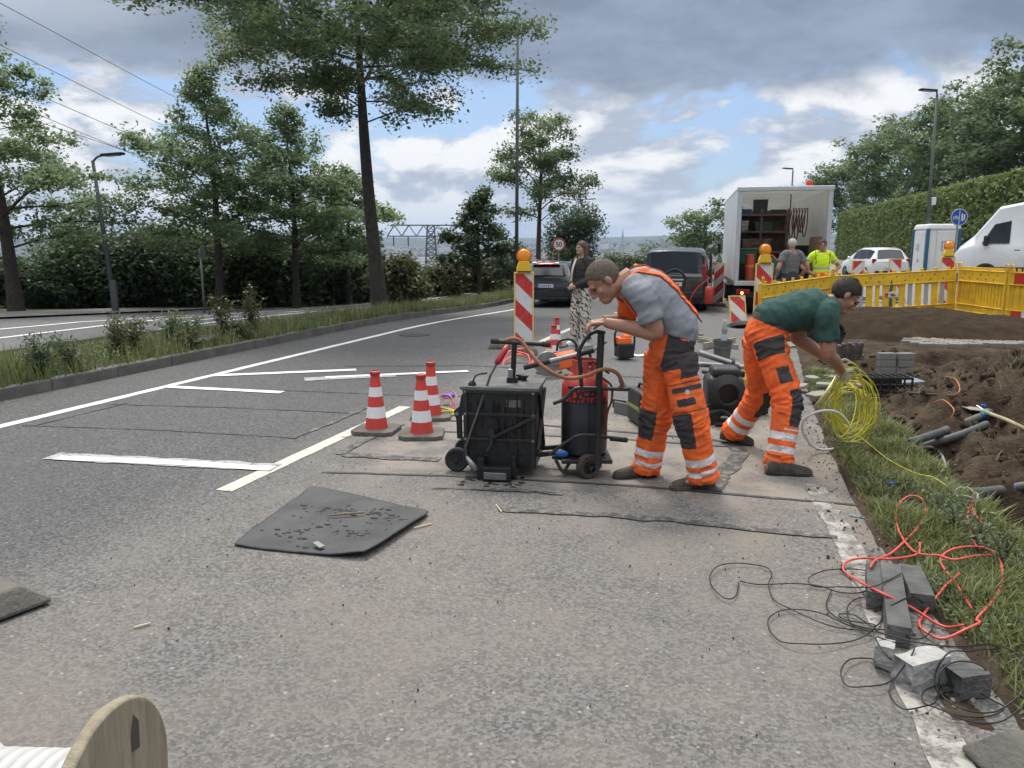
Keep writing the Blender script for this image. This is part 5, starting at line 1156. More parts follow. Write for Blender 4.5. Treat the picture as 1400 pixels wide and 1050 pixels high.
# wheels, levers and drawing shoe
for x, y, r in ((-.335, KY-.10, .088), (-.335, KY+.22, .088)):
    T = Matrix.Translation((x, y, r)) @ Matrix.Rotation(R(90), 4, 'X'); wh = MB(); wh.lathe([(0, -.03), (r*.86, -.03), (r, -.02), (r, .02), (r*.86, .03), (r*.70, .024), (r*.2, .022), (r*.16, .038), (0, .038)], 26, 0, T, cap=False); wh.build('wheel', RUB, kt, autos=40)
b = MB(); b.bar((-.335, KY-.06, .088), (-.20, KY-.06, .15), .05, .03); b.bar((-.335, KY+.18, .088), (-.20, KY+.18, .15), .05, .03); b.box((-.25, KY+.05, .145), (.05, .42, .05)); b.build('wheel_fork', BLACK, kt, bevel=.004)
for y in (KY-.16, KY+.12):
    b = MB(); b.prism([(-.345, y, .46), (-.30, y, .50), (-.285, y, .58), (-.25, y, .62), (-.235, y, .58), (-.255, y, .47), (-.285, y, .42), (-.28, y, .26), (-.32, y, .26), (-.325, y, .40)], (0, .022, 0)); lv = b.build('lift_lever', BLACK, kt, bevel=.003, fixn=True); MB().cyl((-.318, y-.008, .445), (-.318, y+.03, .445), .014, n=10).build('pivot', STEEL, lv); MB().cyl((-.248, y-.008, .50), (-.248, y+.03, .50), .014, n=10).build('pivot', STEEL, lv)
b = MB(); b.tube(catmull([(-.20, KY-.18, .66), (-.17, KY-.19, .73), (-.11, KY-.1, .735)], 4), .007, 6); b.ell((-.20, KY-.18, .665), (.03, .025, .028), 10, 6); b.build('regulator_knob', RUB, kt, smooth=True)
b = MB(); b.box((.0, KY-.24, .055), (.20, .18, .10)); b.box((-.12, KY-.25, .08), (.05, .10, .16)); b.box((.11, KY-.24, .10), (.035, .06, .16)); b.bar((.13, KY-.22, .10), (.12, KY-.22, .24), .025, .02); b.build('drawing_shoe', KET, kt, bevel=.006)
MB().box((-.01, KY-.335, .045), (.16, .012, .05)).build('shoe_gate', STEEL, kt, bevel=.003); b = MB(); b.tube(catmull([(-.06, KY-.22, .36), (-.05, KY-.24, .26), (-.08, KY-.25, .20)], 4), .014, 8); b.box((-.055, KY-.225, .33), (.05, .03, .05)); b.build('outlet_valve', BLACK, kt)
b = MB(); b.bar((.22, KY-.06, .13), (.46, KY-.02, .16), .03, .03); b.bar((.22, KY+.14, .13), (.46, KY+.14, .16), .03, .03); b.build('tow_bar', BLACK, kt)

rr = random.Random(77); b = MB()
for k in range(26):                                              # bitumen runs down the tank and over the shoe
    x = rr.uniform(-w2+.02, w2-.02); zt = rr.uniform(.40, .61); l = rr.uniform(.05, .30); yy = KY-d2-.004; b.tube(catmull([(x, yy, zt), (x+rr.uniform(-.01, .01), yy-.002, zt-l*.5), (x+rr.uniform(-.008, .008), yy-.003, zt-l)], 3), [.003, rr.uniform(.004, .009), rr.uniform(.005, .010)], 6)
for k in range(40): x, y = rr.uniform(-.24, .2), rr.uniform(-.45, .1); b.ell((x, KY-.22+y*.5, .004), (rr.uniform(.008, .03), rr.uniform(.006, .02), .004), 8, 4)
b.build('bitumen_runs', mat('fresh_bitumen', (.004, .004, .0045), .22, .3, 20), kt)['kind'] = 'stuff'
b = MB()
for x in (-w2+.02, w2-.02):
    for zz in (.28, .46, .62): T = Matrix.Translation((x, KY-d2-.024, zz)) @ Matrix.Rotation(R(90), 4, 'X'); b.lathe([(.010, -.004), (.010, .004), (0, .005)], 6, 0, T)
b.build('frame_bolts', STEEL, kt)['kind'] = 'stuff'; b = MB(); b.box((.10, KY-d2-.003, .54), (.10, .003, .05)); b.build('type_plate', mat('type_plate', (.16, .15, .13), .5, .3, 30, metal=.4, dirt=(.03, .03, .03), dirt_scale=20), kt)

# gas bottle trolley
p = gp(800, 648); gt = thing('gas_trolley', 'black gas bottle trolley with bent handle bars under the grey-shirted worker', 'trolley', (p.x, p.y, 0), YAW)
b = MB(); px_ = .045
for y in (-.225, -.13): b.tube([(px_+.015, y, .11 if y < -.2 else .66), (px_+.02, y, .68), (px_+.03, y, 1.035)], .019, 10)
b.tube([(.075, -.225, 1.04), (.075, -.13, 1.04)], .017, 10); b.build('upright', BLACK, gt)
b = MB(); b.tube(catmull([(.10, -.20, 1.05), (.03, -.20, 1.055), (-.02, -.20, 1.02), (-.075, -.20, .93), (-.075, -.20, .88)], 3), .013, 8); b.tube([(-.075, -.20, .935), (-.055, -.21, .67)], .014, 8); b.build('handle_bracket', BLACK, gt)
b = MB(); b.tube(catmull([(-.25, -.22, .565), (-.17, -.22, .60), (-.10, -.22, .665), (.0, -.22, .672), (.26, -.20, .66)], 4), .014, 8); b.tube([(.26, -.20, .66), (.26, .15, .66)], .014, 8); b.build('hoop_bar', BLACK, gt)
b = MB(); b.tube(catmull([(-.27, -.20, .20), (-.14, -.21, .30), (-.03, -.22, .345), (.24, -.20, .31)], 4), .011, 8); b.build('lower_bar', BLACK, gt); MB().cyl((.15, -.20, .315), (.27, -.19, .30), .018, n=10).build('foot_grip', RUB, gt)
MB().tube([(.075, -.215, .67), (.07, -.215, .33), (.085, -.2, .11)], .011, 8).build('front_stay', BLACK, gt)
MB().box((0, .02, .125), (.36, .30, .03)).build('base_tray', BLACK, gt, bevel=.006)
T = Matrix.Translation((.015, -.05, .088)) @ Matrix.Rotation(R(78), 4, 'X') @ Matrix.Rotation(0, 4, 'Y')
for dy in (-.10, .24):
    T = Matrix.Translation((.01 if dy < 0 else .05, dy, .088)) @ Matrix.Rotation(R(25), 4, 'Z') @ Matrix.Rotation(R(90), 4, 'X')
    wh = MB().lathe([(.05, -.03), (.082, -.03), (.088, -.018), (.088, .018), (.082, .03), (.05, .03)], 26, 0, T, cap=False).build('wheel', mat('wheel_dusty', (.07, .052, .04), .9, .4, 10), gt, autos=40); b = MB(); b.lathe([(0, .02), (.022, .034), (.026, .02), (.052, .015), (.052, -.015), (0, -.02)], 18, 0, T, cap=False)
    for k in range(5): b.bar(T @ Vector((.02*math.cos(k*1.257), .02*math.sin(k*1.257), .024)), T @ Vector((.055*math.cos(k*1.257), .055*math.sin(k*1.257), .03)), .012, .012)
    b.build('hub', BLACK, wh)
b = MB(); b.bar((-.24, -.05, .14), (.02, .0, .10), .03, .025); b.tube(catmull([(-.22, -.08, .13), (-.17, -.1, .05), (-.12, -.09, .11)], 4), .012, 6); b.build('coupling_arm', BLACK, gt); MB().ell((-.175, -.06, .165), (.05, .03, .028), 10, 6).build('blue_rag', mat('blue_rag', (.03, .10, .30), .9), gt, smooth=True)
gb = thing('gas_bottle', 'red and black propane bottle with dark lettering standing in the trolley', 'gas bottle', (p.x, p.y, .14), YAW)
gx, gy = -.005, .08; o_ = Matrix.Translation((gx, gy, 0))
MB().lathe([(.14, 0), (.165, .02), (.168, .06), (.168, .40), (.167, .402)], 32, 0, o_).build('bottle_wall', BOTB, gb, autos=40)
MB().lathe([(.1675, .395), (.168, .40), (.166, .50), (.150, .545), (.11, .58), (.05, .597), (.03, .60)], 32, 0, o_).build('shoulder', BOTR, gb, autos=50)
b = MB(); b.lathe([(.028, .59), (.03, .64), (.02, .66)], 12, 0, o_); b.cyl((gx-.05, gy, .625), (gx+.05, gy, .625), .012, n=8); b.build('valve', STEEL, gb); b = MB()
for a in lin(R(20), R(300), 9): b.bar((gx+.085*math.cos(a), gy+.085*math.sin(a), .56), (gx+.09*math.cos(a), gy+.09*math.sin(a), .67), .035, .006)
b.lathe([(.09, .66), (.095, .665), (.095, .69), (.088, .69)], 20, 0, o_, cap=False); b.build('valve_collar', mat('collar_red', (.50, .08, .06), .6, .2), gb)
lettering('Tyczka', .100, mat('letter_black', (.012, .012, .013), .6), gb, (gx-.004, gy-.1695, .472), (R(90), 0, 0), bend=.169, bold=.0035); lettering('TOTALGAZ', .060, MATS['letter_black'], gb, (gx+.006, gy-.1705, .408), (R(90), 0, 0), bend=.170, bold=.003)
MB().tube(catmull([(.02, -.26+.34, .64), (.03, -.12, .70), (.14, -.14, .62)], 5), .008, 6).build('pressure_gauge_hose', RUB, gb)
def W(*a): return [at(u, v, D) for u, v, D in a]
hz = thing('gas_hose', 'brown rubber gas hose curving from the kettle torch to the gas bottle', 'hose', at(700, 466, 5.35)); MB().tube(catmull(W((690, 466, 5.2), (702, 463, 5.2), (714, 468, 5.2), (728, 487, 5.15), (748, 505, 5.1), (775, 517, 5.08), (800, 514, 5.08), (824, 505, 5.1), (842, 509, 5.12), (850, 522, 5.15), (849, 529, 5.18)), 6), .0135, 10).build('hose_tube', HOSEB, hz, smooth=True, world=True); MB().tube(W((848, 527, 5.2), (849, 533, 5.2)), .017, 10).build('end_fitting', STEEL, hz, world=True)
hz = thing('gas_hose', 'thin dark red hose dropping from the trolley hoop beside the bottle', 'hose', at(835, 545, 5.3)); MB().tube(catmull(W((824, 517, 5.2), (836, 528, 5.2), (836, 548, 5.2), (830, 566, 5.22), (828, 600, 5.2)), 6), .008, 8).build('hose_tube', mat('dark_red_hose', (.12, .03, .022), .6), hz, smooth=True, world=True)
p = at(770, 490, 5.45); lp = thing('hand_lance', 'silver and black tube lance lying slanted between kettle and trolley handles', 'tool', p); MB().tube(W((716, 503, 5.5), (752, 494, 5.5)), .018, 12).build('rubber_end', RUB, lp, world=True); MB().tube(W((752, 494, 5.5), (790, 485, 5.48)), .0195, 12).build('silver_tube', STEEL, lp, world=True); MB().tube(W((788, 485.5, 5.48), (812, 479, 5.45)), .018, 12).build('rubber_grip', RUB, lp, world=True); MB().tube(W((812, 478, 5.45), (829, 467, 5.43)), .011, 10).build('lever_tip', STEEL, lp, world=True)

# cut-off saw, coils and tools behind the machines
p = gp(752, 524); sw = thing('cutoff_saw', 'orange cut-off saw with grey disc guard lying behind the kettle', 'power saw', (p.x, p.y+.5, 0), YAW+R(14))
b = MB(); b.box((.12, .1, .20), (.30, .22, .20), rot=(0, -.15, 0)); b.box((.26, .1, .14), (.2, .2, .18)); b.build('engine_housing', ORG, sw, bevel=.03, seg=3); T = Matrix.Translation((-.16, .0, .17)) @ Matrix.Rotation(R(90), 4, 'X')
MB().lathe([(0, -.003), (.155, -.003), (.155, .003), (0, .003)], 32, 0, T).build('cutting_disc', STEEL, sw); b = MB(); b.prism([(.0, 0, 0)]+[(.165*math.cos(a), .165*math.sin(a), 0) for a in lin(R(-10), R(200), 16)], (0, 0, .05)); b.v = [tuple(Matrix.Translation((-.16, .025, .17)) @ Matrix.Rotation(R(90), 4, 'X') @ Vector(q)) for q in b.v]; b.build('disc_guard', STEEL, sw, bevel=.006, fixn=True)
MB().bar((-.16, .06, .17), (.12, .06, .24), .08, .03).build('drive_arm', mat('arm_orange', (.62, .10, .02), .5), sw, bevel=.01); MB().tube(catmull([(0, .1, .32), (.03, .1, .44), (.16, .1, .47), (.26, .1, .40), (.26, .1, .28)], 5), .016, 8).build('front_handle', BLACK, sw, smooth=True); MB().tube(catmull([(.28, .1, .28), (.42, .1, .30), (.46, .1, .2), (.36, .1, .14)], 5), .02, 8).build('rear_handle', BLACK, sw, smooth=True)
def coil_thing(name, label, cat, c, rx, ry, turns, r, m, seed, jit=.25, tilt=None, group=None, tail=None, zlift=.012, vert=False):
    rr = random.Random(seed); P = []; n = int(turns*12)
    for k in range(n):
        a = k/12*6.283; j = 1+jit*mnoise.noise(Vector((k*.11, seed, 0)))*2; cx, cy = [rx*jit*.7*mnoise.noise(Vector((k*.05, seed, q))) for q in (5, 9)]
        q = Vector((cx+rx*j*math.cos(a), cy+ry*j*math.sin(a), 0 if vert else zlift+.03*abs(mnoise.noise(Vector((k*.3, seed, 3))))*turns**.5))
        P.append(q)
    if tilt: P = [tilt @ q for q in P]
    t = thing(name, label, cat, c, 0, group); pts = catmull(P, 3)
    if tail: pts += catmull([pts[-1]]+[Vector(q)-Vector(c) for q in tail], 8)[1:]
    MB().tube(pts, r, 6).build('strand', m, t, smooth=True); return t
REDC = mat('red_cable', (.60, .085, .060), .5, .12, 8); YELC = mat('yellow_cable', (.50, .46, .040), .55, .15, 8); BLKW = mat('black_wire', (.012, .012, .013), .5); PNK = mat('pink_cable', (.60, .16, .20), .5)
c = gp(706, 500); coil_thing('hose_tangle', 'tangle of red hoses lying behind the kettle at the warning board foot', 'hose', (c.x, c.y+.1, .0), .22, .30, 5, .011, REDC, 3, .4, Matrix.Rotation(R(28), 4, 'X'))
c = gp(603, 561); coil_thing('cable_coil', 'small red cable coil lying on the road beside the half-hidden cone', 'cable', (c.x, c.y+.1, .02), .09, .13, 6, .0045, PNK, 4, .5, Matrix.Rotation(R(45), 4, 'X')); c = gp(600, 568); coil_thing('cable_coil', 'flat yellow green coil lying under the red one beside the half-hidden cone', 'cable', (c.x, c.y+.05, 0), .16, .12, 5, .009, mat('lime_hose', (.42, .42, .05), .6), 5, .2); MB()
p = gp(613, 553); t = MB().box((0, 0, .03), (.12, .08, .05)).build('blue_connector', mat('blue_plug', (.05, .10, .40), .5), bevel=.01); t.location = (p.x, p.y, .06); tag(t, 'tiny blue plug on the red cable coil behind the cones', 'plug')
p = gp(853, 491); gn = thing('generator', 'small orange and black motor unit with black carrying frame left of the worker', 'generator', (p.x, p.y, 0), YAW+R(8)); MB().box((0, 0, .14), (.24, .28, .22)).build('lower_case', BLACK, gn, bevel=.025); b = MB(); b.box((-.02, 0, .28), (.20, .24, .10)); b.ell((.02, -.02, .34), (.09, .09, .05), 10, 6); b.build('orange_cover', ORG, gn, bevel=.02)
MB().tube(catmull([(-.14, 0, .2), (-.14, 0, .40), (-.04, 0, .46), (.09, 0, .46), (.15, 0, .38), (.15, 0, .12)], 5), .016, 8).build('carrying_frame', BLACK, gn, smooth=True)
p = gp(872, 582); tc_ = thing('tool_case', 'upright black plastic tool case on the road behind the grey-shirted worker', 'tool case', (p.x+.02, p.y+.1, 0), YAW+R(10)); MB().box((0, 0, .17), (.17, .36, .32)).build('case_shell', PLD, tc_, bevel=.03, seg=3); b = MB(); b.box((0, -.182, .17), (.11, .012, .2)); [b.box((-.03+.03*k, -.192, .2), (.012, .008, .12)) for k in range(3)]; b.build('ribs', RUB, tc_); MB().tube(catmull([(0, -.1, .33), (0, -.06, .37), (0, .06, .37), (0, .1, .33)], 4), .014, 8).build('carry_handle', PLD, tc_, smooth=True); MB().box((-.088, 0, .17), (.008, .34, .03)).build('lime_seam', mat('lime', (.2, .3, .05), .5), tc_)
for k, (a_, c_, lab) in enumerate((((838, 541, .12), (885, 548, .12), 'upper flat dark steel bar lying behind the gas trolley'), ((840, 556, .06), (884, 566, .06), 'lower flat grey steel bar lying behind the gas trolley'))):
    A_, B_ = gp(*a_), gp(*c_); t = thing('steel_bar', lab, 'bar', (A_+B_)/2, 0, 'flat bars behind the trolley'); MB().bar(A_-Vector((0, 0, a_[2]-.03*(k+1))), B_-Vector((0, 0, c_[2]-.03*(k+1))), .02, .12).build('bar_body', (BLACK, mat('bar_grey', (.14, .145, .15), .5, metal=.3))[k], t, world=True, bevel=.006)
# wet vacuum with hose wound round it, pipes on top
p = gp(988, 582); vc = thing('wet_vacuum', 'dark wet vacuum with black hose coiled on its side between the two workers', 'vacuum', (p.x, p.y+.15, 0), YAW+R(-6)); MB().box((0, .08, .26), (.34, .36, .38)).build('vacuum_body', mat('vac_grey', (.035, .036, .038), .5), vc, bevel=.06, seg=3); MB().box((0, .05, .48), (.26, .28, .10)).build('motor_head', PLD, vc, bevel=.04, seg=3)
P = [];
for k in range(66): a = k/11*6.283; r_ = .165-.0011*k; P.append((r_*math.cos(a), -.13-.0012*k, .30+r_*math.sin(a)))
MB().tube(catmull(P, 2), .015, 8).build('coiled_hose', RUB, vc, smooth=True)
for x in (-.13, .13): MB().lathe([(0, -.02), (.09, -.02), (.095, 0), (.09, .02), (0, .02)], 22, 0, Matrix.Translation((x, -.10, .095)) @ Matrix.Rotation(R(80), 4, 'X'), cap=False).build('wheel', RUB, vc, autos=40)
MB().tube(catmull([(-.15, -.18, .12), (-.05, -.2, .15), (.03, -.2, .10), (.02, -.2, .03), (-.1, -.2, .02)], 5), .02, 8).build('foot_loop', RUB, vc, smooth=True)
for k, (a_, c_, r_, lab) in enumerate((((955, 482), (1010, 500), .030, 'upper thick grey pipe lying over the wet vacuum'), ((952, 498), (1018, 502), .026, 'lower grey metal pipe lying level over the wet vacuum'), ((960, 508), (1000, 512), .02, 'short pipe end under the other pipes on the wet vacuum'))):
    A_, B_ = at(*a_, 7.4+.1*k), at(*c_, 7.35+.12*k); t = thing('metal_pipe', lab, 'pipe', (A_+B_)/2, 0, 'pipes on the wet vacuum'); MB().tube([A_, B_], r_, 14).build('pipe_tube', STEEL if k != 2 else mat('pipe_dark', (.10, .10, .10), .5, metal=.5), t, world=True, autos=40); MB().tube([A_.lerp(B_, .80), A_.lerp(B_, .88)], r_*1.3, 12).build('pipe_collar', BLACK, t, world=True)
p = gp(1020, 572); ye = thing('yellow_machine', 'small yellow machine with round badge half hidden behind the right worker leg', 'machine', (p.x-.02, p.y+.3, 0), YAW+R(10)); MB().box((0, 0, .22), (.30, .34, .34)).build('housing', YEL, ye, bevel=.04, seg=3); b = MB(); b.lathe([(.035, 0), (.035, .01), (0, .012)], 16, 0, Matrix.Translation((.02, -.172, .26)) @ Matrix.Rotation(R(90), 4, 'X')); b.build('badge', GREYR, ye); MB().box((0, 0, .04), (.34, .38, .06)).build('base_frame', BLACK, ye, bevel=.01); MB().box((-.12, -.1, .41), (.08, .12, .06)).build('control_box', BLACK, ye, bevel=.01)
p = gp(987, 489); bk = thing('mortar_bucket', 'dusty grey plastic bucket standing in the lane with a water bottle in it', 'bucket', (p.x, p.y, 0), 0); BUK = mat('bucket_grey', (.095, .092, .085), .85, .25, 8, dirt=(.2, .19, .17), dirt_amt=.6); MB().lathe([(.0, .012), (.105, 0), (.115, .0), (.142, .26), (.150, .262), (.150, .275), (.138, .275), (.110, .02), (0, .02)], 26, 0, cap=False).build('bucket_wall', BUK, bk, autos=40); MB().tube(catmull([(-.148, 0, .25), (-.12, -.10, .19), (0, -.15, .16), (.12, -.10, .19), (.148, 0, .25)], 5), .004, 6).build('bail', STEEL, bk)
wb = thing('water_bottle', 'clear plastic water bottle standing in the grey bucket', 'bottle', (p.x+.02, p.y+.01, .16)); gm = mat('pet_bottle', (.55, .62, .64), .15, .1); gm.node_tree.nodes['Principled BSDF'].inputs['Transmission Weight'].default_value = .75
MB().lathe([(.03, 0), (.042, .01), (.042, .06), (.037, .075), (.042, .09), (.042, .20), (.037, .215), (.042, .23), (.042, .28), (.030, .335), (.014, .37), (.014, .39)], 20).build('bottle_wall', gm, wb, smooth=True); MB().lathe([(.016, .385), (.016, .41), (.0, .412)], 14).build('cap', WHT, wb); MB().lathe([(.0425, .10), (.043, .105), (.043, .19), (.0425, .195)], 20, cap=False).build('label_band', mat('label_pale', (.5, .55, .6), .5), wb)
rr = random.Random(31)
for k, (a_, c_, lab) in enumerate((((905, 455), (998, 474), 'long pale plank lying on the lane behind the bucket'), ((955, 468), (1008, 478), 'short plank lying nearest the bucket on its right'), ((962, 478), (1004, 470), 'crossing slat lying over the planks by the bucket'), ((890, 447), (960, 462), 'farthest pale plank behind the left worker'))):
    A_, B_ = gp(*a_), gp(*c_); A_.z = drop(A_.y); B_.z = drop(B_.y); t = thing('wooden_plank', lab, 'plank', (A_+B_)/2, 0, 'planks on the lane'); MB().bar(A_+Vector((0, 0, .03+.03*(k == 2))), B_+Vector((0, 0, .03+.03*(k == 2))), .05, .10).build('board', mat('pale_plank', (.30, .26, .20), .85, .25, 5, dirt=(.16, .14, .11)), t, world=True, bevel=.004); b = MB(); [b.box(tuple(A_.lerp(B_, q)+Vector((0, 0, .058+.03*(k == 2)))), (.012, .012, .004)) for q in (.1, .9)]; b.build('nails', STEEL, t, world=True)
p = gp(692, 476); t = MB().box((0, 0, .05), (.40, .36, .10), taper=.88).build('foot_plate', mat('foot_olive', (.16, .16, .10), .9, .25, 8, .4, 40), bevel=.03); t.location = (p.x-.1, p.y, 0); t.rotation_euler.z = YAW; tag(t, 'loose olive grey foot plate lying beside the striped warning board', 'foot plate')
for u, v, lab in ((822, 388, 'white plastic scrap on the lane under the chin of the grey-shirted worker'), (873, 487, 'tiny white scrap on the lane right of the motor unit')):
    p = gp(u, v); p.z = drop(p.y); b = MB(); b.grid(lambda s, q: Vector((s*.34-.17, q*.2-.1, .02+.05*mnoise.noise(Vector((s*3, q*3, u))))), 6, 4); t = b.build('plastic_scrap', WHT, smooth=True); t.location = p; t.modifiers.new('Solidify', 'SOLIDIFY').thickness = .006; tag(t, lab, 'litter')

# rubber mat in the foreground
c4 = [gp(313, 748), gp(500, 767), gp(592, 703), gp(425, 668)]
def matp(s, q):
    a = c4[0].lerp(c4[1], s); b_ = c4[3].lerp(c4[2], s); p = a.lerp(b_, q); rc = 0
    lift = .020*sm((s-.55)/.45)*(1-q)**1.3+.022*sm((s-.75)/.25)*sm(1-abs(q-.5))+.018*sm((q-.8)/.2)*(1-s)
    ss, qq = s-.5, q-.5; k = 1-.05*max(0, (abs(ss)*2)**5*(abs(qq)*2)**5)
    p = (c4[0]+c4[1]+c4[2]+c4[3])/4*(1-k)+p*k
    return Vector((p.x, p.y, .006+lift+.004*fbm(s*6, q*6, 1, 3)))
MATR = mat('rubber_mat', (.046, .047, .049), .72, .35, 5, .35, 40, dirt=(.085, .082, .078), dirt_scale=2.5, dirt_amt=.6)
mt = thing('rubber_mat', 'large square dark grey rubber mat lying on the lane with one edge lifted', 'mat', (0, 0, 0)); b = MB(); b.grid(matp, 44, 40); o = b.build('mat_sheet', MATR, mt, smooth=True); md = o.modifiers.new('Solidify', 'SOLIDIFY'); md.thickness = .008; md.offset = 1
b = MB(); rr = random.Random(9)
for cs, cq, n, sp, ln in ((.45, .72, 26, .05, .0), (.66, .78, 26, .06, 0), (.82, .72, 24, .05, 0), (.32, .25, 26, .10, 0), (.72, .35, 20, .07, 0), (.25, .62, 14, .06, 0), (.5, .5, 24, .25, 0)):
    for k in range(n):
        s, q = min(.97, max(.03, cs+rr.gauss(0, sp))), min(.97, max(.03, cq+rr.gauss(0, sp*.6))); pp = matp(s, q); r_ = .004+.011*rr.random()**2; b.ell((pp.x, pp.y, pp.z+.010), (r_*rr.uniform(.8, 2), r_, r_*.5), 6, 4)
b.build('bitumen_crumbs', TAR, mt)['kind'] = 'stuff'
for s, q, s2, q2, lab, m in ((.40, .55, .62, .70, 'pale dry stick lying on the rubber mat', mat('stick', (.20, .16, .11), .9)), ):
    A_, B_ = matp(s, q)+Vector((0, 0, .022)), matp(s2, q2)+Vector((0, 0, .026)); t = MB().tube(catmull([A_, A_.lerp(B_, .5)+Vector((.01, -.01, .006)), B_], 4), [.004, .008, .006], 6).build('dry_stick', m); tag(t, lab, 'stick')
p = matp(.62, .08)+Vector((0, 0, .026)); t = MB().box((0, 0, 0), (.075, .035, .012), rot=(0, .1, -.5)).build('stone_chip', mat('pale_chip', (.26, .25, .23), .8), bevel=.004); t.location = p; tag(t, 'pale flat chip lying near the front edge of the rubber mat', 'chip')
for u, v, u2, v2, lab in ((183, 858, 206, 852, 'short cream stick on the bare lane, left foreground'), (566, 722, 590, 716, 'white bent clip on the road right of the rubber mat'), (678, 690, 686, 700, 'small white splinter on the lane at the trench patch')):
    A_, B_ = gp(u, v, .008), gp(u2, v2, .008); t = MB().bar(A_, B_, .007, .009).build('splinter', mat('cream_stick', (.55, .48, .34), .8), bevel=.002); tag(t, lab, 'splinter')

# ================================================================== FOREGROUND RIGHT: blocks, wires, cables, trench gear
UPZ = Vector((0, 0, 1))
BLK = mat('kerb_block', (.085, .084, .082), .92, .3, 10, .6, 70, dirt=(.17, .16, .145), dirt_scale=6, dirt_amt=.6); BLL = mat('broken_block', (.40, .39, .37), .92, .3, 8, .9, 40, dirt=(.12, .12, .115), dirt_scale=5, dirt_amt=.6)
def block(label, a, c, w, h, z=0.0, m=BLK, chip=0.0, seed=1, tiltz=0.0):
    A_, B_ = gp(*a, z+h), gp(*c, z+h); d = B_-A_; L_ = d.length; nx = max(4, int(L_/.03)); rr = random.Random(seed); b = MB()
    def P(i, j, k):
        x, y, zz = -L_/2+L_*i/nx, -w/2+w*j/4, h*k/4
        e = (i in (0, nx))+(j in (0, 4))+(k in (0, 4)); q = Vector((x, y, zz)); v = mnoise.noise(q*14+Vector((seed, 0, 0)))
        if chip: q += Vector(((-.5 if i == 0 else .5)*(i in (0, nx))*-1, 0, 0))*chip*.5*(1+v); q -= (q-Vector((0, 0, h/2)))*chip*(.55*e-.4)*max(0, .5+v*1.5)
        else: q -= (q-Vector((0, 0, h/2)))*(.02*(e > 1)*(1+v))
        return q
    for face in range(6):
        r1, r2 = ((range(nx+1), range(5)) if face < 4 else (range(5), range(5))); o = len(b.v); n2 = len(r2)
        for i in r1:
            for j in r2: b.v.append(tuple((P(i, j, 0), P(i, j, 4), P(i, 0, j), P(i, 4, j), P(0, i, j), P(nx, i, j))[face]))
        for i in range(len(r1)-1):
            for j in range(n2-1): q = o+i*n2+j; b.f.append((q, q+n2, q+n2+1, q+1)); b.m.append(0)
    me = b.build('kerb_block', m, None); bm = bmesh.new(); bm.from_mesh(me.data); bmesh.ops.remove_doubles(bm, verts=bm.verts, dist=.0008); bmesh.ops.recalc_face_normals(bm, faces=bm.faces); bm.to_mesh(me.data); bm.free()
    me.location = ((A_.x+B_.x)/2, (A_.y+B_.y)/2, z+.004); me.rotation_euler = (0, -tiltz, math.atan2(d.y, d.x)); tag(me, label, 'concrete block', 'concrete blocks at the verge'); return me
block('short dark kerb block left of the long one under the red cable', (1200, 812), (1197, 768), .085, .085, seed=1); block('longest dark kerb block lying in the middle of the heap of blocks', (1230, 858), (1217, 770), .090, .095, seed=2); block('dark kerb block right of the long one, nearest the grass', (1262, 814), (1243, 772), .10, .085, seed=3)
block('pale broken block with a fractured left face below the long block', (1184, 872), (1238, 884), .10, .10, m=BLL, chip=.22, seed=4); block('biggest pale broken block lying across in front', (1226, 903), (1296, 888), .10, .115, m=BLL, chip=.16, seed=5, tiltz=.05); block('thin white sliver of broken block under the biggest pale one', (1246, 931), (1284, 918), .05, .04, m=mat('white_break', (.42, .41, .39), .9, .3, 9, .8), chip=.2, seed=6); block('dark broken block at the right wrapped in black wire', (1288, 918), (1352, 910), .11, .095, m=BLK, chip=.18, seed=7)
def cropg(x, y, z=.012):
    p = gp(950+x*.3524, 680+y*.3524, z); 
    if p.x > asp_edge(p.y): p.z = soil_z(p.x, p.y)+z+.03
    return p
def wire(name, label, cat, lists, r, m, z=.012, amp=.03, group=None, n=6):
    P = []
    for L_ in lists: P += [cropg(*q) if len(q) == 2 else cropg(q[0], q[1], q[2]) for q in L_]
    P = [p+Vector((0, 0, amp*abs(mnoise.noise(Vector((i*.37, r*900, 2))))*1.6)) for i, p in enumerate(P)]; t = thing(name, label, cat, P[0], 0, group); MB().tube(catmull(P, n), r, 6).build('strand', m, t, smooth=True, world=True)
wire('wire_tangle', 'thin black wire looping loosely over the lane beside the blocks', 'wire', [[(170, 330), (160, 380), (125, 400), (80, 370), (57, 320), (80, 280), (140, 262), (220, 262), (280, 275), (298, 310), (285, 350), (310, 400), (380, 445), (480, 490), (560, 510), (650, 520), (690, 525), (600, 500), (480, 455), (360, 440), (295, 465), (285, 510), (330, 560), (420, 585), (520, 580), (610, 560), (670, 540), (700, 500), (640, 490), (580, 480), (560, 455), (620, 460), (690, 510), (725, 470), (715, 430), (650, 400), (600, 420), (590, 460), (620, 500), (680, 510)]], .0030, BLKW, .010, .02)
wire('wire_tangle', 'thin black wire running from the far left loop into the dark blocks', 'wire', [[(175, 325), (250, 338), (380, 340), (480, 350), (560, 370), (640, 378), (700, 350), (715, 305), (640, 282), (520, 290), (445, 318), (460, 345), (560, 355), (680, 355, .1), (740, 330, .1), (800, 300, .1)]], .0030, BLKW, .010, .02); wire('wire_tangle', 'black wire hanging between the dark blocks and the pale broken block', 'wire', [[(530, 360), (510, 420), (540, 470), (600, 500), (680, 515), (760, 530), (850, 560, .06), (900, 540, .05), (925, 490), (900, 440), (840, 400, .08), (760, 420, .1)]], .0030, BLKW)
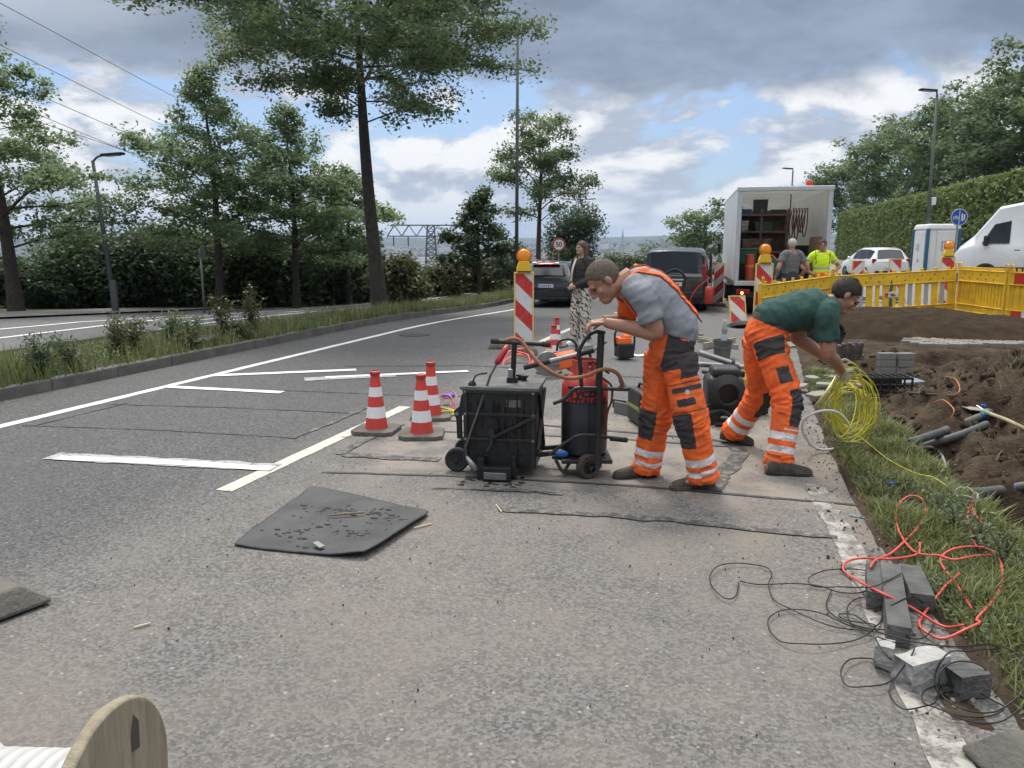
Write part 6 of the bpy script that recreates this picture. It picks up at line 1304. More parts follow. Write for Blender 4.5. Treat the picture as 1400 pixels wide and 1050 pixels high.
wire('wire_tangle', 'black wire coiled round the broken blocks at the grass edge', 'wire', [[(700, 640, .05), (680, 625), (600, 640), (565, 690), (590, 735), (660, 750), (740, 735), (790, 690), (780, 650, .06), (740, 628, .08), (700, 560, .10), (760, 560, .1), (850, 600, .12), (760, 740), (765, 790), (810, 830), (880, 825), (940, 790), (950, 700, .08), (1000, 650, .11), (1080, 650, .11), (1130, 690, .08), (1080, 750), (960, 755), (890, 770), (885, 800), (950, 840), (1060, 875), (1180, 880), (1270, 870)]], .0030, BLKW); wire('wire_tangle', 'black wire trailing along the grass edge in the right foreground', 'wire', [[(700, 520, .1), (850, 560, .1), (1000, 590, .12), (1140, 630), (1230, 650), (1270, 700), (1277, 790), (1200, 820), (1130, 840), (1040, 840), (960, 790), (930, 700, .06), (980, 620, .12), (1060, 610, .11), (1150, 650), (1160, 740), (1060, 760), (980, 760), (930, 800), (1000, 850), (1130, 860), (1200, 830), (1150, 790), (1060, 755)]], .0030, BLKW)
wire('red_cable', 'red cable with a high loop standing on the grass above the blocks', 'cable', [[(680, 275, .1), (700, 245, .1), (760, 220, .05), (820, 195), (870, 150), (893, 80), (880, 40), (835, 27), (790, 55), (776, 110), (790, 170), (830, 225), (870, 250), (940, 265), (1000, 300), (1080, 285), (1190, 255)]], .0062, REDC, .02, .02); wire('red_cable', 'red cable crossing the dark kerb blocks and bending back to the grass', 'cable', [[(1040, 540), (960, 500), (840, 430, .05), (720, 370, .11), (620, 320, .02), (575, 285), (590, 262), (650, 250), (760, 245, .10), (860, 248), (870, 210)]], .0062, REDC, .02, .02)
wire('red_cable', 'red cable in a wide loop on the grass from the trench to the blocks', 'cable', [[(1115, 145), (1075, 80), (1080, 40), (1055, 100), (1060, 170), (1090, 230), (1150, 260), (1180, 320), (1185, 380), (1150, 450), (1090, 515), (1100, 535), (1050, 560), (960, 560), (890, 530), (870, 495), (890, 455), (960, 400), (1020, 355)]], .0062, REDC, .02, .02); wire('red_cable', 'red cable arch nearest the trench crossing the wide loop', 'cable', [[(1070, 470), (1010, 390), (960, 320), (950, 275), (985, 245), (1050, 235), (1110, 245), (1160, 265)]], .0062, REDC, .02, .02)
# yellow cable bundle hanging from the gloved hand
P = []; rr = random.Random(17)
for k in range(330):
    a = k/12*6.283; s = mnoise.noise(Vector((k*.085, 1, 0))); q = mnoise.noise(Vector((k*.08, 7, 3))); w_ = mnoise.noise(Vector((k*.06, 4, 9)))
    cu, cv = 1163+30*s+10*w_, 556+34*q; ru, rv = 24+22*w_, 36+26*s
    p_ = at(cu+ru*math.cos(a), min(617, cv+rv*math.sin(a)), 6.02+.20*math.sin(a*.5+q*2)+.15*w_); gz = (soil_z(p_.x, p_.y) if p_.x > asp_edge(p_.y) else 0)+.02
    p_.z = max(p_.z, gz); P.append(p_)
tail = [at(1165, 588, 6.1), at(1186, 614, 5.95), at(1214, 654, 5.5), at(1248, 676, 5.2), at(1272, 690, 5.0), at(1290, 716, 4.8)]
t = thing('yellow_cable', 'thick bundle of thin yellow cable loops hanging from the green-shirted worker hands to the grass', 'cable', P[0]); MB().tube(catmull(P, 3)+catmull([P[-1]]+[Vector((q.x, q.y, max(q.z, soil_z(q.x, q.y)+.05))) for q in tail], 8)[1:], .0040, 6).build('strand', YELC, t, smooth=True, world=True)
for u, v, u2, v2, lab in ((1113, 558, 1143, 516, 'pale yellow tube end sticking out of the yellow bundle'),): t = MB().tube(W((u, v, 6.2), ((u+u2)/2+1, (v+v2)/2, 6.2), (u2, v2, 6.3)), .012, 8).build('tube_end', mat('pale_yellow', (.55, .50, .25), .5), smooth=True); tag(t, lab, 'tube')
P = [at(1130+33*math.cos(a)+2*math.sin(3*a), 588+27*math.sin(a), 5.85+.12*math.sin(a)) for a in lin(R(70), R(395), 40)]; t = MB().tube(P, .0095, 8).build('hose_ring', mat('white_hose', (.62, .62, .57), .5), smooth=True); tag(t, 'white plastic hose bent into an open ring at the lane edge', 'hose')
def hit(u, v, lift=0.0):             # where the line of sight meets the dug ground
    d, f = ray(u, v); t = 2.5
    while t < 20:
        p = Vector((d.x*t, d.y*t, EYE+d.z*t)); g = (soil_z(p.x, p.y) if p.x > asp_edge(p.y) else 0.0)+lift
        if p.z <= g: return Vector((p.x, p.y, g))
        t += .015
    return p
PIPE = mat('duct_pipe', (.055, .066, .066), .6, .2, 6, .1, 30, dirt=(.16, .125, .09), dirt_amt=.7)
def duct(label, pts, r, group='ducts in the trench', clip=None):
    P = [hit(u, v, r*.8+.01) for u, v, z in pts]; P = catmull(P, 14); t = thing('duct_pipe', label, 'pipe', P[0], 0, group); b = MB(); rs = [r*(1+.05*math.sin(i*2.2)) for i in range(len(P))]; b.tube(P, rs, 14); b.build('pipe_wall', PIPE, t, smooth=True, world=True); MB().tube([P[0]-(P[1]-P[0])*.4, P[0]+(P[1]-P[0])*.2], r*.78, 12).build('pipe_mouth', BLACK, t, world=True)
    if clip is not None: i = int(clip*(len(P)-2)); MB().tube([P[i], P[i]+(P[i+1]-P[i]).normalized()*.045], r*1.12, 14).build('blue_clip', mat('clip_blue', (.03, .08, .28), .5), t, world=True)
    return t
duct('upper grey green duct pipe slanting up the trench side', [(1243, 606, .10), (1290, 590, .16), (1356, 566, .30)], .036, clip=.93); duct('lower grey green duct pipe just under the upper one', [(1262, 612, .05), (1310, 598, .10), (1350, 580, .20)], .034); duct('black duct pipe with blue clip sticking out of the soil at the right edge', [(1328, 676, .10), (1365, 672, .14), (1410, 664, .2)], .036, clip=.72)
A_, B_ = hit(1344, 563, .06), hit(1412, 592, .08); sh = thing('shovel', 'shovel with pale steel blade and wooden handle lying on the soil', 'shovel', A_); MB().tube([A_, A_.lerp(B_, .5)+Vector((0, 0, .01)), B_], [.016, .018, .017], 10).build('handle', mat('shovel_ash', (.36, .30, .19), .7, .2), sh, world=True, smooth=True); MB().tube([A_.lerp(B_, .03), A_.lerp(B_, .16)], .021, 10).build('green_sleeve', mat('sleeve_green', (.12, .26, .12), .6), sh, world=True)
_d = (A_-B_).normalized(); _s = _d.cross(UPZ).normalized(); bl_ = [A_+_d*a_+_s*c_+Vector((0, 0, .01*a_)) for a_, c_ in ((-.02, .03), (.02, .10), (.12, .12), (.22, .08), (.27, 0), (.22, -.08), (.12, -.12), (.02, -.10), (-.02, -.03))]; MB().prism(bl_, (0, 0, .012)).build('blade', mat('worn_steel', (.34, .31, .27), .5, .2, metal=.3, dirt=(.2, .15, .1)), sh, world=True, fixn=True, bevel=.004); MB().tube([A_, A_+_d*.10+Vector((0, 0, .02))], [.02, .012], 8).build('socket', STEEL, sh, world=True)
PAV = mat('paver_grey', (.20, .195, .18), .92, .2, 9, .4, 60, dirt=(.12, .10, .075))
p = hit(1219, 517, 0); rr = random.Random(2)
for k in range(6):
    i, j = k//2, k % 2; t = MB().box((0, 0, 0), (.20, .10, .085), rot=(0, 0, rr.uniform(-.1, .1))).build('paving_block', PAV, bevel=.008); t.location = (p.x+.02*rr.random()-.03+(.16 if j else -.06), p.y+.05*j, soil_z(p.x, p.y)+.09+.088*i); t.rotation_euler.z = YAW+.1*j; tag(t, ('bottom', 'middle', 'top')[i]+' grey paving block of the '+('right' if j else 'left')+' column in the small stack', 'paving block', 'stacked paving blocks')
p = hit(1222, 528, 0); t = MB().box((0, 0, 0), (.56, .34, .035), rot=(.05, -.03, 0)).build('blue_plate', mat('blue_grey_plate', (.15, .19, .24), .6, .2, 8, dirt=(.2, .17, .13)), bevel=.006); t.location = (p.x, p.y, soil_z(p.x, p.y)+.05); t.rotation_euler.z = YAW+R(8); tag(t, 'flat blue grey plate lying under the stacked paving blocks', 'plate')
A_, B_ = hit(1203, 535, .05), hit(1306, 543, .06); t = MB().tube([A_, B_], .012, 8).build('iron_rod', mat('iron', (.06, .055, .05), .6, metal=.5)); tag(t, 'long thin dark iron rod lying over the trench beside the blue plate', 'rod')
p = gp(1211, 549, .02); cr = thing('grate_crate', 'black plastic grid crate sunk in the soil below the blue plate', 'crate', (p.x, p.y, soil_z(p.x, p.y)+.10), YAW); b = MB()
for i in range(6): b.box((-.20+.08*i, -.12, 0), (.014, .02, .20)); b.box((-.20+.08*i, 0, .1), (.012, .26, .014))
for k in range(4): b.box((0, -.12, -.09+.06*k), (.42, .02, .014))
for k in range(4): b.box((0, -.12+.08*k, .1), (.42, .012, .014))
b.build('grid', BLACK, cr); MB().box((0, .12, 0), (.42, .02, .2)).build('back_panel', BLACK, cr)
rr = random.Random(44)
for k, (u, v, lab) in enumerate(((1110, 520, 'broken pale slab nearest the worker boots by the trench head'), (1128, 532, 'broken pale slab under the yellow bundle, left one'), (1152, 540, 'broken pale slab under the yellow bundle, right one'), (1176, 528, 'broken pale slab beside the blue plate'), (1140, 515, 'broken pale slab behind the gloved hand'), (1118, 545, 'small pale slab piece at the lane edge'), (1190, 545, 'thin pale slab piece by the iron rod'), (1095, 530, 'low pale slab flat on the lane edge'))):
    p = gp(u, v, .05); n = 6; o_l = [(.13*rr.uniform(.6, 1.2)*math.cos(i*6.283/n), .09*rr.uniform(.6, 1.2)*math.sin(i*6.283/n), 0) for i in range(n)]; t = MB().prism(o_l, (0, 0, .035)).build('broken_slab', mat('slab_pale', (.28, .255, .215), .92, .25, 8, .4, 50, dirt=(.14, .11, .08)), bevel=.004, fixn=True); t.location = (p.x, p.y, (soil_z(p.x, p.y) if p.x > asp_edge(p.y) else .004)+.03+.012*(k % 3)); t.rotation_euler = (rr.uniform(-.2, .2), rr.uniform(-.2, .2), rr.uniform(0, 3)); tag(t, lab, 'slab', 'broken slabs at the trench head')
p = gp(1160, 492, .1); b = thing('timber_bundle', 'bundle of short dark rough timbers leaning behind the worker forearm', 'timber', (p.x, p.y, right_z(p.x, p.y)), YAW)
for k in range(6): q = MB(); q.box((-.14+.06*k, .03*(k % 2), .14+.015*(k % 3)), (.05, .07, .30), rot=(.15, .08*(k % 3-1), 0)); q.build('timber', mat('old_timber', (.10, .085, .068), .95, .35, 9, .5, 40), b, bevel=.008)
p = gp(1120, 470, .1); t = thing('cable_roll', 'roll of black duct hose standing behind the green-shirted worker arms', 'hose', (p.x+.1, p.y, right_z(p.x, p.y)+.25), YAW); P = [];
for k in range(50): a = k/10*6.283; P.append((.25*math.cos(a), -.12+.006*k, .22*math.sin(a)))
MB().tube(catmull(P, 3), .022, 8).build('strand', RUB, t, smooth=True)
for u, v, lab in ((1219, 668, 'crumpled blue plastic cap lying in the grass below the yellow cable'), (1345, 560, 'blue plastic cap stuck beside the shovel blade'), (1170, 495, 'blue tape end at the gloved hand')):
    p = hit(u, v, .0); z = p.z-.02; b = MB(); b.ell((0, 0, 0), (.028, .022, .018), 8, 5); b.v = [tuple(Vector(q)*(1+.4*mnoise.noise(Vector(q)*60))) for q in b.v]; t = b.build('plastic_litter', mat('clip_blue', (.03, .10, .42), .5)); t.location = (p.x, p.y, z+.05 if u != 1170 else .35); tag(t, lab, 'cap')
c = gp(1318, 690, .03); coil_thing('grey_cable', 'pale grey cable snaking over the soil beside the grass tuft', 'cable', (c.x, c.y, soil_z(c.x, c.y)+.04), .06, .10, 3, .006, mat('grey_cable', (.30, .30, .28), .6), 8, .5); 
P = [hit(u, v, .02+.05*(i_ in (1, 2))) for i_, (u, v) in enumerate(((1252, 612), (1275, 612), (1288, 625), (1296, 650)))]; t = MB().tube(catmull(P, 6), .011, 8).build('bent_tube', mat('bent_grey', (.26, .25, .23), .6), smooth=True); tag(t, 'grey bent tube end curving out of the soil under the duct pipes', 'tube')
for i, pts in enumerate((((1276, 552), (1290, 548), (1304, 560), (1300, 574)), ((1290, 515), (1305, 520), (1312, 535), (1300, 545)))): P = [hit(u, v, .02+.06*(i_ in (1, 2))) for i_, (u, v) in enumerate(pts)]; t = MB().tube(catmull(P, 6), .006, 6).build('orange_cable', mat('orange_cable', (.45, .16, .06), .6), smooth=True); tag(t, ('orange cable loop in the soil left of the shovel blade', 'orange cable loop poking from the cut bank')[i], 'cable')

# foot plates and cable drum at the bottom of the picture
def foot(label, c, rz):
    t = thing('foot_plate', label, 'foot plate', c, rz, 'loose foot plates in the foreground'); w, d, h = .44, .82, .115; b = MB(); o = lambda k, z: [Vector((sx*(w/2-k), sy*(d/2-k*1.7), z)) for sx, sy in ((-1, -1), (1, -1), (1, 1), (-1, 1))]
    b.rings([o(.0, .012), o(.0, .03), o(.05, h-.01), o(.06, h)]); b.build('plate_body', CONC, t, bevel=.012); [MB().box((0, y, h+.002), (.065, .065, .008)).build('socket_hole', BLACK, t) for y in (-.14, .14)]; [MB().box((sx*.17, sy*.34, .012), (.07, .09, .02)).build('rubber_pad', RUB, t) for sx in (-1, 1) for sy in (-1, 1)]; return t
p = gp(72, 826, .0); foot('heavy grey foot plate at the left picture edge, only one end in view', (p.x-.22*math.cos(R(16))-.41*math.sin(R(16)), p.y+.22*math.sin(R(16))-.41*math.cos(R(16)), 0), R(-16)); p = gp(1352, 1020, 0); foot('grey foot plate cut off by the lower right picture corner', (p.x+.36, p.y-.12, 0), R(-68))
c = at(150, 1101, 1.654); DRW = mat('drum_wood', (.29, .245, .175), .85, .2, 3, .25, 30, dirt=(.12, .095, .065), dirt_scale=4, dirt_amt=.6)
_nt = DRW.node_tree; _mp = _nt.nodes.new('ShaderNodeMapping'); _mp.inputs[3].default_value = (9, 3, 1.1)
for _n in [q for q in _nt.nodes if q.type == 'TEX_NOISE']: _nt.links.new(_mp.outputs[0], _n.inputs['Vector'])
_nt.links.new(next(q for q in _nt.nodes if q.type == 'TEX_COORD').outputs['Object'], _mp.inputs[0])
dm = thing('cable_drum', 'worn wooden cable drum flange rising at the bottom left corner', 'cable drum', (c.x, c.y, .262), YAW+R(88)); T = Matrix.Rotation(R(90), 4, 'X')
rr = random.Random(6); prof = MB(); prof.lathe([(.257, -.017), (.262, -.010), (.262, .010), (.257, .017)], 64, 0, Matrix.Translation((0, 0, 0)) @ T); 
for i, q in enumerate(prof.v): n_ = .006*mnoise.noise(Vector(q)*14); v = Vector(q); k = 1+n_*2.2; prof.v[i] = (v.x*k, v.y+n_*.5, v.z*k)
prof.build('flange', DRW, dm, bevel=.003, fixn=True); MB().lathe([(.257, -.017), (.262, 0), (.257, .017)], 64, 0, Matrix.Translation((0, .62, 0)) @ T).build('flange', DRW, dm, fixn=True); MB().cyl((0, .01, 0), (0, .61, 0), .10, n=24).build('core', DRW, dm)
b = MB(); b.prism([(.085, -.0185, .10), (.12, -.0185, .09), (.125, -.0185, .16), (.105, -.0185, .19), (.088, -.0185, .15)], (0, .003, 0)); b.build('dark_stains', mat('stain', (.06, .055, .05), .8), dm)
P = []
for k in range(180): a = k/12*6.283; P.append((.118*math.cos(a), .05+.0030*k, .118*math.sin(a)))
MB().tube(catmull(P, 2), .022, 8).build('wound_cable', mat('wound_white', (.50, .50, .49), .55, .08, 6, dirt=(.34, .32, .29), dirt_amt=.5), dm, smooth=True)
c = at(10, 1075, 1.9); b = MB(); b.ell((0, 0, 0), (.20, .15, .12), 40, 24); b.v = [tuple(Vector(q)*(1+.10*mnoise.noise(Vector(q)*9)+.05*mnoise.noise(Vector((q[0]*30, q[1]*8, q[2]*8))))) for q in b.v]; t = b.build('white_sack', mat('sack_white', (.50, .50, .50), .7, .06, 5, .5, 30), smooth=True); t.location = (c.x-.25, c.y, .10); tag(t, 'crumpled white plastic sack lying left of the cable drum', 'sack')

# ================================================================== PEOPLE
SKIN = mat('skin', (.36, .19, .125), .55, .10, 14, .06, 60, spec=.4); b_ = SKIN.node_tree.nodes['Principled BSDF']; b_.inputs['Subsurface Weight'].default_value = .08; b_.inputs['Subsurface Radius'].default_value = (.02, .008, .004)
SKINW = mat('skin_pale', (.46, .28, .20), .55, .08, 14, .05, 60); SKINT = mat('skin_tanned', (.35, .175, .115), .55, .12, 14, .06, 60)
HIV = mat('hivis_orange', (.86, .135, .018), .78, .10, 5, .2, 110, dirt=(.30, .085, .03), dirt_scale=6, dirt_amt=.75); HDK = mat('work_charcoal', (.040, .034, .037), .9, .2, 9, .2, 90, dirt=(.085, .07, .06), dirt_scale=6, dirt_amt=.5); SILV = mat('reflective_band', (.66, .65, .65), .45, .12, 14, .1, dirt=(.42, .26, .18), dirt_scale=9, dirt_amt=.5)
TSG = mat('shirt_grey', (.245, .255, .28), .95, .10, 5, .15, 120, dirt=(.24, .25, .265), dirt_scale=4, dirt_amt=.35); TGN = mat('shirt_green', (.024, .068, .057), .95, .14, 5, .15, 120, dirt=(.012, .045, .038), dirt_amt=.5); TSD = mat('shirt_darkgrey', (.13, .135, .145), .95, .12, 5); HVY = mat('hivis_yellow', (.58, .80, .015), .8, .06, 6)
SHO = mat('work_shoe', (.035, .028, .024), .8, .3, 12, .3, 60, dirt=(.16, .13, .105), dirt_scale=8, dirt_amt=.55); SOL = mat('shoe_sole', (.025, .023, .022), .9, .3, 12, dirt=(.18, .15, .12)); HAIRG = mat('hair_grey_brown', (.125, .094, .074), .85, .35, 60, .5, 120); HAIRD = mat('hair_dark', (.036, .026, .020), .7, .4, 60, .5, 120); HAIRW = mat('hair_white', (.52, .51, .48), .8, .15, 60, .4, 120); HAIRB = mat('hair_brown', (.10, .055, .032), .6, .3, 40, .3, 90)
EYE_ = mat('eye_dark', (.02, .015, .012), .25); LIP = mat('lip', (.30, .11, .085), .5); GLV = mat('work_glove', (.42, .39, .30), .9, .2, 10, .3, 60, dirt=(.20, .17, .12))
def remesh(b, voxel, it=4, fac=.5):
    o = b.build('tmp', SKIN); m = o.modifiers.new('r', 'REMESH'); m.mode = 'VOXEL'; m.voxel_size = voxel; m.use_smooth_shade = True
    s = o.modifiers.new('s', 'SMOOTH'); s.iterations = it; s.factor = fac
    dg = bpy.context.evaluated_depsgraph_get(); dg.update(); me = bpy.data.meshes.new_from_object(o.evaluated_get(dg)); old = o.data; bpy.data.objects.remove(o); bpy.data.meshes.remove(old); me.materials.clear(); return me
def coords(me): a = np.empty(len(me.vertices)*3); me.vertices.foreach_get('co', a); return a.reshape(-1, 3)
def norms(me): a = np.empty(len(me.vertices)*3); me.vertices.foreach_get('normal', a); return a.reshape(-1, 3)
def centers(me): a = np.empty(len(me.polygons)*3); me.polygons.foreach_get('center', a); return a.reshape(-1, 3)
def wrinkle(me, amp, sc, seed=0, dirs=None, stretch=.35):
    """cloth folds: ridged noise, drawn out across each limb"""
    V, N_ = coords(me), norms(me); d = np.zeros(len(V))
    for i, v in enumerate(V):
        p = Vector(v)*sc; q = Vector((p.x*stretch, p.y*stretch, p.z)) if dirs is None else p+Vector(dirs)*(stretch-1)*p.dot(Vector(dirs))
        a = mnoise.noise(q+Vector((seed, 0, 0))); c = mnoise.noise(q*2.1+Vector((0, seed, 5))); d[i] = (1-2*abs(a))*.6+.4*c
    V += N_*(amp*d)[:, None]; me.vertices.foreach_set('co', V.ravel()); me.update()
def link_mesh(name, me, mats, t, idx=None, smooth=True):
    loc = np.array(t.location); V = coords(me)-loc; me.vertices.foreach_set('co', V.ravel())
    for m in (mats if isinstance(mats, list) else [mats]): me.materials.append(m)
    if idx is not None: me.polygons.foreach_set('material_index', idx.astype(np.int32))
    me.polygons.foreach_set('use_smooth', [smooth]*len(me.polygons)); me.update(); me.name = name; o = bpy.data.objects.new(name, me); COL.objects.link(o); o.parent = t; return o
def segparam(C, A, B):
    A, B = np.array(A), np.array(B); d = B-A; L2 = (d*d).sum(); t = ((C-A)@d)/L2; P = A+np.clip(t, 0, 1)[:, None]*d; return t, np.linalg.norm(C-P, axis=1), C-P
def basis(f, up):
    f = Vector(f).normalized(); up = Vector(up); up = (up-f*up.dot(f)).normalized(); x = f.cross(up); return Matrix((x, f, up)).transposed()
def hand(b, wr, d, n, side, curl=.5, s=1.0, spread=.25):
    """palm, four unequal fingers and a thumb leaving the side of the palm; d fingers, n palm normal, side the thumb side"""
    d = Vector(d).normalized(); n = Vector(n); n = (n-d*n.dot(d)).normalized(); x = d.cross(n); x = x if x.dot(Vector(side)) > 0 else -x
    wr = Vector(wr); b.tube([wr-d*.02*s, wr+d*.03*s, wr+d*.065*s, wr+d*.092*s], [.026*s, .034*s, .040*s, .036*s], 12, flat=.48, up=n)
    for k, (o, l) in enumerate(((.029, .070), (.010, .080), (-.010, .074), (-.028, .058))):
        p = wr+d*.088*s+x*o*s; dd = (d+x*o*spread*8*.3).normalized(); P = [p-dd*.02*s, p]; c = curl*(.8+.15*k)
        for j, f in enumerate((.44, .32, .26)):
            c_ = c*(1, .9, .6)[j]; dd = (dd*math.cos(c_)+n*math.sin(c_)).normalized(); n2 = n; p = p+dd*l*f*s; P.append(p); n = (n-dd*n.dot(dd)); n = n.normalized() if n.length > 1e-4 else n2
        n = Vector(d.cross(x)); n = n if n.dot(n2) > 0 else -n; n.normalize()
        b.tube(P, [.0098*s, .0098*s, .0092*s, .0085*s, .0068*s], 8)
    p = wr+d*.030*s+x*.032*s; q = p+(d*.5+x*.75+n*.25).normalized()*.036*s; r = q+(d*.85+x*.1+n*.45).normalized()*.030*s; e = r+(d*.85-x*.2+n*.5).normalized()*.022*s
    b.tube([p-x*.015*s, p, q, r, e], [.013*s, .0135*s, .0115*s, .010*s, .0075*s], 8)
def head_shape(b, c, M, s=1.0, fem=False):
    T = Matrix.Translation(c) @ M.to_4x4() @ Matrix.Scale(s, 4)
    def E(p, r, n=18, m=12): b.ell((0, 0, 0), r, n, m, 0, T @ Matrix.Translation(p)) if False else b.add(*_ell(p, r, n, m), 0, T)
    E((0, -.012, .030), (.076, .098, .092)); E((0, .022, -.030), (.064, .070, .085)); E((0, .056, -.084), (.036 if fem else .042, .042, .034)); E((0, .030, -.060), (.055, .050, .05))
    E((0, .080, .020), (.052, .015, .016)); E((0, .107, -.026), (.014, .018, .016)); E((0, .099, -.002), (.010, .016, .034)); E((0, .084, -.062), (.024, .011, .007)); E((0, .083, -.074), (.021, .011, .007))
    for sx in (-1, 1): E((sx*.077, -.010, -.008), (.010, .019, .029)); E((sx*.042, .062, -.024), (.022, .017, .020)); E((sx*.012, .098, -.032), (.009, .012, .009))
def _ell(c, r, n, m):
    q = MB(); q.ell(c, r, n, m); return q.v, q.f
def cap_hair(t, c, M, m, s=1.0, hl=-.02, thick=1.06, back=-.06, front=.055, name='hair', bald=0.0):
    """hair over the skull above a line that runs from the forehead down to the nape"""
    T = Matrix.Translation(c) @ M.to_4x4() @ Matrix.Scale(s, 4); q = MB(); q.ell((0, -.012, .030), (.076*thick, .098*thick, .092*thick), 56, 40); keep = []
    def lim(y): return back+(front-back)*sm((y+.075)/.155)
    for f in q.f:
        cc = sum((Vector(q.v[i]) for i in f), Vector())/len(f)
        if cc.z > lim(cc.y)+.008*mnoise.noise(cc*60) and not (cc.y > .078 and cc.z < .068): keep.append(f)
    V = [tuple(T @ (Vector(v)*(1+.02*mnoise.noise(Vector(v)*45)))) for v in q.v]; h = MB(); h.v = V; h.f = keep; h.m = [0]*len(keep); o = h.build(name, m, t, smooth=True, world=True); md = o.modifiers.new('Solidify', 'SOLIDIFY'); md.thickness = .004*s; md.offset = -.2
    rr = random.Random(int(abs(c[0])*1000)); st = MB(); R3 = M.to_3x3()
    for k in range(1900):                       # short strands lying over the cap and past its edge
        f = keep[rr.randrange(len(keep))]; p0 = sum((Vector(q.v[i]) for i in f), Vector())/len(f)+Vector((rr.uniform(-1, 1), rr.uniform(-1, 1), rr.uniform(-1, 1)))*.004; nn = (p0-Vector((0, -.012, .03))).normalized()
        g = Vector((rr.uniform(-.5, .5), -.35+rr.uniform(-.5, .5), -.9+rr.uniform(-.4, .4))); g = (g-nn*g.dot(nn)).normalized()+nn*rr.uniform(.05, .5); g.normalize(); sd = g.cross(nn).normalized()*.0011; l = rr.uniform(.010, .022)*(1.5 if thick > 1.02 else .8)
        st.add([p0-sd, p0+sd, p0+g*l], [(0, 1, 2)], 0, T)
    st.build('hair_strands', m, o, world=False); so = [w for w in bpy.data.objects if w.parent == o][0]; so.data.transform(Matrix.Translation(-Vector(t.location))); so['kind'] = 'stuff'
    return o
def shoe(t, heel, toe, m=SHO, w=.046, ank=None, sole=SOL):
    heel, toe = Vector(heel), Vector(toe); d = (toe-heel); L_ = d.length; d.normalize(); x = d.cross(Vector((0, 0, 1))).normalized(); z = x.cross(d); b = MB(); rs = []
    for f, hw, h in ((0, .55, .055), (.06, .80, .085), (.2, .88, .098), (.36, .86, .096), (.55, .95, .070), (.75, 1.04, .055), (.9, .90, .045), (.98, .6, .032), (1.0, .3, .02)):
        p = heel+d*L_*f; k = hw*w; rs.append([p+x*k*1.0*math.cos(a)+z*(.018+(h*(math.sin(a) if math.sin(a) > 0 else 0)) if math.sin(a) > -.1 else .012) for a in lin(0, 6.283, 16)[:-1]])
    b.rings(rs); o = b.build('shoe', m, t, smooth=True, world=True, fixn=True, sub=1)
    s = MB(); pr = [(0, .5), (.05, .85), (.2, .95), (.45, .88), (.72, 1.10), (.9, .98), (.985, .6), (1.01, .25)]; ol = [heel+d*L_*f+x*k*w*1.05 for f, k in pr]+[heel+d*L_*f-x*k*w*1.05 for f, k in reversed(pr)]; s.prism(ol, z*.026); s.build('sole', sole, o, world=False, fixn=True, bevel=.005); so = bpy.data.objects[[q.name for q in o.children][0]]
    so.data.transform(Matrix.Translation(-Vector(t.location))); l = MB(); 
    for f in (.40, .47, .54): p = heel+d*L_*f+z*(.100-.09*(f-.38)); l.tube(catmull([p-x*.03-z*.012, p+z*.006, p+x*.03-z*.012], 3), .0035, 5)
    la = l.build('laces', sole, o); la.data.transform(Matrix.Translation(-Vector(t.location))); return o
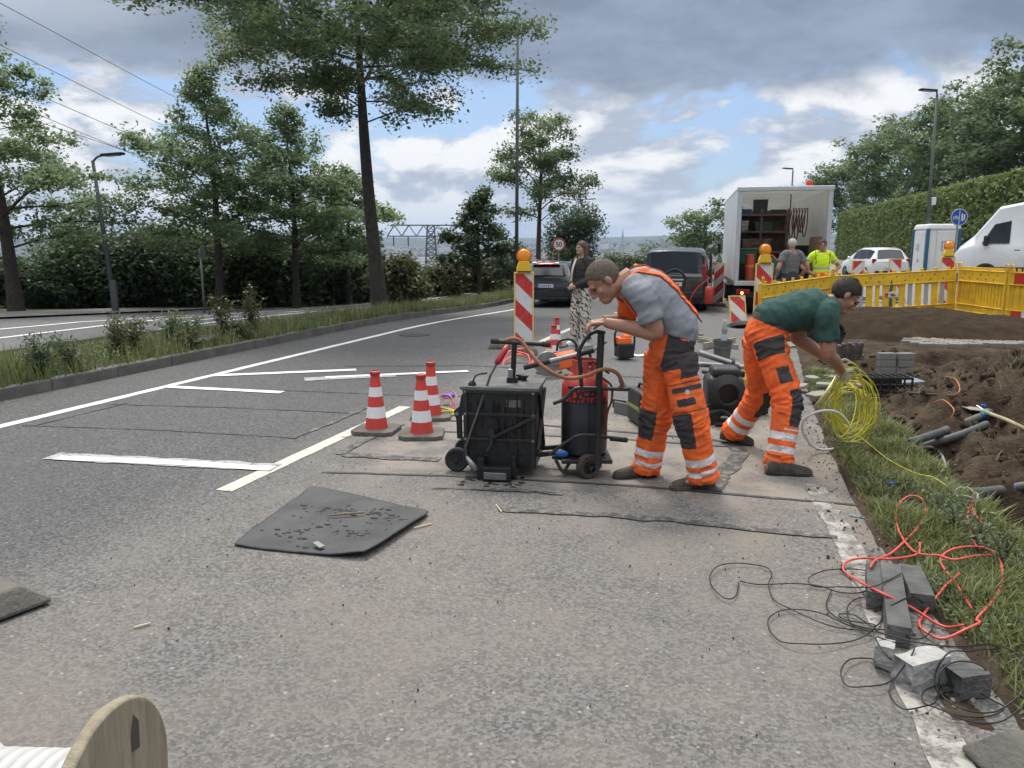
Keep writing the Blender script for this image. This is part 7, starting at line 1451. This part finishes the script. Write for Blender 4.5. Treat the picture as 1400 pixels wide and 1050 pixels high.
def person(label, J, fwd, hf, hu, skin, voxel=.0055, hs=1.0, fem=False, shirt=None, trous=None, hair=None, group=None, gloves=None, hands=None, torso_k=1.0, ak=1.0):
    """one continuous body; clothing and hair are its children.  J: joints in metres"""
    gz = min(J['heN'].z, J['heF'].z); base = Vector(((J['anN'].x+J['anF'].x)/2, (J['anN'].y+J['anF'].y)/2, gz)); t = thing('person', label, 'person', base, 0, group); F_ = Vector(fwd); b = MB(); M = basis(hf, hu); K = torso_k
    sp = catmull([J['pelvis']+(J['pelvis']-J['waist']).normalized()*.10, J['pelvis'], J['waist'], J['chest'], J['neck']], 5); b.tube(sp, [.09*K, .150*K, .145*K, .138*K, .160*K, .165*K, .13*K, .075], 18, flat=.68, up=F_)
    hc = J['head']; nb = hc+M @ Vector((0, -.02, -.07)); b.tube(catmull([J['neck']-(nb-J['neck'])*.25, J['neck'].lerp(nb, .5), nb], 4), [.070, .058, .056], 14); head_shape(b, hc, M, hs, fem)
    for s in 'NF':
        b.tube(catmull([J['neck'].lerp(J['sh'+s], .25), J['sh'+s], J['sh'+s].lerp(J['el'+s], .45), J['el'+s], J['el'+s].lerp(J['wr'+s], .35), J['wr'+s]], 4), [.060*ak, .060*ak, .052*ak, .043*ak, .045*ak, .029*ak], 14)
        b.tube(catmull([J['hip'+s], J['hip'+s].lerp(J['kn'+s], .5), J['kn'+s], J['kn'+s].lerp(J['an'+s], .35), J['an'+s]], 4), [.088, .078, .056, .056, .038], 12)
        b.tube([J['he'+s]+Vector((0, 0, .045)), J['an'+s].lerp(J['to'+s], .3)+Vector((0, 0, -.01)), J['to'+s]+Vector((0, 0, .03))], [.030, .024, .012], 10)
    gl_ = MB()
    for s, (d, n, sd, c) in (hands or {}).items(): hand(gl_ if gloves else b, J['wr'+s], d, n, sd, c, 1.0 if not fem else .9)
    me = remesh(b, voxel, 1, .35); body = link_mesh('body', me, skin, t)
    if gloves:
        for s, (d, n, sd, c) in hands.items(): b2 = MB(); hand(b2, J['wr'+s], d, n, sd, c, 1.10); b2.tube([J['wr'+s]-Vector(d).normalized()*.045, J['wr'+s]+Vector(d).normalized()*.01], [.039, .034], 12); link_mesh('glove', remesh(b2, .005, 3), gloves, t)
    T = Matrix.Translation(hc) @ M.to_4x4() @ Matrix.Scale(hs, 4)
    for sx in (-1, 1): e = MB(); e.add(*_ell((sx*.030, .0845, .001), (.012, .007, .0065), 10, 6), 0, T); e.build('eye', EYE_, t, world=True, smooth=True); e = MB(); e.tube([T @ Vector((sx*.046, .083, .016)), T @ Vector((sx*.030, .096, .023)), T @ Vector((sx*.014, .098, .018))], [.003, .0045, .003], 6); e.build('eyebrow', hair or HAIRD, t, world=True)
    e = MB(); e.tube([T @ Vector((-.020, .086, -.068)), T @ Vector((0, .0965, -.067)), T @ Vector((.020, .086, -.068))], [.002, .005, .002], 6); e.build('mouth', LIP, t, world=True)
    return t, M, T
def trousers(t, J, fwd, rule, mats, voxel=.0075, amp=.010, seed=1, kr=1.0, hem=.03, waist_up=.0, K=1.0):
    b = MB(); F_ = Vector(fwd); up = (J['waist']-J['pelvis']).normalized()
    b.tube(catmull([J['pelvis']-Vector((0, 0, .09)), J['pelvis'], J['pelvis'].lerp(J['waist'], .6), J['waist']+up*waist_up], 4), [.125*K, .180*K, .178*K, .168*K], 20, flat=.80, up=F_)
    for s in 'NF':
        dn = (J['an'+s]-J['kn'+s]).normalized(); b.tube(catmull([J['hip'+s]+Vector((0, 0, .03)), J['hip'+s].lerp(J['kn'+s], .35), J['kn'+s].lerp(J['hip'+s], .12), J['kn'+s].lerp(J['an'+s], .3), J['an'+s].lerp(J['kn'+s], .12), J['an'+s]+dn*hem], 5), [.118*K, .112*K, .098*kr, .090*kr, .086*kr, .092*kr], 16)
    me = remesh(b, voxel, 4); V, N_ = coords(me), norms(me); d = np.zeros(len(V))
    P = {}
    for s in 'NF': P[s] = (segparam(V, J['hip'+s], J['kn'+s]), segparam(V, J['kn'+s], J['an'+s]))
    for i in range(len(V)):
        s = 'N' if min(P['N'][0][1][i], P['N'][1][1][i]) < min(P['F'][0][1][i], P['F'][1][1][i]) else 'F'; th = P[s][0][1][i] < P[s][1][1][i]; tt = P[s][0][0][i] if th else 1+P[s][1][0][i]
        r_ = P[s][0][2][i] if th else P[s][1][2][i]; v = Vector(V[i]); a = math.atan2(r_[0], r_[1])
        kn = math.exp(-((tt-1)/.28)**2)+.9*math.exp(-((tt-1.95)/.22)**2)+.6*math.exp(-((tt-.05)/.25)**2); w = mnoise.noise(Vector((a*.9, tt*9, seed+(5 if s == 'N' else 0)))); w2 = mnoise.noise(v*9+Vector((seed, 0, 0)))
        d[i] = (1-2.4*abs(w))*(.25+.85*kn)*.9+.45*w2
    V += N_*(amp*d)[:, None]; me.vertices.foreach_set('co', V.ravel()); me.update(); C = centers(me); return link_mesh('trousers', me, mats, t, rule(C, J, np.array(F_)))
def shirt_mesh(J, fwd, sleeve=.62, K=1.0, voxel=.0075, amp=.008, seed=3, low=.06, sr=.076, neckr=.085, full=False):
    b = MB(); dn = (J['pelvis']-J['waist']).normalized(); b.tube(catmull([J['waist']+dn*low, J['waist'], J['waist'].lerp(J['chest'], .5), J['chest'], J['neck'].lerp(J['chest'], .25), J['neck']], 4), [.172*K, .172*K, .172*K, .188*K, .182*K, .135*K, neckr], 22, flat=.74, up=Vector(fwd))
    for s in 'NF':
        A_, B_, W_ = J['sh'+s], J['el'+s], J['wr'+s]
        if full: b.tube(catmull([J['neck'].lerp(A_, .45), A_, A_.lerp(B_, .5), B_, B_.lerp(W_, .5), W_.lerp(B_, .06)], 4), [.09, .085, .070, .062, .056, .046], 14)
        else: b.tube(catmull([J['neck'].lerp(A_, .40), A_.lerp(J['neck'], .05), A_.lerp(B_, sleeve*.5), A_.lerp(B_, sleeve)], 4), [.095, .086, sr, sr*1.04], 16)
    me = remesh(b, voxel, 4); ax = (J['chest']-J['waist']).normalized(); wrinkle(me, amp, 7, seed, ax, 1.9); return me
def overlay(t, name, me, pick, off, m, thick=.006):
    """a strap or bib: the picked faces of a garment lifted off it"""
    C = centers(me); V, N_ = coords(me), norms(me); sel = np.nonzero(pick(C))[0]
    if len(sel) == 0: return None
    b = MB(); mp = {}
    for i in sel:
        f = []
        for v in me.polygons[int(i)].vertices:
            if v not in mp: mp[v] = len(b.v); b.v.append(tuple(V[v]+N_[v]*off))
            f.append(mp[v])
        b.f.append(tuple(f)); b.m.append(0)
    o = b.build(name, m, t, smooth=True, world=True); md = o.modifiers.new('Solidify', 'SOLIDIFY'); md.thickness = thick; md.offset = -1; return o
LEFT = Vector((-math.cos(YAW), -math.sin(YAW), 0)); AWAY = Vector((-math.sin(YAW), math.cos(YAW), 0)); UP = Vector((0, 0, 1))
def legpaint(extra=None, knee=(.83, 1.38), kw=.02, b1=(1.60, 1.735), b2=(1.83, 1.925), belt=None):
    def rule(C, J, F_):
        idx = np.zeros(len(C)); best = np.full(len(C), 9.0); tt = np.zeros(len(C)); fr = np.zeros(len(C)); sid = np.zeros(len(C)); zo = np.zeros(len(C)); leg = np.zeros(len(C))
        lat = np.cross(F_, [0, 0, 1.0])
        for q, s in enumerate('NF'):
            for k, (A_, B_) in enumerate((('hip', 'kn'), ('kn', 'an'))):
                t_, d_, r_ = segparam(C, J[A_+s], J[B_+s]); m = d_ < best; best[m] = d_[m]; tt[m] = t_[m]+k; rn = r_/(np.linalg.norm(r_, axis=1)[:, None]+1e-6); fr[m] = (rn@F_)[m]; o = np.array(J['hip'+s]-J['hip'+('F' if s == 'N' else 'N')]); o /= np.linalg.norm(o); sid[m] = (rn@o)[m]; leg[m] = q
        jag = np.array([.007*mnoise.noise(Vector(c)*30) for c in C]); tj = tt+jag*.8
        kp = (tj > knee[0]) & (tj < knee[1]) & (fr > kw+.12*np.abs(tj-1.07)) ; idx[kp] = 1
        for a, c_ in (b1, b2): idx[(tj > a) & (tj < c_)] = 2
        if extra is not None: idx = extra(idx, C, J, tj, fr, sid, leg)
        return idx
    return rule

# ---- worker in grey shirt, leaning on the trolley handle
J1 = dict(pelvis=at(916, 484, 5.17), waist=at(925, 444, 5.16), chest=at(890, 403, 5.15), neck=at(858, 381, 5.13), head=at(826, 384, 5.11),
          shN=at(879, 404, 4.98), elN=at(897, 455, 4.97), wrN=at(828, 441, 5.13), shF=at(862, 402, 5.32), elF=at(858, 441, 5.36), wrF=at(824, 438, 5.27),
          hipN=at(927, 492, 5.08), knN=at(946, 578, 5.00), anN=at(961, 650, 5.03), hipF=at(906, 490, 5.26), knF=at(896, 572, 5.29), anF=at(884, 637, 5.33))
J1['heN'] = gp(976, 664); J1['toN'] = gp(917, 670); J1['heF'] = gp(897, 650); J1['toF'] = gp(838, 654)
F1 = (LEFT*.95+AWAY*.12).normalized(); hf = (LEFT*.72-UP*.69-AWAY*.08); hu = (UP*.72+LEFT*.69)
w1, M1, T1 = person('man in grey shirt and orange work trousers bending over the trolley handle', J1, F1, hf, hu, SKINT, hs=1.13, hair=HAIRG, ak=1.18,
                    hands={'N': (LEFT*.95-UP*.12+AWAY*.25, -UP*.95+LEFT*.1, AWAY, .55), 'F': (LEFT*.95-UP*.2-AWAY*.2, -UP*.95+LEFT*.1, -AWAY, .55)})
cap_hair(w1, J1['head'], M1, HAIRG, 1.13, thick=1.012, back=-.095, front=.072)
def ex1(idx, C, J, t, fr, sid, leg):
    wz = (C-np.array(J['waist']))@np.array((J['waist']-J['pelvis']).normalized()); bk = (C-np.array(J['pelvis']))@np.array(F1)
    idx[(t > -.45) & (t < .14) & (sid > -.2) & (bk < .07+.1*t) & (leg == 0) & (wz < -.02)] = 1; idx[(t > .08) & (t < .30) & (sid > -.3) & (bk < -.055) & (leg == 0)] = 1; idx[(wz > -.045) & (bk < .06)] = 1; idx[(wz > -.075) & (wz < -.045) & (bk < -.05)] = 0
    idx[(t > .42) & (t < .50) & (sid > .15) & (leg == 0) & (fr < .75)] = 1; idx[(t > .60) & (t < .72) & (sid > .35) & (leg == 0) & (fr < .6) & (fr > -.35)] = 1; idx[(t > .36) & (t < .375) & (sid > .1)] = 1; idx[(t > .80) & (t < .815) & (sid > .2) & (fr < .5)] = 1; return idx
trousers(w1, J1, F1, legpaint(ex1), [HIV, HDK, SILV], seed=2, kr=1.12, amp=.017, voxel=.006, K=1.03)
for s in 'NF': shoe(w1, J1['he'+s], J1['to'+s])
me = shirt_mesh(J1, F1, .66, 1.12, seed=4, amp=.015); ax = np.array((J1['chest']-J1['waist']).normalized()); wp = np.array(J1['waist']); f1 = np.array(F1); f1p = f1-ax*(f1@ax); f1p /= np.linalg.norm(f1p); lat1 = np.cross(ax, f1p)
def s_(C): d = C-wp; return d@ax, d@f1p, d@lat1
cpt = np.array(J1['chest'])-wp; LC = float(cpt@ax)
def bib(C): a, f, l = s_(C); return (f > .045+.0*a) & (a > -.05) & (a < LC*.92) & (np.abs(l) < .135)
def strap(sgn):
    def fn(C): a, f, l = s_(C); return (np.abs(l-sgn*np.where(f > 0, .088, .088-.5*np.maximum(0, LC*1.05-a)*.35)) < .019) & (((a > LC*.55) & (f > -.02)) | ((f <= -.02) & (a > -.04)))
    return fn
ob = overlay(w1, 'bib', me, bib, .010, HIV); overlay(w1, 'shoulder_strap', me, strap(1), .012, HIV); overlay(w1, 'shoulder_strap', me, strap(-1), .012, HIV); link_mesh('t_shirt', me, TSG, w1)
bd = MB(); bd.lathe([(0, .0), (.016, .0), (.016, .003), (0, .003)], 14); o = bd.build('pocket_badge', mat('badge_white', (.6, .55, .5), .5), w1); q = at(940, 536, 4.865)-w1.location; o.location = q; o.rotation_euler = (R(90), 0, YAW+R(-10))
mb = MB(); q = at(956, 470, 5.14); mb.tube(catmull([J1['waist']-F1*.165+UP*.02, J1['waist'].lerp(J1['chest'], .35)-F1*.185, J1['waist'].lerp(J1['chest'], .75)-F1*.15+UP*.06], 5), .012, 6, flat=.3); mb.build('back_strap', HDK, w1, world=True)

# ---- worker in green shirt, bent double over the cable bundle
J2 = dict(pelvis=at(1046, 458, 5.78), waist=at(1057, 434, 5.77), chest=at(1108, 421, 5.74), neck=at(1132, 414, 5.72), head=at(1155, 404, 5.70),
          shN=at(1130, 432, 5.55), elN=at(1133, 484, 5.52), wrN=at(1150, 506, 5.80), shF=at(1118, 426, 5.92), elF=at(1087, 459, 5.96), wrF=at(1140, 496, 5.90),
          hipN=at(1052, 470, 5.69), knN=at(1078, 552, 5.52), anN=at(1064, 630, 5.45), hipF=at(1038, 468, 5.87), knF=at(1040, 540, 6.08), anF=at(1004, 590, 6.28))
J2['heN'] = gp(1046, 648); J2['toN'] = gp(1110, 650); J2['heF'] = at(984, 598, 6.32); J2['heF'].z = .035; J2['toF'] = gp(1030, 609)
RIGHT = -LEFT; F2 = (RIGHT*.96-AWAY*.1).normalized(); hf = (RIGHT*.72-UP*.66-AWAY*.05); hu = (UP*.75+RIGHT*.62)
w2_, M2, T2 = person('man in dark green shirt and orange work trousers bent over the yellow cable bundle', J2, F2, hf, hu, SKINT, hs=1.06, hair=HAIRD, gloves=GLV, ak=1.15,
                     hands={'N': (RIGHT*.55-UP*.65+AWAY*.25, RIGHT*.2+AWAY*.8, RIGHT, .85), 'F': (RIGHT*.75-UP*.5, RIGHT*.1-AWAY*.7, UP, .85)})
cap_hair(w2_, J2['head'], M2, HAIRD, 1.06, thick=1.025, back=-.085, front=.070)
def ex2(idx, C, J, t, fr, sid, leg):
    ax2 = np.array((J['waist']-J['pelvis']).normalized()); wz = (C-np.array(J['waist']))@ax2; bk = (C-np.array(J['pelvis']))@np.array(F2)
    idx[(wz > -.055)] = 1; idx[(wz > -.075) & (wz < -.055)] = 0; idx[(t > -.05) & (t < .24) & (bk < .10) & (bk > -.13) & (sid > .0) & (leg == 0)] = 1; idx[(t > -.05) & (t < .22) & (bk < -.14)] = 1
    idx[(t > .44) & (t < .70) & (sid > .30) & (leg == 0) & (fr > -.35) & (fr < .45)] = 1; idx[(t > 1.42) & (t < 1.45) & (sid > .1) & (fr > -.2)] = 2; return idx
trousers(w2_, J2, F2, legpaint(ex2, b1=(1.50, 1.63), b2=(1.73, 1.85)), [HIV, HDK, SILV], seed=6, kr=1.08, amp=.017, voxel=.006, K=1.03)
for s in 'NF': shoe(w2_, J2['he'+s], J2['to'+s])
me = shirt_mesh(J2, F2, .66, 1.06, seed=9, amp=.016, low=.03); link_mesh('t_shirt', me, TGN, w2_)

# ---- figures standing farther off
def standing(base, fwd, H, arms=None, step=.0, wd=1.0):
    f = Vector(fwd).normalized(); x = f.cross(UP); k = H/1.78; P = lambda a, b_, c: Vector(base)+x*a*k*wd+f*b_*k+UP*c*k
    J = dict(pelvis=P(0, 0, .95), waist=P(0, .01, 1.10), chest=P(0, .0, 1.32), neck=P(0, -.02, 1.50), head=P(0, .015, 1.665))
    for s, q in (('N', 1), ('F', -1)): J.update({'sh'+s: P(q*.185, -.01, 1.435), 'el'+s: P(q*.25, -.03, 1.15), 'wr'+s: P(q*.26, .06, .92), 'hip'+s: P(q*.085, 0, .92), 'kn'+s: P(q*.10, .03+q*step, .50), 'an'+s: P(q*.115, -.02+q*step, .10), 'he'+s: P(q*.115, -.07+q*step, .0), 'to'+s: P(q*.14, .19+q*step, .0)})
    for k2, v in (arms or {}).items(): J[k2] = P(*v)
    return J, f, x
p = gp(794, 472); f = (LEFT*.75-AWAY*.62); J3, f3, x3 = standing(p, f, 1.74, {'elN': (.24, .0, 1.16), 'wrN': (.075, .20, 1.04), 'elF': (-.24, .0, 1.16), 'wrF': (-.045, .21, 1.02), 'shN': (.165, -.01, 1.43), 'shF': (-.165, -.01, 1.43)}, .04, .92)
J3['head'] += Vector((0, 0, .005)); w3, M3, T3 = person('young woman in dark jacket and patterned trousers standing in the lane with folded hands', J3, f3, (LEFT*.86-AWAY*.5+UP*.06), UP, SKINW, .010, .94, True, hair=HAIRB, hands={'N': (-x3*.7+f3*.5-UP*.2, -f3, UP, .5), 'F': (x3*.7+f3*.5-UP*.2, -f3, UP, .5)}, torso_k=.86)
def zebra():
    m = mat('zebra_cloth', (.5, .5, .5), .9, .05); nt = m.node_tree; N = nt.nodes.new; L = nt.links.new; b = nt.nodes['Principled BSDF']; tc = N('ShaderNodeTexCoord'); w = N('ShaderNodeTexWave'); w.bands_direction = 'DIAGONAL'; w.inputs['Scale'].default_value = 6; w.inputs['Distortion'].default_value = 9; w.inputs['Detail'].default_value = 2; w.inputs['Detail Scale'].default_value = 2.2
    L(tc.outputs['Object'], w.inputs[0]); r = N('ShaderNodeValToRGB'); r.color_ramp.elements[0].position = .26; r.color_ramp.elements[1].position = .36; r.color_ramp.elements[0].color = (.06, .055, .045, 1); r.color_ramp.elements[1].color = (.56, .53, .45, 1); L(w.outputs[0], r.inputs[0]); L(r.outputs[0], b.inputs['Base Color']); return m
trousers(w3, J3, f3, lambda C, J, F_: np.zeros(len(C)), [zebra()], .011, .008, 4, .95, .0, K=.86); JKT = mat('jacket_black', (.022, .019, .018), .75, .25, 5, .2, 60)
me = shirt_mesh(J3, f3, K=.92, voxel=.011, amp=.010, low=.10, full=True, seed=5, neckr=.075); link_mesh('jacket', me, JKT, w3)
for s in 'NF': shoe(w3, J3['he'+s], J3['to'+s], WHT, .043, sole=WHT)
cap_hair(w3, J3['head'], M3, HAIRB, .94, thick=1.09, back=-.11, front=.050); b = MB()
for q, (sx, yy) in enumerate(((-.075, -.02), (-.06, -.06), (-.03, -.085), (.0, -.095), (.03, -.085), (.06, -.06), (.075, -.02))): b.tube(catmull([T3 @ Vector((sx, yy, .05)), T3 @ Vector((sx*1.12, yy-.015, -.08)), T3 @ Vector((sx*1.1, yy-.03, -.22)), T3 @ Vector((sx*.9, yy-.02, -.34))], 4), [.030, .032, .028, .010], 8)
link_mesh('long_hair', remesh(b, .010, 3), HAIRB, w3); b = MB(); b.tube(catmull([J3['neck']+f3*.09+x3*.07, J3['chest']+f3*.16+x3*.06, J3['waist']+f3*.15+x3*.10], 5), .022, 8, flat=.3); b.build('pale_scarf', mat('scarf_pale', (.55, .52, .42), .9), w3, world=True)
p = at(1078, 420, 17.0); base = Vector((p.x, p.y, .02)); J4, f4, x4 = standing(base, AWAY*.96+LEFT*.15, 1.82, {'elN': (.33, -.10, 1.17), 'wrN': (.27, .08, 1.0), 'elF': (-.33, -.10, 1.17), 'wrF': (-.27, .08, 1.0)}, .03, 1.02)
w4, M4, T4 = person('white-haired man in grey t-shirt seen from behind at the yellow barrier', J4, f4, f4, UP, SKIN, .011, 1.0, hair=HAIRW, hands={'N': (f4*.7-UP*.6, -x4, f4, .5), 'F': (f4*.7-UP*.6, x4, f4, .5)}); cap_hair(w4, J4['head'], M4, HAIRW, 1.0, thick=1.10, back=-.09, front=.05)
DNM = mat('trouser_dark', (.035, .038, .045), .9, .2, 5, .2, 60); trousers(w4, J4, f4, lambda C, J, F_: np.zeros(len(C)), [DNM], .012, .008, 5); link_mesh('t_shirt', shirt_mesh(J4, f4, .55, 1.04, .011, .009, 6), TSD, w4)
for s in 'NF': shoe(w4, J4['he'+s], J4['to'+s])
p = at(1119, 420, 17.4); base = Vector((p.x, p.y, .04)); J5, f5, x5 = standing(base, -AWAY*.95+LEFT*.1, 1.78, {'elN': (.40, -.06, 1.20), 'wrN': (.20, .10, 1.03), 'elF': (-.40, -.06, 1.20), 'wrF': (-.20, .10, 1.03)}, .03, 1.0)
w5, M5, T5 = person('dark-haired man in neon yellow shirt with hands on hips behind the barrier', J5, f5, (-AWAY*.9+LEFT*.35), UP, SKINT, .011, 1.0, hair=HAIRD, hands={'N': (-x5*.5-UP*.6+f5*.3, -x5, f5, .5), 'F': (x5*.5-UP*.6+f5*.3, x5, f5, .5)}); cap_hair(w5, J5['head'], M5, HAIRD, 1.0, thick=1.09, back=-.07, front=.055)
trousers(w5, J5, f5, legpaint(), [HIV, HDK, SILV], .012, .008, 7); me = shirt_mesh(J5, f5, .60, 1.04, .011, .009, 8); C = centers(me); ax5 = C@np.array([0, 0, 1.0])-J5['waist'].z
i5 = np.zeros(len(C)); i5[(ax5 > .03) & (ax5 < .085) & (np.abs((C-np.array(J5['waist']))@np.array(x5)) < .2)] = 1; d5 = np.minimum(np.abs(np.linalg.norm(C-np.array(J5['shN']), axis=1)-.155), np.abs(np.linalg.norm(C-np.array(J5['shF']), axis=1)-.155)); i5[(d5 < .022) & (np.abs((C-np.array(J5['waist']))@np.array(x5)) > .22)] = 1
lt5 = np.abs((C-np.array(J5['waist']))@np.array(x5)); i5[(np.abs(lt5-.15-.05*(ax5-.3)) < .008) & (ax5 > .15)] = 2
link_mesh('t_shirt', me, [HVY, GREYR, mat('piping_dark', (.05, .06, .05), .8)], w5, i5)
for s in 'NF': shoe(w5, J5['he'+s], J5['to'+s])

# ================================================================== AIR
def haze():
    b = MB(); b.box((0, 2000, 30), (15000, 13500, 420)); m = bpy.data.materials.new('haze'); m.use_nodes = True; nt = m.node_tree; nt.nodes.clear()
    v = nt.nodes.new('ShaderNodeVolumePrincipled'); v.inputs['Color'].default_value = (.58, .74, 1.0, 1); v.inputs['Density'].default_value = HAZE_DENSITY; v.inputs['Anisotropy'].default_value = .2
    o = nt.nodes.new('ShaderNodeOutputMaterial'); nt.links.new(v.outputs[0], o.inputs['Volume']); h = b.build('haze', m); h['kind'] = 'stuff'; return h
HAZE_DENSITY = .00010
haze()
